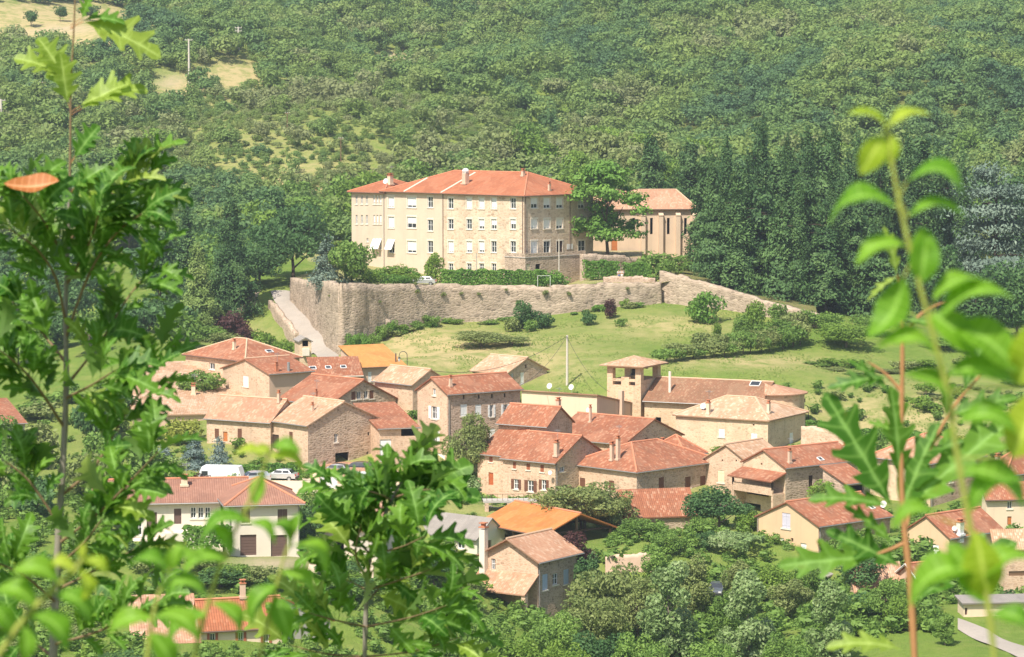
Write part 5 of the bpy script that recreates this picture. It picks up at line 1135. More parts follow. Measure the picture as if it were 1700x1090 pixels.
SHR = [(722, 412, 34, 474, 446, 'bush', 'leaf_bright', 'bright creeper bush climbing the red-roofed block'),
       (655, 436, 50, 472, 468, 'bush', 'leaf_bright', 'bright shrub on the terrace left of the parked car'), (680, 440, 36, 472, 468, 'bush', 'leaf_hedge', 'mid-green shrub on the terrace beside the parked car'), (628, 440, 34, 472, 468, 'bush', 'leaf_mid', 'shrub beside the dense dark round tree on the terrace'),
       (862, 444, 24, 467, 462, 'bush', 'leaf_yellow', 'small yellow-green shrub by the terrace stairs'), (920, 441, 46, 465, 473, 'bush', 'leaf_hedge', 'round shrub at the right end of the long terrace hedge'),
       (1062, 420, 34, 474, 462, 'bush', 'leaf_mid', 'loose shrub right of the clipped hedge gap'), (1092, 412, 60, 474, 464, 'bush', 'leaf_mid', 'large loose shrub below the chapel buttresses'), (1128, 418, 50, 478, 462, 'bush', 'leaf_mid', 'loose shrub under the right end of the chapel'), (1082, 452, 22, 467, 470, 'bush', 'leaf_mid', 'low shrub at the end of the stone parapet'),
       (1174, 476, 66, 448, 524, 'bush', 'leaf_hedge', 'big round bush in front of the sloping wall'), (868, 492, 42, 450, 540, 'bush', 'leaf_dark', 'dark round bush at the foot of the retaining wall'), (900, 513, 36, 449, 542, 'bush', 'leaf_dark', 'low dark bush right of the round bush by the wall'), (880, 524, 24, 447, 548, 'bush', 'leaf_mid', 'small bush below the dark round bush'), (850, 520, 30, 448, 542, 'bush', 'leaf_olive', 'olive bush left of the dark round bush'),
       (977, 511, 28, 449, 546, 'bush', 'leaf_dark', 'dark upright bush in the meadow near the wall'), (1014, 495, 22, 452, 536, 'tall', 'leaf_purple', 'dark red upright shrub against the retaining wall'), (1030, 524, 20, 446, 553, 'bush', 'leaf_mid', 'small light bush right of the dark red shrub'), (715, 520, 34, 451, 546, 'bush', 'leaf_mid', 'low bush at the foot of the long wall'), (690, 528, 26, 450, 546, 'bush', 'leaf_mid', 'small bush left of the low wall-foot bush'), (640, 526, 40, 451, 544, 'bush', 'leaf_bright', 'bright low shrub near the rock outcrop'),
       (596, 535, 26, 446, 585, 'bush', 'leaf_bright', 'tall bright grassy shrub on the bank below the rock outcrop'), (586, 560, 22, 440, 592, 'bush', 'leaf_bright', 'lower bright shrub on the bank by the lane'), (800, 545, 92, 434, 603, 'spread', 'leaf_olive', 'spreading olive-green tree in the meadow behind the tan-roofed house'), (850, 556, 56, 434, 596, 'spread', 'leaf_olive', 'smaller spreading tree beside the olive-green meadow tree'),
       (1252, 502, 54, 440, 560, 'tall', 'leaf_bright', 'pale upright young tree in the right meadow'), (1232, 520, 36, 438, 566, 'tall', 'leaf_mid', 'young tree left of the pale upright tree'), (1291, 498, 30, 446, 545, 'round', 'leaf_mid', 'lone young tree with bare stem in front of the sloping wall'), (1190, 534, 18, 436, 570, 'tall', 'leaf_bright', 'slim bright sapling in the meadow'),
       (1375, 516, 60, 444, 566, 'round', 'leaf_mid', 'leafy tree at the lower end of the sloping wall'), (1405, 532, 90, 436, 602, 'round', 'leaf_bright', 'light-green broad tree right of the orchard'), (1445, 520, 70, 446, 580, 'round', 'leaf_mid', 'mid-green tree behind the light-green broad tree'), (1640, 570, 110, 440, 640, 'round', 'leaf_bright', 'bright broad tree behind the blurred shoot at right'), (1690, 600, 80, 435, 650, 'round', 'leaf_mid', 'leafy tree at the right edge of the meadow'), (1560, 560, 70, 440, 620, 'round', 'leaf_mid', 'leafy tree between bright tree and right-hand stems'),
       (1470, 620, 60, 420, 690, 'round', 'leaf_olive', 'loose grey-green tree in the right meadow'), (1385, 640, 44, 418, 668, 'bush', 'leaf_olive', 'grey bush on the meadow right of the apse'),
       (340, 610, 60, 398, 645, 'bush', 'leaf_mid', 'leafy bush between the two red-roofed houses at left'), (312, 612, 40, 399, 645, 'bush', 'leaf_mid', 'bush in front of the wide hipped house'), (775, 682, 72, 363, 780, 'round', 'leaf_olive', 'dense pointed bay tree beside the tall house'), (785, 778, 30, 349, 812, 'bush', 'leaf_silver', 'small silver-green shrub at the corner of the arched-door house'),
       (672, 598, 30, 401, 614, 'bush', 'leaf_bright', 'bright bush beside the orange-brown roof'), (300, 684, 62, 373, 722, 'bush', 'leaf_yellow', 'yellow-flowering shrub in front of the long tan roof'),
       (322, 722, 60, 356, 785, 'spruce', 'leaf_bluespruce', 'middle blue spruce in the garden at left'), (364, 722, 50, 357, 785, 'spruce', 'leaf_bluespruce', 'blue spruce nearest the orange door house'), (272, 734, 60, 355, 785, 'spruce', 'leaf_bluespruce', 'leftmost blue spruce behind the villa'), (288, 752, 58, 346, 812, 'bush', 'leaf_conifer_light', 'light-green rounded conifer behind the villa roof'),
       (362, 795, 30, 335, 815, 'bush', 'leaf_purple', 'dark purple shrub in front of the white camper'), (336, 782, 34, 338, 815, 'bush', 'leaf_purple', 'purple bush at the left of the white camper'),
       (535, 800, 88, 318, 890, 'round', 'leaf_mid', 'leafy tree right of the white villa'), (510, 838, 60, 312, 900, 'round', 'leaf_dark', 'dark bushy tree against the villa end wall'), (556, 822, 50, 322, 880, 'bush', 'leaf_mid', 'green shrub below the parking area'), (545, 884, 26, 306, 918, 'bush', 'leaf_bright', 'small bright bush by the low garage'),
       (284, 892, 36, 292, 930, 'bush', 'leaf_bright', 'bright rounded bush by the villa steps'), (250, 905, 60, 288, 945, 'bush', 'leaf_olive', 'dry olive shrub below the villa steps'), (340, 905, 80, 288, 950, 'bush', 'leaf_olive', 'dry flowering shrub bank under the villa hedge'), (400, 930, 50, 284, 965, 'bush', 'leaf_mid', 'green shrub under the villa garage'), (225, 890, 40, 290, 935, 'bush', 'leaf_dark', 'dark shrub left of the villa steps'),
       (970, 796, 130, 333, 885, 'round', 'leaf_olive', 'large feathery olive-green tree below the twin-chimney house'), (912, 812, 60, 334, 880, 'round', 'leaf_olive', 'feathery olive tree left of the large feathery tree'), (872, 818, 54, 342, 856, 'bush', 'leaf_mid', 'green bush above the orange barn roof'), (1020, 812, 70, 335, 880, 'round', 'leaf_olive', 'olive tree right of the large feathery tree'), (1195, 808, 108, 333, 890, 'round', 'leaf_dark', 'dense dark fig tree below the ochre-gabled house'), (1240, 845, 40, 330, 892, 'bush', 'leaf_bright', 'bright bush at the foot of the balcony house'), (1160, 850, 44, 329, 890, 'bush', 'leaf_mid', 'bush left of the dense fig tree'),
       (1370, 790, 54, 340, 832, 'bush', 'leaf_bright', 'bright round vine bush against the balcony house wall'), (1410, 805, 30, 340, 826, 'bush', 'leaf_olive', 'olive shrub under the red lean-to roof'), (1405, 730, 70, 372, 775, 'bush', 'leaf_mid', 'bushy tree beside the white-capped chimneys and garden wall'), (1370, 732, 34, 373, 758, 'bush', 'leaf_mid', 'bush behind the two red chimneys'), (1455, 888, 56, 315, 925, 'bush', 'leaf_mid', 'round shrub in front of the red door'), (1430, 912, 90, 309, 955, 'bush', 'leaf_dark', 'dark shrub mass below the red door shrub'), (1672, 970, 26, 302, 996, 'bush', 'leaf_dark', 'small clipped dark ball bush by the ochre barn'),
       (955, 880, 60, 312, 935, 'round', 'leaf_purple', 'reddish-brown tree behind the blue-shuttered house'), (975, 905, 44, 308, 960, 'bush', 'leaf_dark', 'dark bush right of the blue-shuttered house'), (720, 905, 80, 300, 985, 'round', 'leaf_dark', 'dark leafy tree left of the blue-shuttered house'), (770, 940, 60, 296, 1000, 'bush', 'leaf_olive', 'olive shrub at the foot of the tiled porch')]
for px, pt, w, Y, pb, kind, mt, lab in SHR:
    sm = kind == 'bush'
    tree(px, pt, w, Y, kind, mt, lab, 'shrub' if sm else 'tree', 'shrub' if sm else 'broadleaf_tree', pb=pb, lod=0 if w > 70 else (1 if w > 30 else 2))
for i in range(30):
    px = rnd.uniform(605, 1090); Y = float(np.interp(px, [a[0] for a in WALL[5:]], [a[3] for a in WALL[5:]])) - rnd.uniform(1.0, 2.4); pb = float(np.interp(px, [a[0] for a in WALL[5:]], [a[2] for a in WALL[5:]])) + 3
    tree(px, pb - rnd.uniform(8, 22), rnd.uniform(14, 34), Y, 'bush', rnd.choice(['leaf_bright', 'leaf_mid', 'leaf_olive', 'leaf_hedge']), 'ragged low bush growing along the foot of the retaining wall', 'shrub', 'shrub', group='ragged bushes along the wall foot', pb=pb + 3, lod=2)
for i in range(26):
    px, pb = rnd.uniform(1340, 1700), rnd.uniform(610, 690); Y = 440 - (pb - 590) * .45
    tree(px, pb - rnd.uniform(14, 40), rnd.uniform(22, 54), Y, rnd.choice(['bush', 'round']), rnd.choice(['leaf_mid', 'leaf_olive', 'leaf_bright']), 'loose bush on the right-hand slope of the meadow', 'shrub', 'shrub', group='loose bushes on the right meadow slope', pb=pb, lod=2)
for px, pt, w, Y, pb in [(584, 548, 26, 437.5, 588), (600, 544, 30, 438.5, 580), (618, 548, 26, 441, 572), (632, 536, 24, 444, 560), (650, 528, 26, 446, 556), (575, 562, 18, 436, 596), (664, 536, 22, 447, 555)]:
    tree(px, pt, w, Y, 'bush', rnd.choice(['leaf_bright', 'leaf_hedge', 'leaf_mid']), 'bright shrub crowding the foot of the wall corner above the lane', 'shrub', 'shrub', group='shrubs at the wall corner', pb=pb, lod=1)
for px, Y in [(612, 449), (634, 452), (660, 455), (682, 457)]:
    tree(px, 446 + rnd.uniform(-4, 8), 40, Y + 6, 'bush', rnd.choice(['leaf_mid', 'leaf_hedge', 'leaf_bright']), 'shrub in the row behind the parapet left of the parked car', 'shrub', 'shrub', group='shrubs behind the parapet', pb=476, lod=1)
# orchard rows on the meadow
for r_, (x0, y0, x1, y1, Y0, Y1, n_) in enumerate([(1105, 622, 1330, 572, 415, 436, 15), (1120, 606, 1340, 556, 424, 446, 15)]):
    for i in range(n_):
        w = (i + rnd.uniform(-.25, .25)) / (n_ - 1); px, pb, Y = x0 + (x1 - x0) * w, y0 + (y1 - y0) * w, Y0 + (Y1 - Y0) * w
        tree(px, pb - rnd.uniform(30, 48), rnd.uniform(32, 50), Y, 'round', rnd.choice(['leaf_olive', 'leaf_mid', 'leaf_olive']), 'small orchard tree in the meadow rows behind the church', name='orchard_tree', group='orchard trees behind the church', pb=pb, lod=2)
for i in range(9):
    tree(1560 + i * 16 + rnd.uniform(-3, 3), 636 + rnd.uniform(-4, 4) + i * 2, 15, 414 - i, 'round', 'leaf_olive', 'small young vine-like tree in the row right of the leaning shoots', name='orchard_tree', group='young trees in the right meadow', pb=668 + i * 2, lod=2)
# bottom belt of trees
BOT = [(1204, 976, 46, 289, 'bush', 'leaf_mid', 'bush hiding the lower half of the grey car'), (1112, 938, 118, 282, 'poplar', 'leaf_silver', 'left of the three silver-flecked poplars at the bottom'), (1245, 952, 120, 278, 'poplar', 'leaf_silver', 'middle silver-flecked poplar at the bottom'), (1382, 968, 104, 276, 'poplar', 'leaf_silver', 'right silver-flecked poplar at the bottom'), (1570, 1018, 50, 280, 'poplar', 'leaf_mid', 'small upright poplar by the lower right lane'),
       (1015, 930, 130, 292, 'round', 'leaf_olive', 'broad olive-brown tree right of the blue-shuttered house'), (1060, 955, 90, 288, 'round', 'leaf_olive', 'olive tree between blue-shuttered house and poplars'), (985, 985, 110, 284, 'round', 'leaf_olive', 'loose olive tree at bottom centre'), (930, 1010, 90, 274, 'round', 'leaf_mid', 'green tree at bottom centre below the stone house'), (860, 1040, 90, 268, 'bush', 'leaf_bright', 'bright bushy tree at the bottom beneath the tiled porch'), (1000, 1040, 110, 266, 'round', 'leaf_dark', 'dark tree at the bottom edge left of the poplars'), (800, 1010, 90, 276, 'bush', 'leaf_mid', 'bushy green tree beneath the porch house'), (940, 1055, 80, 262, 'round', 'leaf_bright', 'bright green tree at the bottom centre edge'), (1065, 1040, 90, 264, 'round', 'leaf_mid', 'mid-green tree in front of the left poplar'), (1180, 1050, 90, 264, 'round', 'leaf_mid', 'mid-green tree between left and middle poplars'), (1310, 1040, 80, 266, 'round', 'leaf_mid', 'mid-green tree between middle and right poplars'),
       (1310, 950, 70, 300, 'bush', 'leaf_olive', 'olive bush between middle poplar and pale shed'), (1470, 960, 76, 292, 'round', 'leaf_mid', 'yellowing broad tree under the low barn'), (1500, 985, 60, 288, 'bush', 'leaf_bright', 'bright bush at the foot of the low barn'), (1440, 975, 70, 296, 'bush', 'leaf_dark', 'dark bush left of the yellowing broad tree'), (1150, 915, 60, 305, 'bush', 'leaf_olive', 'olive bush left of the grey car'), (1090, 905, 60, 312, 'bush', 'leaf_mid', 'bush below the red outbuilding'), (1060, 868, 80, 326, 'round', 'leaf_mid', 'green tree left of the red outbuilding garden'), (1110, 882, 60, 320, 'bush', 'leaf_mid', 'green bush in the garden below the red outbuilding'), (1225, 915, 56, 306, 'bush', 'leaf_olive', 'olive bush right of the grey car'), (1285, 925, 60, 309, 'bush', 'leaf_bright', 'light bush in front of the ochre gable'), (1345, 915, 56, 310, 'bush', 'leaf_mid', 'bush below the white garage door of the ochre gable'), (1175, 885, 40, 322, 'bush', 'leaf_dark', 'dark bush under the fig tree')]
for px, pt, w, Y, kind, mt, lab in BOT:
    tree(px, pt, w, Y, kind, mt, lab, 'shrub' if kind == 'bush' else 'tree', 'shrub' if kind == 'bush' else ('poplar_tree' if kind == 'poplar' else 'broadleaf_tree'), lod=0, bark='bark_pale' if kind == 'poplar' else 'bark', minh=2.5)
for i in range(34):
    px = rnd.uniform(-40, 760); Y = rnd.uniform(250, 292)
    if 320 < px < 560 and Y < 276: Y = 284
    if 195 < px < 500 and Y > 284 or not clear_of_houses(px, Y): continue
    tree(px, 1000 + (292 - Y) * 2.6 + rnd.uniform(-24, 24), rnd.uniform(60, 100), Y, rnd.choice(['round', 'bush']), rnd.choice(['leaf_mid', 'leaf_bright', 'leaf_dark', 'leaf_olive']), 'garden tree glimpsed between the foreground leaves below the villa', name='broadleaf_tree', group='garden trees behind the foreground leaves', lod=1, minh=2)
for i in range(26):
    px = rnd.uniform(-40, 270); Y = rnd.uniform(310, 400)
    if not clear_of_houses(px, Y): continue
    tree(px, 800 - (Y - 310) * 1.9 + rnd.uniform(-25, 20), rnd.uniform(50, 84), Y, rnd.choice(['round', 'bush']), rnd.choice(['leaf_mid', 'leaf_dark', 'leaf_olive', 'leaf_mid']), 'garden tree behind the left oak sapling', name='broadleaf_tree', group='garden trees behind the left oak sapling', lod=2, minh=2)

# ---- the wood on the hillside
rng = np.random.default_rng(5)
pts = []
for Y in np.arange(540, 1085, 4.2):
    sp = 4.0 + (Y - 540) * .0028
    hw = Y * .19 + 14
    xs = np.arange(-hw, hw, sp) + rng.uniform(-2.2, 2.2); pts.append(np.stack([xs + rng.uniform(-1.9, 1.9, len(xs)), np.full(len(xs), Y) + rng.uniform(-2.4, 2.4, len(xs))], 1))
n0 = sum(map(len, pts)); ys = rng.uniform(545, 880, 7500); pts.append(np.stack([rng.uniform(-.185, .06, 7500) * ys, ys], 1))
pts = np.concatenate(pts); extra = np.arange(len(pts)) >= n0; zz = tz_arr(pts[:, 0], pts[:, 1])
dp = pts[:, 1] * CP - (zz - CAMZ) * SP; qx = 850 + FPX * pts[:, 0] / dp; qy = 545 - FPX * (pts[:, 1] * SP + (zz - CAMZ) * CP) / dp
def bl(cx, cy, rx, ry): return np.exp(-(((qx - cx) / rx) ** 2 + ((qy - cy) / ry) ** 2))
clear = np.maximum.reduce([bl(90, 45, 190, 52) * 1.05, bl(395, 130, 70, 34), bl(300, 155, 44, 22), bl(655, 110, 48, 24), bl(285, 140, 34, 16)])
scrub = np.clip(bl(420, 235, 300, 80) + bl(620, 200, 200, 70) * .9 + bl(520, 320, 110, 40) + bl(760, 240, 120, 50) * .7, 0, 1)
nzv = np.array([mnoise.noise(Vector((x / 38, y / 60, 3.1))) for x, y in pts]); nz2 = np.array([mnoise.noise(Vector((x / 11, y / 16, 9.4))) for x, y in pts])
keep = (clear + nz2 * .35 < .55) & (rng.uniform(size=len(pts)) > scrub * .12) & ~((pts[:, 1] < 560) & (np.abs(pts[:, 0]) < 20) & (pts[:, 0] < 0))
keep &= ~extra | (scrub > .25)
size = np.where(extra | (rng.uniform(size=len(pts)) < scrub * .85), rng.uniform(1.3, 2.8, len(pts)), rng.uniform(4.0, 8.0, len(pts))) * (1 + .28 * nzv)
hue = np.clip(.38 + .5 * nzv + .62 * nz2 * rng.uniform(.3, 1, len(pts)) + .38 * scrub + rng.normal(0, .10, len(pts)), 0, .88)
ids = np.where(keep)[0]; print('hillside trees', len(ids))
score = size[ids] / pts[ids, 1] * ((np.abs(pts[ids, 0]) < pts[ids, 1] * .18)); big = set(ids[np.argsort(-score)[:120]])
FAR = []; SOFT[0] = .42
for k, (kind, n, s) in enumerate([('round', 380, .058), ('round', 400, .056), ('bush', 320, .07), ('tall', 400, .056), ('bush', 330, .07), ('spread', 380, .058)]): FAR.append(proto(kind, n, s, 900 + k * 7))
SOFT[0] = 1.0
Vs, Fs, Ts, Hs = [], [], [], []; off = 0
FM = ['leaf_dark', 'leaf_mid', 'leaf_bright', 'leaf_olive', 'leaf_olive']
for i in ids:
    s = size[i]; asp = rng.uniform(.8, 1.15); a = rng.uniform(0, 6.28); far = (pts[i, 1] - 540) / 540
    if i in big:
        lab = ['dark-green', 'mid-green', 'light-green', 'olive-grey', 'dull olive'][int(np.digitize(hue[i], [.2, .48, .72, .93]))]
        p = Vector((pts[i, 0], pts[i, 1], zz[i])); W = Matrix.Translation(p) @ Matrix.Rotation(a, 4, 'Z')
        r = root('broadleaf_tree', f'{lab} broadleaf tree in the continuous wood on the hillside', 'tree', W, f'{lab} trees of the hillside wood'); cm, tm_ = get_proto(('round', 'bush', 'tall', 'spread')[i % 4], 2, int(i) % 3)
        for nm, me, mt in (('crown', cm, FM[int(np.digitize(hue[i], [.2, .48, .72, .93]))]), ('trunk', tm_, 'bark')):
            if not me.materials: me.materials.append(None)
            o = bpy.data.objects.new(nm, me); COL.objects.link(o); o.parent = r; o.matrix_basis = Matrix.Diagonal((s * 1.05, s * 1.05, s * asp, 1)); o.material_slots[0].link = 'OBJECT'; o.material_slots[0].material = M[mt]
        continue
    V, F, T = FAR[rng.integers(len(FAR))]; c, sn = math.cos(a), math.sin(a)
    R = np.array([[c, -sn, 0], [sn, c, 0], [0, 0, 1]]); V2 = (V * (s * 1.1, s * 1.1, s * asp)) @ R.T + (pts[i, 0], pts[i, 1], zz[i] - .3)
    Vs.append(V2); Fs.append(F + off); off += len(V); Ts.append(np.clip(.5 + (T - .45) * .7 + rng.uniform(-.15, .15), 0, 1)); Hs.append(np.full(len(F), hue[i]))
tag(put('hillside_wood', np_mesh('hillside_wood', np.concatenate(Vs), np.concatenate(Fs), False, {'tint': ('FACE', np.concatenate(Ts)), 'hue': ('FACE', np.concatenate(Hs))}), 'leaf_forest'), 'continuous green wood and scrub covering the hillside behind', 'wood', kind='stuff')
# a few trees standing in the top-left clearing
for px, pt, w, Y in [(28, 12, 66, 880), (60, 30, 30, 860), (52, 48, 26, 820), (100, 44, 22, 830), (180, 6, 40, 900), (245, -4, 26, 910), (20, 120, 60, 760), (80, 112, 50, 770), (150, 70, 34, 840)]:
    tree(px, pt, w, Y, 'round', 'leaf_dark', 'dark tree standing by the dry clearing at the top left', name='broadleaf_tree', group='trees by the hilltop clearing', lod=2, minh=5)
# undergrowth in the gardens: no one could count it
rng = np.random.default_rng(8); Vs, Fs, Ts = [], [], []; off = 0; small = [proto('bush', 150, .11, 300 + k) for k in range(4)]
for i in range(2600):
    Y = rng.uniform(255, 345) if i % 4 else rng.uniform(345, 405); x = rng.uniform(-.185, .185) * Y
    px, py = proj((x, Y, tz(x, Y)))
    if 190 < px < 520 and 285 < Y < 312 or 390 < px < 660 and 328 < Y < 352: continue
    if (px > 1560 and Y < 300) or (1395 < px < 1560 and Y < 284): continue
    if any(B_.inside(x, Y, 1.2) for B_ in BLOCKS): continue
    s = rng.uniform(.6, 1.9) * (1.5 if Y < 318 and px > 860 else 1); V, F, T = small[i % 4]; Vs.append(V * (s * 1.3, s * 1.3, s) + (x, Y, tz(x, Y) - .1)); Fs.append(F + off); off += len(V); Ts.append(np.clip(T * .7 + rng.uniform(0, .4), 0, 1))
tag(put('undergrowth', np_mesh('undergrowth', np.concatenate(Vs), np.concatenate(Fs), False, {'tint': ('FACE', np.concatenate(Ts))}), 'leaf_mid'), 'low tangled undergrowth filling the village gardens', 'undergrowth', kind='stuff')
# grass tufts on the meadow
n = 34000; Y = rng.uniform(368, 468, n); X = rng.uniform(-.18, .18, n) * Y; Z = tz_arr(X, Y); cl = np.array([mnoise.noise(Vector((x / 6, y / 9, 0))) for x, y in zip(X, Y)]); k = (cl > -.02) & (X > -20); X, Y, Z, cl = X[k], Y[k], Z[k], cl[k]; n = len(X)
P = np.stack([X, Y, Z], 1); N = unit(np.stack([rng.normal(0, .35, n), rng.normal(-.7, .3, n), np.full(n, .75)], 1)); V, F = leaves(P + (0, 0, .06), N, .17, rng, .5)
tag(put('grass', np_mesh('grass', V, F, False, {'tint': ('FACE', np.clip(.45 - cl * 1.1 + rng.normal(0, .22, n), 0, 1))}), 'grass_blades'), 'tufts of meadow grass, partly dry', 'grass', kind='stuff')
# weeds rooted in the retaining wall
for i, (px, py, w) in enumerate([(693, 482, 8), (736, 487, 9), (766, 486, 6), (795, 487, 6), (690, 470, 6), (840, 480, 5), (905, 484, 10), (945, 486, 8), (860, 500, 7), (1042, 478, 6), (630, 500, 6), (548, 490, 6)]):
    Y = np.interp(px, [a[0] for a in WALL], [a[3] for a in WALL]) - .35
    tree(px, py - w * .5, w * 1.2, Y, 'bush', 'leaf_olive', 'small weed tuft growing out of the retaining wall', 'plant', 'wall_plant', group='weeds in the retaining wall', lod=2, pb=py + w * .5, minh=.3)
# ================================================================ vehicles, people, poles
def car_proto(kind='hatch'):
    """parts of a small car, length along x, front at +x"""
    parts = []; Lh, w = 2.05, .83
    prof = [(-2.05, .35), (-2.08, .62), (-1.98, .92), (-1.55, 1.0), (-1.2, 1.38), (-.4, 1.46), (.35, 1.38), (.95, .98), (1.75, .86), (2.05, .66), (2.07, .36)]
    if kind == 'estate': prof[3:5] = [(-1.9, 1.05), (-1.68, 1.40)]
    m = MB(); n = len(prof)
    def yv(z): return w if z < .95 else w - (z - .95) * .42
    Lf = [Vector((x, -yv(z), z)) for x, z in prof]; Rt = [Vector((x, yv(z), z)) for x, z in prof]
    for i in range(n): j = (i + 1) % n; m.face([Lf[i], Rt[i], Rt[j], Lf[j]][::-1])
    tri = tessellate_polygon([[Vector((x, z, 0)) for x, z in prof]])
    for a in tri: m.face([Lf[i] for i in a]); m.face([Rt[i] for i in reversed(a)])
    parts.append(('body', m, None))
    for sg in (-1, 1):
        for x0, x1, s0, s1 in ((-1.3, -.45, .12, 0), (-.38, .55, 0, .28)):
            q = [Vector((x, sg * (yv(z) + .012), z)) for x, z in ((x0 - (.0), 1.02), (x1 + s1 * .6, 1.02), (x1 - s1 * .25, 1.34), (x0 + s0, 1.34))]; m = MB(); m.face(q if sg < 0 else q[::-1]); parts.append(('side_window', m, 'glass'))
    m = MB(); m.face([Vector(p) for p in ((.93, -.72, 1.005), (.93, .72, 1.005), (.38, .63, 1.375), (.38, -.63, 1.375))]); parts.append(('windscreen', m, 'glass'))
    m = MB(); x0, x1 = (-1.57, -1.24) if kind == 'hatch' else (-1.915, -1.71); m.face([Vector(p) for p in ((x0 - .01, .7, 1.03), (x0 - .01, -.7, 1.03), (x1 - .01, -.62, 1.36), (x1 - .01, .62, 1.36))]); parts.append(('rear_window', m, 'glass'))
    for x in (-1.3, 1.28):
        for sg in (-1, 1):
            m = MB(); m.tube([(x, sg * .66, .31), (x, sg * .86, .31)], .31, 16); r_ = MB(); r_.tube([(x, sg * .80, .31), (x, sg * .875, .31)], .19, 10); parts.append(('wheel', m, 'rubber', ('rim', r_, 'metal_grey')))
    for sg in (-1, 1):
        m = MB(); m.box((2.04, sg * .6, .68), (.1, .32, .16)); parts.append(('headlight', m, 'lamp_glass')); m = MB(); m.box((-2.05, sg * .68, .78), (.08, .2, .26)); parts.append(('tail_light', m, 'lamp_red'))
    for x in (2.07, -2.08): m = MB(); m.box((x, 0, .43), (.1, 1.6, .2)); parts.append(('bumper', m, 'metal_dark'))
    return parts
def stand(px, py, Y):
    """the point of the ground seen at a pixel, near depth Y"""
    p = at(px, py, Y)
    if Y > 440: p.z = terr(p.x, p.y); return p
    g = ground_at(px, py, Y - 30, Y + 30)
    if g is None: p.z = tz(p.x, p.y); print('no ground', px, py); return p
    if abs(g.y - Y) > 6: print('stand moved', px, py, Y, '->', round(g.y, 1))
    return g
def car(px, py, Y, ang, paint, label, kind='hatch', z=None, s=1.0, name='parked_car', group=None):
    p = stand(px, py, Y); p.z += .08
    W = TR(p, math.radians(ang), s); r = root(name, label, 'car', W, group)
    for q in car_proto(kind):
        o = put(q[0], q[1], q[2] or paint, r, W)
        if len(q) > 3: put(q[3][0], q[3][1], q[3][2], o, W)
    return r
car(466, 799, 343, 168, 'car_silver', 'silver hatchback parked in front of the clipped hedge', 'hatch')
car(419, 803, 342, 200, 'car_silver', 'pale silver car half hidden behind the villa roof', 'estate')
car(556, 791, 347, 172, 'car_grey', 'dark grey car parked before the barn gateway', 'hatch')
car(592, 790, 349, 165, 'car_dark', 'dark blue car parked right of the grey car', 'estate')
car(703, 473.5, 467, 172, 'car_silver', 'grey car parked on the terrace beside the long hedge', 'hatch')
pc = ground_at(1190, 990, 260, 330); car(1190, 992, 296, 258, 'car_grey', 'grey car among bushes between the poplars', 'hatch')
def van(px, py, Y, ang, L, Hh, label, name, cat):
    p = stand(px, py, Y); p.z += .08; W = TR(p, math.radians(ang)); r = root(name, label, cat, W); w = 1.05; m = MB(); h0 = .45
    prof = [(-L / 2, h0), (-L / 2 - .06, Hh * .6), (-L / 2 + .25, Hh), (L / 2 - .35, Hh), (L / 2 + .08, Hh * .55), (L / 2, h0)]
    A = [Vector((x, -w, z)) for x, z in prof]; B = [Vector((x, w, z)) for x, z in prof]; n = len(prof)
    for i in range(n): j = (i + 1) % n; m.face([A[i], B[i], B[j], A[j]][::-1])
    for a in tessellate_polygon([[Vector((x, z, 0)) for x, z in prof]]): m.face([A[i] for i in a]); m.face([B[i] for i in reversed(a)])
    put('body', m, 'caravan_white', r, W)
    for x in ((-L * .28, L * .05, L * .30) if name == 'caravan' else (L * .36,)):
        for sg in (-1, 1): m = MB(); m.box((x, sg * (w + .01), Hh * .66), (.75, .04, .5)); put('window', m, 'glass', r, W)
    m = MB(); m.box((L / 2 + .05, 0, Hh * .66), (.06, 1.5, .55)); put('window', m, 'glass', r, W)
    m = MB(); m.box((L * .42 - 1.2, -w - .012, Hh * .48), (.62, .03, Hh * .7)); put('door', m, 'shutter_cream', r, W)
    for x in ((-L * .12, L * .12) if name == 'caravan' else (-L * .3, L * .33)):
        for sg in (-1, 1): m = MB(); m.tube([(x, sg * .85, .33), (x, sg * 1.07, .33)], .33, 14); o = put('wheel', m, 'rubber', r, W); m = MB(); m.tube([(x, sg * .95, .33), (x, sg * 1.085, .33)], .18, 10); put('rim', m, 'metal_grey', o, W)
    for sg in (-1, 1): m = MB(); m.box((-L / 2 - .06, sg * .8, .9), (.08, .16, .4)); put('tail_light', m, 'lamp_red', r, W)
    m = MB(); m.tube([(L / 2, 0, .5), (L / 2 + .9, 0, .45)], .05, 6); m.box((0, 0, .42), (L * .9, 1.9, .1)); put('chassis', m, 'metal_dark', r, W)
van(368, 806, 345, 172, 5.0, 2.25, 'long white camper parked behind the villa roof', 'camper_van', 'camper')
van(622, 822, 339, 190, 4.4, 2.6, 'white caravan parked beside the central oak sapling', 'caravan', 'caravan')
m = MB()
for i in range(2):
    m.box((i * 1.05, 0, .75), (.98, .35, 1.35)); 
tag(put('storage_box', m, 'caravan_white', None, TR(at(538, 812, 338), .1)), 'white box at the edge of the sandy parking area', 'box')

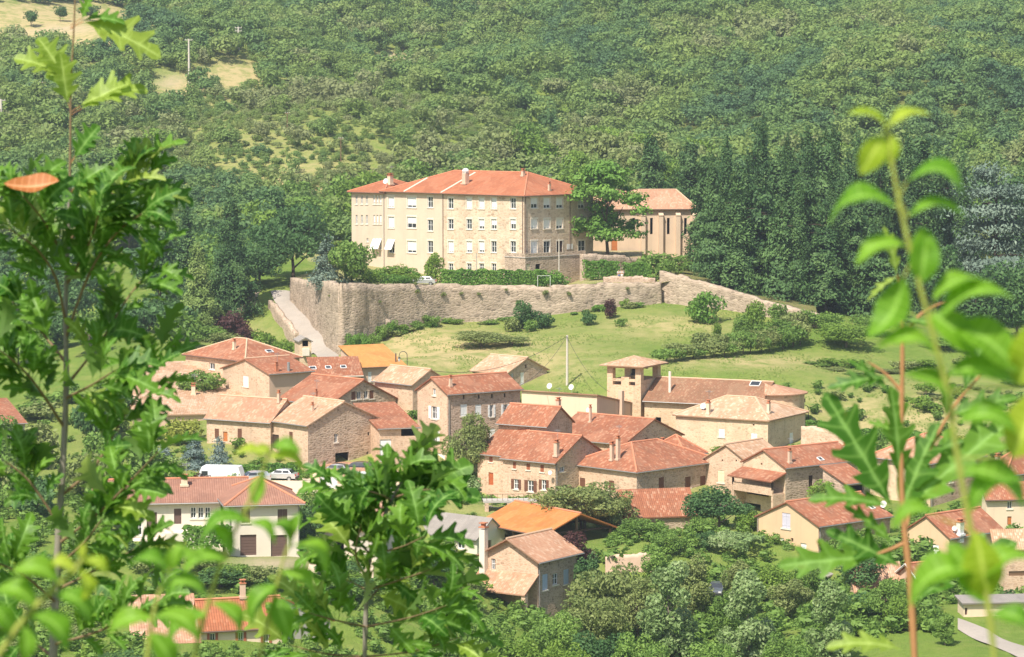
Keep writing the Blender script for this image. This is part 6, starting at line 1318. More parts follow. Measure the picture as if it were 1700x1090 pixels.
def person(px, py, Y, face, shirt, trousers, label, step=.12, z=None):
    p = stand(px, py, Y); p.z += .08
    W = TR(p, face); r = root('person', label, 'person', W)
    J = [((0, 0, .95), .135), ((0, 0, 1.15), .125), ((0, 0, 1.38), .15), ((0, 0, 1.50), .065), ((0, -.02, 1.60), .085), ((0, -.02, 1.70), .098)]
    E = [(0, 1), (1, 2), (2, 3), (3, 4), (4, 5)]
    for sg in (-1, 1):
        b = len(J); J += [((sg * .19, 0, 1.41), .065), ((sg * .24, .02, 1.14), .048), ((sg * .25, -.08, .90), .036), ((sg * .25, -.10, .80), .028)]; E += [(2, b), (b, b + 1), (b + 1, b + 2), (b + 2, b + 3)]
        b = len(J); y = sg * step; J += [((sg * .095, 0, .88), .095), ((sg * .10, y * .6 - .03, .49), .068), ((sg * .10, y, .09), .045), ((sg * .11, y - .16, .035), .036)]; E += [(0, b), (b, b + 1), (b + 1, b + 2), (b + 2, b + 3)]
    def skinned(name, sel, mat, grow):
        ids_ = sorted(set(i for e in sel for i in e)); mp = {i: k for k, i in enumerate(ids_)}; me = bpy.data.meshes.new(name); me.from_pydata([J[i][0] for i in ids_], [(mp[a], mp[b]) for a, b in sel], []); me.materials.append(M[mat])
        o = bpy.data.objects.new(name, me); COL.objects.link(o); o.parent = r; md = o.modifiers.new('skin', 'SKIN'); me.skin_vertices.new() if not me.skin_vertices else None
        for k, i in enumerate(ids_): me.skin_vertices[0].data[k].radius = (J[i][1] * grow,) * 2; me.skin_vertices[0].data[k].use_root = k == 0
        s = o.modifiers.new('sub', 'SUBSURF'); s.levels = s.render_levels = 1; return o
    skinned('body', E, 'skin', 1.0)
    skinned('shirt', [(1, 2), (2, 6), (6, 7), (2, 14), (14, 15)] if len(J) > 15 else [(1, 2)], shirt, 1.16)
    skinned('trousers', [(0, 10), (10, 11), (11, 12), (0, 18), (18, 19), (19, 20)], trousers, 1.18)
    m = MB(); n = 10
    for i in range(4):
        a0, a1 = i / 4 * math.pi / 2, (i + 1) / 4 * math.pi / 2
        for j in range(n): f0, f1 = 2 * math.pi * j / n, 2 * math.pi * (j + 1) / n; m.face([(.108 * math.cos(a) * math.cos(f), .01 + .12 * math.cos(a) * math.sin(f), 1.70 + .115 * math.sin(a)) for a, f in ((a0, f0), (a0, f1), (a1, f1), (a1, f0))])
    put('hair', m, 'hair', r, W)
    for sg in (-1, 1): m = MB(); m.box((sg * .035, -.112, 1.70), (.022, .02, .014)); put('eye', m, 'metal_dark', r, W)
    m = MB()
    for sg in (-1, 1):
        for k in range(5): m.tube([(sg * .25 + (k - 2) * .014, -.10, .80), (sg * .25 + (k - 2) * .016, -.115, .73 - (.0 if k else -.03))], .008, 5)
    put('fingers', m, 'skin', r, W)
person(1027, 461, 467.5, .3, 'cloth_white', 'cloth_blue', 'person in white top and blue trousers in the hedge gap, left of the pair')
person(1032.5, 461, 467.8, -.3, 'cloth_white', 'cloth_white', 'person dressed in white in the hedge gap, right of the pair')
person(579, 812, 338.5, 1.0, 'cloth_dark', 'cloth_dark', 'person in dark clothes standing in the parking area by the dark car')

def pole(px, pt, pb, Y, rad, mat, label, cat='pole', name='pole', arms=()):
    if arms:
        g = ground_at(px, pb, 560, 1100); Y = g.y - 4 if g else Y
    a, b = at(px, pb, Y), at(px, pt, Y); W = Matrix.Translation(a); h = b.z - a.z; m = MB(); m.tube([(0, 0, -1.0), (0, 0, h * .5), (0, 0, h)], [rad, rad * .85, rad * .7], 8)
    if not arms: return tag(put(name, m, mat, None, W), label, cat)
    r = root(name, label, cat, W); put('shaft', m, mat, r, W)
    for z, L in arms:
        m = MB(); m.box((0, -.1, h - z), (L, .12, .14)); o = put('crossarm', m, mat, r, W)
        for x in (-.42, 0, .42): q = MB(); q.tube([(x * L, -.1, h - z + .07), (x * L, -.1, h - z + .32)], .05, 6); put('insulator', q, 'white_paint', o, W)
    return r
pole(941.5, 556, 650, 409, .20, 'pole_pale', 'tall pale concrete pole behind the cream rendered barn')
pole(928, 396, 466, 465, .10, 'pole_pale', 'thin pale pole in front of the right face of the red-roofed block')
pole(791, 420, 474, 463, .06, 'metal_grey', 'slim grey flagless mast at the long terrace hedge')
pole(314, 64, 132, 800, .30, 'pole_pale', 'pale utility pole with crossarm by the hillside clearing', 'utility pole', 'utility_pole', ((.3, 2.0),))
pole(396, 44, 80, 850, .30, 'pole_pale', 'utility pole with two crossarms near the top of the hillside', 'utility pole', 'utility_pole', ((.3, 1.8), (1.1, 1.8)))
pole(2, 164, 205, 700, .4, 'pole_pale', 'white-painted utility pole at the left picture edge', 'utility pole', 'utility_pole', ((.3, 2.2),))
pole(71, 135, 168, 740, .15, 'wood', 'thin dark utility pole in the trees at upper left', 'utility pole', 'utility_pole', ((.3, 1.6),))
pole(514, 44, 68, 860, .15, 'wood', 'slim wooden utility pole near the top centre of the hillside', 'utility pole', 'utility_pole', ((.3, 1.4),))
pole(566, 228, 262, 640, .12, 'wood', 'slim grey post in the scrub above the red roof', 'utility pole', 'utility_pole', ((.25, 1.0),))
pole(477, 186, 212, 690, .12, 'wood', 'short grey post in the scrub left of the red roof', 'utility pole', 'utility_pole', ((.25, 1.0),))
def lamp(px, pt, pb, Y, sg, label):
    a, b = at(px, pb, Y), at(px, pt, Y); a.z = min(a.z, tz(a.x, a.y)); W = Matrix.Translation(a); h = b.z - a.z; r = root('street_lamp', label, 'street lamp', W, None)
    m = MB(); R = .55; pts = [(0, 0, -1), (0, 0, h - R)] + [(sg * (R - R * math.cos(t_)), 0, h - R + R * math.sin(t_)) for t_ in [math.pi * i / 10 for i in range(1, 11)]]; m.tube(pts, .05, 6); put('shaft', m, 'metal_dark', r, W)
    m = MB(); x = sg * 2 * R; m.tube([(x, 0, h - R), (x, 0, h - R - .25)], .03, 5); m.tube([(x, 0, h - R - .2), (x, 0, h - R - .4)], [.05, .25], 6); put('lantern_hood', m, 'metal_dark', r, W)
    m = MB(); m.tube([(x, 0, h - R - .4), (x, 0, h - R - .85)], [.2, .11], 6); put('lantern', m, 'lamp_glass', r, W)
lamp(1634, 704, 740, 374, -1, 'crook-necked street lamp at the right edge of the meadow')
lamp(676, 583, 612, 402, -1, 'crook-necked street lamp beside the orange-brown roof')
lamp(1342, 672, 712, 389, -1, 'dark street lamp beside the church apse')
W = TR(at(902, 473, 462), .0); m = MB(); 
for x in (-.9, 1.1): m.tube([(x, 0, -.3), (x, 0, 1.5)], .035, 6)
m.tube([(-.9, 0, 1.5), (1.1, 0, 1.5)], .03, 6); tag(put('goal_frame', m, 'white_paint', None, W), 'white goal frame on the terrace in front of the hedge', 'goal')
m = MB()
for i in range(7): m.tube([(i * .55, 0, 0), (i * .55, 0, 1.0)], .025, 5)
for z in (.5, 1.0): m.tube([(0, 0, z), (3.3, 0, z)], .025, 5)
tag(put('railing', m, 'metal_dark', None, TR(at(770, 839, 342.4), .05)), 'dark metal railing on the low stone terrace wall', 'railing')
# pergola of the brown-shuttered house
W = TR(at(808, 862, 339), .08); r = root('pergola', 'small terrace pergola below the brown-shuttered house', 'pergola', W)
for x in (0, 2.6, 5.2, 7.8):
    m = MB(); m.box((x, 0, .9), (.45, .45, 2.2)); put('pillar', m, 'stone_warm', r, W)
m = MB(); m.box((3.9, 0, 2.1), (8.6, .5, .22)); m.box((3.9, .9, 2.2), (8.6, 1.6, .1)); put('deck', m, 'concrete', r, W)
m = MB()
for i in range(14): m.tube([(i * .62, -.1, 2.2), (i * .62, -.1, 3.0)], .025, 5)
m.tube([(0, -.1, 3.0), (8.06, -.1, 3.0)], .03, 5); put('railing', m, 'wood', r, W)

# overhead cables sagging from the concrete pole to the roofs
def cable(a, b, sag, label):
    p, q = at(*a), at(*b); m = MB(); n = 14; m.tube([p.lerp(q, i / n) - p - Vector((0, 0, sag * 4 * (i / n) * (1 - i / n))) for i in range(n + 1)], .03, 4); tag(put('overhead_cable', m, 'metal_dark', None, Matrix.Translation(p)), label, 'cable')
cable((941, 558, 409), (1012, 650, 390), 1.2, 'sagging cable from the concrete pole to the cream barn and belfry')
cable((941, 558, 409), (862, 640, 372), 1.0, 'sagging cable from the concrete pole to the tall house')
cable((941, 558, 409), (700, 612, 388), 2.2, 'long sagging cable from the concrete pole to the tan-roofed house')
# ================================================================ foreground saplings and shoots (a few metres from the camera)
def leafmat(name, c0, c1, trans, under):
    t = NT(name); oi = t.n('ShaderNodeObjectInfo'); v = t.coord('Generated'); a = t.n('ShaderNodeAttribute', attribute_name='rib').outputs['Fac']; tn = t.n('ShaderNodeAttribute', attribute_name='tint').outputs['Fac']
    f = t.math('FRACT', t.math('ADD', t.math('MULTIPLY', oi.outputs['Random'], 7.3), tn))
    col = t.mix(f, c0, c1); col = t.mix(t.ramp(t.noise(v, 3.2, 5, .7), [(.60, 0.0), (.72, .55)]), col, (.22, .15, .04)); col = t.mix(t.ramp(t.noise(v, 5, 4), [(.4, 0.0), (.75, .4)]), col, tuple(x * .6 for x in c0))
    col = t.mix(t.math('POWER', a, 7.0), col, tuple(min(1, x * 1.5 + .1) for x in c1))
    vn = t.n('ShaderNodeAttribute', attribute_name='vein').outputs['Fac']; vl = t.math('LESS_THAN', t.math('ABSOLUTE', t.math('SUBTRACT', t.math('FRACT', t.math('MULTIPLY', vn, 8.0)), .5)), .085); col = t.mix(t.math('MULTIPLY', vl, .4), col, tuple(min(1, x * 1.35 + .06) for x in c1))
    gm = t.n('ShaderNodeNewGeometry'); col = t.mix(gm.outputs['Backfacing'], col, under)
    b = t.bsdf(col, .45, .28); t.l(t.bump(t.noise(v, 14, 3), .25, .004), b.inputs['Normal'])
    tr = t.n('ShaderNodeBsdfTranslucent'); t.l(t.mix(.5, col, tuple(min(1, x * 1.5) for x in c1)), tr.inputs[0]); mx = t.n('ShaderNodeMixShader'); mx.inputs[0].default_value = trans
    t.l(b.outputs[0], mx.inputs[1]); t.l(tr.outputs[0], mx.inputs[2]); M[name] = t.done(mx)
leafmat('oak_leaf', (.034, .125, .012), (.15, .30, .028), .40, (.12, .21, .05))
leafmat('oak_leaf_young', (.20, .32, .035), (.32, .42, .07), .45, (.28, .36, .12))
leafmat('shoot_leaf', (.10, .27, .015), (.24, .44, .03), .5, (.28, .42, .10))
leafmat('shoot_leaf_young', (.30, .44, .02), (.46, .54, .05), .5, (.42, .50, .10))
leafmat('dead_leaf', (.42, .14, .04), (.55, .24, .09), .3, (.66, .42, .22))
plain('stem_oak', (.22, .15, .085), .8, .2, scale=60); plain('stem_grey', (.27, .24, .20), .9, .1, scale=60); plain('stem_green', (.30, .33, .07), .6, .3, scale=60); plain('stem_red', (.40, .20, .09), .7, .2, scale=60)
OAK = [(0, 0, 0), (.06, .05, .03), (.12, .13, .075), (.19, .22, .20), (.23, .34, .30), (.28, .33, .22), (.32, .32, .125), (.39, .42, .19), (.43, .55, .39), (.48, .60, .36), (.53, .56, .24), (.57, .57, .14), (.63, .66, .19), (.67, .79, .33), (.71, .82, .28), (.76, .78, .18), (.80, .79, .11), (.87, .91, .14), (.91, .96, .09), (1, 1, 0)]
OVA = [(t_, t_, .31 * math.sin(math.pi * t_ ** .85) ** .9 + .012 * (t_ < .97)) for t_ in [i / 14 for i in range(15)]]; OVA[0] = (0, 0, .008); OVA[-1] = (1, 1, 0)
def leaf_arrays(kind, B, T, N, arch, rnd, wf=1.0, fold=.25, stalk=None):
    B, T, N = Vector(B), Vector(T), Vector(N); X = T - B; L = X.length; X.normalize(); Z = (N - X * N.dot(X)).normalized(); Y = Z.cross(X)
    tw = rnd.uniform(-.5, .5); wv = rnd.uniform(0, 6); V = []; F = []; R = []; prof = OAK if kind == 'oak' else OVA; n = len(prof)
    def P(t, w, side):
        a = tw * (t - .3); z = arch * 4 * t * (1 - t) + fold * abs(w) * (1 - .4 * t) + .018 * math.sin(t * 11 + wv + side) * min(1, abs(w) * 6) + (.10 * abs(w) if w else 0)
        y = side * w; return B + (X * t + Y * (y * math.cos(a)) + Z * (z + y * math.sin(a))) * L
    for side in (1, -1):
        o = len(V); k = rnd.uniform(.88, 1.1); sh = rnd.uniform(-.02, .02)
        for tm_, to, w in prof:
            w *= wf * k; V += [P(tm_, 0, side), P((tm_ + to) / 2, w * .5, side), P(min(1, max(0, to + sh * (w > .05))), w, side)]; R += [(1, tm_), (.35, tm_), (0, tm_)]
        for i in range(n - 1):
            for j in range(2):
                q = (o + i * 3 + j, o + i * 3 + j + 1, o + i * 3 + j + 4, o + i * 3 + j + 3); F.append(q if side < 0 else q[::-1])
    if stalk is not None:
        sr = .0015; S0 = Vector(stalk); o = len(V); D = (B - S0).normalized(); a_ = D.cross(Vector((0, 0, 1))).normalized() * sr; b_ = D.cross(a_)
        for q in (S0, B): V += [q + a_, q + b_, q - a_, q - b_]; R += [(1, .5)] * 4
        F += [(o + j, o + (j + 1) % 4, o + 4 + (j + 1) % 4, o + 4 + j) for j in range(4)]
    return [tuple(v) for v in V], F, R
class Plant:
    def __init__(s, name, label, px, py, Y, mat_leaf, kind, seed):
        s.p = at(px, py, Y); s.W = Matrix.Translation(s.p); s.r = root(name, label, 'sapling' if 'sapling' in name else 'plant', s.W); s.leafs = []; s.kind = kind; s.mat = mat_leaf; s.rnd = random.Random(seed); s.Y = Y
    def stem(s, pts, r0, r1, mat, name='branch', Yj=0):
        """pts: (px, py[, dY])"""
        P = [at(q[0], q[1], s.Y + (q[2] if len(q) > 2 else Yj * i / max(1, len(pts) - 1))) - s.p for i, q in enumerate(pts)]; n = len(P)
        # rounded polyline
        Q = []
        for i in range(n - 1):
            a, b, c, d = P[max(i - 1, 0)], P[i], P[i + 1], P[min(i + 2, n - 1)]
            for k in range(4):
                t_ = k / 4; Q.append(.5 * ((2 * b) + (c - a) * t_ + (2 * a - 5 * b + 4 * c - d) * t_ ** 2 + (3 * b - a - 3 * c + d) * t_ ** 3))
        Q.append(P[-1]); m = MB(); m.tube(Q, [(r0 + (r1 - r0) * i / (len(Q) - 1)) * (1 + .12 * math.sin(i * 2.3)) for i in range(len(Q))], 8)
        put(name, m.mesh(name, True), mat, s.r, s.W); return [q + s.p for q in Q]
    def leaf(s, b, t_, arch=.06, face=.6, dy=0, dyt=None, mat=None, wf=1.0, side=1, size=None):
        rnd = s.rnd; Y0 = s.Y + dy; Y1 = s.Y + (dyt if dyt is not None else dy + rnd.uniform(-.5, .5) * .02 * s.Y / 3)
        B = at(b[0], b[1], Y0) if len(b) == 2 else Vector(b); T = at(t_[0], t_[1], Y1)
        X = (T - B).normalized(); up = Vector((0, -1, 0)).cross(X); 
        if up.z < 0: up = -up
        N = up * side * (1 - abs(face)) + Vector((0, -1, 0)) * face + Vector((rnd.uniform(-.2, .2), 0, rnd.uniform(0, .2)))
        s.leafs.append(((T - B).length, leaf_arrays(s.kind, B - s.p, T - s.p, N, arch, rnd, wf), mat or s.mat))
    def finish(s, most=98):
        s.leafs.sort(key=lambda q: -q[0])
        for L, (V, F, R), mt in s.leafs[:most]:
            put('leaf', np_mesh('leaf', V, F, True, {'rib': ('POINT', [q[0] for q in R]), 'vein': ('POINT', [q[1] for q in R])}), mt, s.r, s.W)
        rest = s.leafs[most:]
        if rest:
            Vs, Fs, Rs, Ts = [], [], [], []; off = 0
            for L, (V, F, R), mt in rest: Vs += V; Fs += [tuple(i + off for i in f) for f in F]; Rs += R; off += len(V); Ts += [s.rnd.random()] * len(V)
            o = put('foliage', np_mesh('foliage', Vs, Fs, True, {'rib': ('POINT', [q[0] for q in Rs]), 'vein': ('POINT', [q[1] for q in Rs]), 'tint': ('POINT', Ts)}), s.mat, s.r, s.W); o['kind'] = 'stuff'
    def cluster(s, br, n, lo, hi, t0=.2, spread=1.25, dyr=.25, young=None, Lw=1.0):
        """n leaves along the 3-D branch polyline br"""
        rnd = s.rnd
        for i in range(n):
            t_ = t0 + (1 - t0) * ((i + rnd.random()) / n); k = min(int(t_ * (len(br) - 1)), len(br) - 2); B = br[k].lerp(br[k + 1], t_ * (len(br) - 1) - k)
            a = br[min(k + 2, len(br) - 1)] - br[max(k - 1, 0)]; ang = math.atan2(a.z, a.x) + rnd.choice((-1, 1)) * rnd.uniform(.25, spread) ; L = rnd.uniform(lo, hi) * mpp(s.Y)
            if t_ > .95: ang = math.atan2(a.z, a.x) + rnd.uniform(-.3, .3)
            pet = L * rnd.uniform(.12, .25); d = Vector((math.cos(ang), rnd.uniform(-.7, .55), math.sin(ang) + .1)).normalized(); B2 = B + d * pet; d2 = (d + Vector((0, 0, rnd.uniform(-.55, .1)))).normalized(); T = B2 + d2 * L
            f = rnd.choice((1, 1, 1, -.6)); N = Vector((rnd.uniform(-.6, .6), -f * rnd.uniform(.1, .8), rnd.uniform(.3, 1.0)))
            s.leafs.append((L, leaf_arrays(s.kind, B2 - s.p, T - s.p, N, rnd.uniform(.05, .32), rnd, Lw * rnd.uniform(.65, 1.05), fold=rnd.uniform(.1, .6), stalk=B - s.p), young if young and rnd.random() < .3 else s.mat))
    def close(s, mat):
        s.finish()

# ---- left oak sapling, about 7 m away
o = Plant('oak_sapling', 'large leafy oak sapling with thin straight leader filling the left edge', 100, 1130, 10.0, 'oak_leaf', 'oak', 21)
o.stem([(126, -40), (122, 60), (118, 130), (117, 210), (116, 300)], .0028, .0042, 'stem_oak', 'stem'); 
o.stem([(116, 300), (112, 420), (109, 520), (110, 640), (105, 760), (98, 870), (92, 1000), (86, 1160)], .0055, .016, 'stem_grey', 'trunk')
BR = [[(109, 560), (150, 450), (195, 385), (235, 355)], [(110, 640), (165, 570), (215, 490), (258, 440)], [(105, 820), (160, 770), (200, 700), (240, 640), (262, 590)], [(100, 900), (165, 850), (215, 800), (262, 750)],
      [(110, 540), (92, 460), (58, 410), (15, 380)], [(107, 710), (68, 650), (35, 610), (-8, 575)], [(97, 870), (50, 800), (8, 765)], [(113, 440), (75, 370), (38, 325)], [(114, 400), (158, 345), (200, 312), (245, 296)],
      [(93, 980), (160, 945), (235, 905)], [(93, 1000), (40, 955), (-15, 930)], [(88, 1070), (170, 1045), (262, 1000)], [(88, 1090), (30, 1050), (-20, 1040)], [(112, 470), (150, 400), (165, 350)], [(108, 600), (60, 540), (20, 500)], [(110, 660), (150, 640), (190, 615)], [(95, 940), (140, 900), (170, 860)]]
CN = [17, 13, 13, 11, 15, 12, 10, 17, 18, 10, 9, 12, 9, 15, 12, 7, 9]
for i, (b_, n_) in enumerate(zip(BR, CN)):
    q = o.stem(b_, .0058, .002, 'stem_oak', 'branch', Yj=o.rnd.uniform(-.5, .4)); o.cluster(q, int(n_ * (1.7 if b_[-1][1] < 420 else 2.4)), 44, 86, .22, young='oak_leaf_young')
for a in [((140, 36), (268, 96), .05, .45), ((138, 34), (208, 40), .10, .35), ((136, 30), (152, -6), .02, .7), ((104, 128), (22, 97), .10, .5), ((106, 130), (62, 62), .06, .55), ((112, 170), (100, 86), .02, .7), ((134, 175), (246, 150), .10, .45), ((136, 180), (215, 138), .05, .6), ((124, 262), (165, 208), .04, .7), ((126, 258), (160, 235), .05, .7),
          ((121, 300), (60, 280), .05, .6), ((124, 310), (180, 275), .05, .6), ((122, 330), (205, 300), .06, .6), ((112, 320), (70, 300), .05, .6)]:
    o.leaf(a[0], a[1], a[2], a[3], mat='oak_leaf_young')
    s_ = o.stem([(117, a[0][1] + 12), ((117 + a[0][0]) / 2, a[0][1] + 5), a[0]], .0014, .001, 'stem_red', 'branch')
o.kind = 'ova'; o.leaf((98, 300), (6, 304), -.10, .42, mat='dead_leaf', wf=.85, dy=-1.2, dyt=-1.2); o.kind = 'oak'
o.close('stem_red')
# ---- central oak sapling, about 7.5 m away
c = Plant('oak_sapling', 'bushy oak sapling with broad pointed lobes at the bottom centre', 606, 1130, 11.5, 'oak_leaf', 'oak', 5)
st = c.stem([(604, 1160), (608, 1000), (614, 930), (632, 870), (655, 820), (678, 782)], .011, .003, 'stem_grey', 'trunk')
for b_, n_ in [([(628, 860), (590, 830), (560, 812)], 7), ([(630, 850), (680, 838), (715, 825)], 7), ([(616, 920), (585, 895), (556, 888)], 9), ([(616, 920), (665, 908), (705, 890)], 7), ([(610, 980), (575, 962), (545, 958)], 10), ([(610, 980), (665, 962), (715, 945)], 9), ([(607, 1040), (560, 1030), (515, 1018)], 11), ([(607, 1040), (680, 1025), (740, 1005)], 10), ([(605, 1090), (540, 1085), (480, 1070)], 11), ([(605, 1090), (690, 1080), (770, 1055)], 11), ([(648, 830), (635, 822), (612, 815)], 5), ([(656, 825), (690, 815), (715, 812)], 5), ([(608, 1000), (640, 960), (660, 900)], 8), ([(610, 960), (590, 920), (600, 870)], 7)]:
    up_ = b_[0][1] < 880; q = c.stem(b_, .0045, .0018, 'stem_oak', 'branch', Yj=c.rnd.uniform(-.5, .5)); c.cluster(q, n_ if up_ else int(n_ * 1.35), 44 if up_ else 54, 72 if up_ else 92, .2, spread=.8 if up_ else 1.25, young='oak_leaf_young', Lw=.95)
c.cluster(st, 24, 52, 92, .18, spread=1.5, young='oak_leaf_young'); c.cluster(st[len(st) // 3:], 24, 50, 84, .1, spread=1.5)
for a in [((678, 790), (684, 738), .02, .8), ((682, 800), (745, 768), .05, .7), ((672, 800), (620, 770), .05, .7), ((680, 812), (786, 772), .06, .65), ((665, 795), (575, 812), .10, .55), ((670, 810), (800, 830), .08, .6), ((655, 820), (560, 838), .10, .55), ((660, 820), (640, 785), .03, .8), ((668, 815), (708, 760), .04, .8)]:
    c.leaf(a[0], a[1], a[2], a[3], wf=.95, mat='oak_leaf')
c.close('stem_red')
# ---- right oak sapling, about 5.5 m away
r_ = Plant('oak_sapling', 'slender oak sapling with reddish stem and few jagged leaves at the right', 1520, 1130, 6.2, 'oak_leaf', 'oak', 9)
r_.stem([(1522, 1170), (1512, 980), (1500, 860), (1496, 760), (1498, 620), (1497, 520), (1490, 455)], .0085, .0028, 'stem_red', 'trunk')
for b_ in ([(1502, 880), (1540, 760), (1580, 680), (1630, 620), (1680, 560)], [(1497, 560), (1530, 520), (1570, 500)], [(1505, 900), (1450, 920), (1400, 910)], [(1497, 650), (1470, 620), (1440, 600)]): r_.stem(b_, .0045, .0015, 'stem_red', 'branch')
for a in [((1488, 455), (1466, 375), .05, .6, 'oak_leaf_young'), ((1490, 458), (1440, 500), .06, .4, 'oak_leaf_young'), ((1470, 625), (1372, 645), .05, .6, 'oak_leaf'), ((1478, 655), (1408, 598), .06, .35, 'oak_leaf'), ((1480, 840), (1368, 650), .05, .8, 'oak_leaf'), ((1478, 842), (1340, 830), .08, .5, 'oak_leaf'), ((1492, 800), (1478, 640), .04, .8, 'oak_leaf'), ((1492, 860), (1560, 700), .05, .75, 'oak_leaf'), ((1500, 850), (1690, 690), .06, .55, 'oak_leaf'),
          ((1450, 925), (1290, 940), .06, .8, 'oak_leaf'), ((1495, 940), (1370, 880), .05, .7, 'oak_leaf'), ((1520, 1000), (1690, 900), .08, .5, 'oak_leaf'), ((1520, 965), (1640, 940), .10, .4, 'oak_leaf'), ((1500, 1080), (1370, 1075), .10, .45, 'oak_leaf_young'), ((1530, 760), (1600, 730), .05, .6, 'oak_leaf'), ((1575, 690), (1690, 660), .05, .5, 'oak_leaf'), ((1600, 650), (1640, 560), .05, .5, 'oak_leaf'), ((1500, 530), (1570, 545), .05, .5, 'oak_leaf'), ((1480, 900), (1400, 840), .06, .6, 'oak_leaf'), ((1497, 720), (1440, 700), .05, .6, 'oak_leaf'), ((1570, 690), (1560, 600), .05, .6, 'oak_leaf')]:
    r_.leaf(a[0], a[1], a[2], a[3], mat=a[4], wf=.55)
r_.close('stem_red')
# ---- blurred shoots with smooth drooping leaves, about 3 m away
def shoot(label, Y, stem, leafs, seed, r0=.0035, px0=None):
    s = Plant('leafy_shoot', label, stem[0][0], stem[0][1], Y, 'shoot_leaf', 'ova', seed); s.stem(stem, r0, r0 * .55, 'stem_green', 'stem')
    for a in leafs:
        b_, t_ = a[0], a[1]; s.leaf(b_, t_, (a[2] if len(a) > 2 else .2) * 1.45, (a[3] if len(a) > 3 else .45) * (.75 if a[2] > .1 else 1), mat='shoot_leaf_young' if len(a) > 4 else None, wf=.9)
        k = min(stem, key=lambda q: (q[0] - b_[0]) ** 2 + ((q[1] - b_[1]) * .6) ** 2); s.stem([(k[0], k[1]), b_], .0012, .001, 'stem_green', 'leaf_stalk')
    s.finish(); return s
shoot('tall blurred shoot of drooping bright leaves in front of the conifers at right', 2.9, [(1655, 1140), (1640, 1000), (1612, 880), (1590, 760), (1572, 650), (1545, 540), (1515, 430), (1492, 330), (1476, 240), (1470, 205)],
      [((1474, 215), (1404, 190), .12, .35, 1), ((1474, 212), (1546, 192), .12, .35, 1), ((1466, 225), (1428, 290), .03, .85, 1), ((1480, 222), (1476, 275), .05, .7, 1), ((1488, 345), (1374, 378), .24, .45), ((1506, 300), (1600, 330), .26, .45), ((1508, 360), (1606, 362), .16, .35), ((1530, 430), (1532, 375), .0, .9), ((1506, 410), (1420, 440), .16, .45), ((1528, 470), (1540, 380), .05, .8), ((1500, 460), (1440, 560), -.15, .6), ((1550, 500), (1640, 470), .16, .4), ((1560, 530), (1690, 500), .18, .4), ((1545, 520), (1620, 590), .1, .8), ((1580, 540), (1690, 620), .1, .6), ((1560, 600), (1450, 580), .2, .4), ((1575, 620), (1690, 640), .12, .5), ((1580, 680), (1500, 620), .15, .5), ((1590, 700), (1690, 720), .18, .6), ((1560, 860), (1480, 880), .24, .4), ((1610, 850), (1700, 800), .2, .5), ((1625, 950), (1510, 1010), .22, .5), ((1630, 960), (1720, 930), .2, .5), ((1640, 1000), (1570, 900), .05, .8), ((1645, 1020), (1720, 1060), .2, .6), ((1600, 780), (1700, 850), .15, .5), ((1640, 990), (1620, 880), .05, .9, 1), ((1680, 760), (1730, 640), .05, .9, 1), ((1690, 640), (1740, 520), .1, .9, 1)], 31)
shoot('blurred leafy shoot rising in front of the white villa', 3.5, [(310, 1140), (340, 1020), (372, 920), (405, 850), (432, 790), (450, 740)],
      [((440, 768), (385, 760), .25, .4, 1), ((446, 760), (505, 785), .2, .5, 1), ((450, 745), (420, 745), .05, .8, 1), ((452, 742), (500, 752), .15, .7), ((418, 868), (332, 905), .22, .45), ((424, 838), (440, 780), .05, .6), ((410, 868), (456, 905), .2, .4), ((380, 930), (300, 960), .2, .5), ((385, 920), (350, 870), .1, .5), ((345, 1020), (280, 1070), .2, .6), ((350, 1000), (395, 1065), .2, .5)], 33, .003)
shoot('blurred leafy shoot curling in front of the villa garage doors', 3.6, [(420, 1140), (450, 1010), (462, 960), (475, 915), (490, 880)],
      [((478, 915), (440, 870), .25, .4), ((485, 905), (540, 960), .25, .45), ((490, 885), (500, 850), .1, .6), ((488, 890), (452, 868), .2, .4), ((465, 950), (520, 1000), .2, .5), ((460, 970), (420, 1040), .2, .6), ((455, 990), (480, 1060), .1, .7)], 34, .0026)
shoot('blurred pale shoot with paired curling leaves in the lower left corner', 3.0, [(-30, 1130), (30, 1040), (80, 985), (120, 950), (138, 925)],
      [((130, 945), (135, 1000), .2, .6, 1), ((128, 950), (72, 955), .25, .4, 1), ((136, 930), (180, 960), .2, .5, 1), ((100, 970), (20, 950), .2, .5), ((90, 985), (150, 1040), .2, .5), ((60, 1010), (-10, 980), .2, .6), ((50, 1020), (110, 1085), .2, .5), ((20, 1050), (-20, 1000), .1, .6), ((138, 928), (140, 900), .05, .7, 1), ((40, 1040), (40, 1100), .1, .7)], 35, .004)
shoot('tangle of blurred bright leaves along the bottom edge left of centre', 3.2, [(240, 1140), (248, 1060), (262, 990), (285, 940)],
      [((282, 950), (210, 945), .25, .5), ((284, 945), (340, 930), .25, .5), ((268, 980), (345, 1000), .25, .4), ((255, 1030), (180, 1060), .2, .6), ((256, 1025), (330, 1065), .2, .5), ((285, 945), (300, 900), .1, .6), ((250, 1050), (290, 1110), .1, .7)], 36, .003)

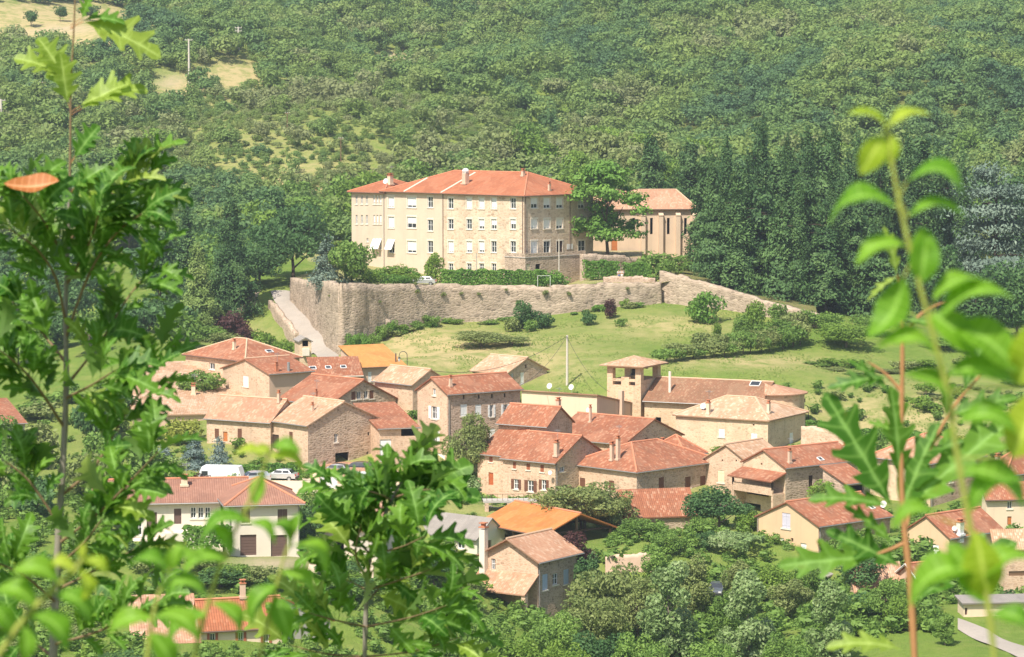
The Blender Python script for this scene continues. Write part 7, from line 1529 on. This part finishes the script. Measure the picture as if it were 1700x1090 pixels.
# ================================================================ camera and light
cam = bpy.data.cameras.new('camera'); co = bpy.data.objects.new('camera', cam); COL.objects.link(co); S.camera = co
co.location = (0, 0, CAMZ); co.rotation_euler = (math.pi / 2 - PIT, 0, 0); cam.sensor_width = 36; cam.lens = 36 * FPX / 1700; cam.clip_start = .3; cam.clip_end = 6000
cam.dof.use_dof = True; cam.dof.focus_distance = 400; cam.dof.aperture_fstop = cam.lens / 8.5
w = bpy.data.worlds.new('World'); S.world = w; w.use_nodes = True; nt = w.node_tree; nt.nodes.clear()
sky = nt.nodes.new('ShaderNodeTexSky'); sky.sky_type = 'NISHITA'; sky.sun_disc = False
SUN_EL = math.radians(53); SUN = Vector((-.50, -.87, 0)).normalized()
sky.sun_elevation = SUN_EL; sky.sun_rotation = math.atan2(SUN.x, SUN.y); sky.air_density = 1.2; sky.dust_density = 1.6
bg = nt.nodes.new('ShaderNodeBackground'); bg.inputs[1].default_value = .105; wo = nt.nodes.new('ShaderNodeOutputWorld'); nt.links.new(sky.outputs[0], bg.inputs[0]); nt.links.new(bg.outputs[0], wo.inputs[0])
sd = Vector((SUN.x * math.cos(SUN_EL), SUN.y * math.cos(SUN_EL), math.sin(SUN_EL)))
sl = bpy.data.lights.new('sun', 'SUN'); sl.energy = 4.9; sl.angle = math.radians(.5); sl.color = (1.0, .93, .82); so = bpy.data.objects.new('sun', sl); COL.objects.link(so)
so.rotation_euler = (-sd).to_track_quat('-Z', 'Y').to_euler(); so.location = (-100, -100, 200)
# haze: one closed box of thin even air
HAZE = True
if HAZE:
    m = MB(); m.box((0, 620, 95), (760, 1380, 210)); t = NT('haze_air'); pv = t.n('ShaderNodeVolumePrincipled'); pv.inputs['Color'].default_value = (.80, .88, .95, 1); pv.inputs['Density'].default_value = .00019; pv.inputs['Anisotropy'].default_value = .3
    t.l(pv.outputs[0], t.out.inputs['Volume']); M['haze_air'] = t.m
    tag(put('haze', m, 'haze_air'), 'thin summer haze in the air over the valley', 'haze', kind='stuff')
S.view_settings.view_transform = 'Standard'; S.view_settings.look = 'None'; S.view_settings.gamma = 1; S.view_settings.use_curve_mapping = False; S.view_settings.exposure = .52
S.cycles.max_bounces = 6; S.cycles.diffuse_bounces = 3; S.cycles.glossy_bounces = 2; S.cycles.transmission_bounces = 4; S.cycles.volume_bounces = 0
try: S.cycles.use_denoising = True
except Exception: pass
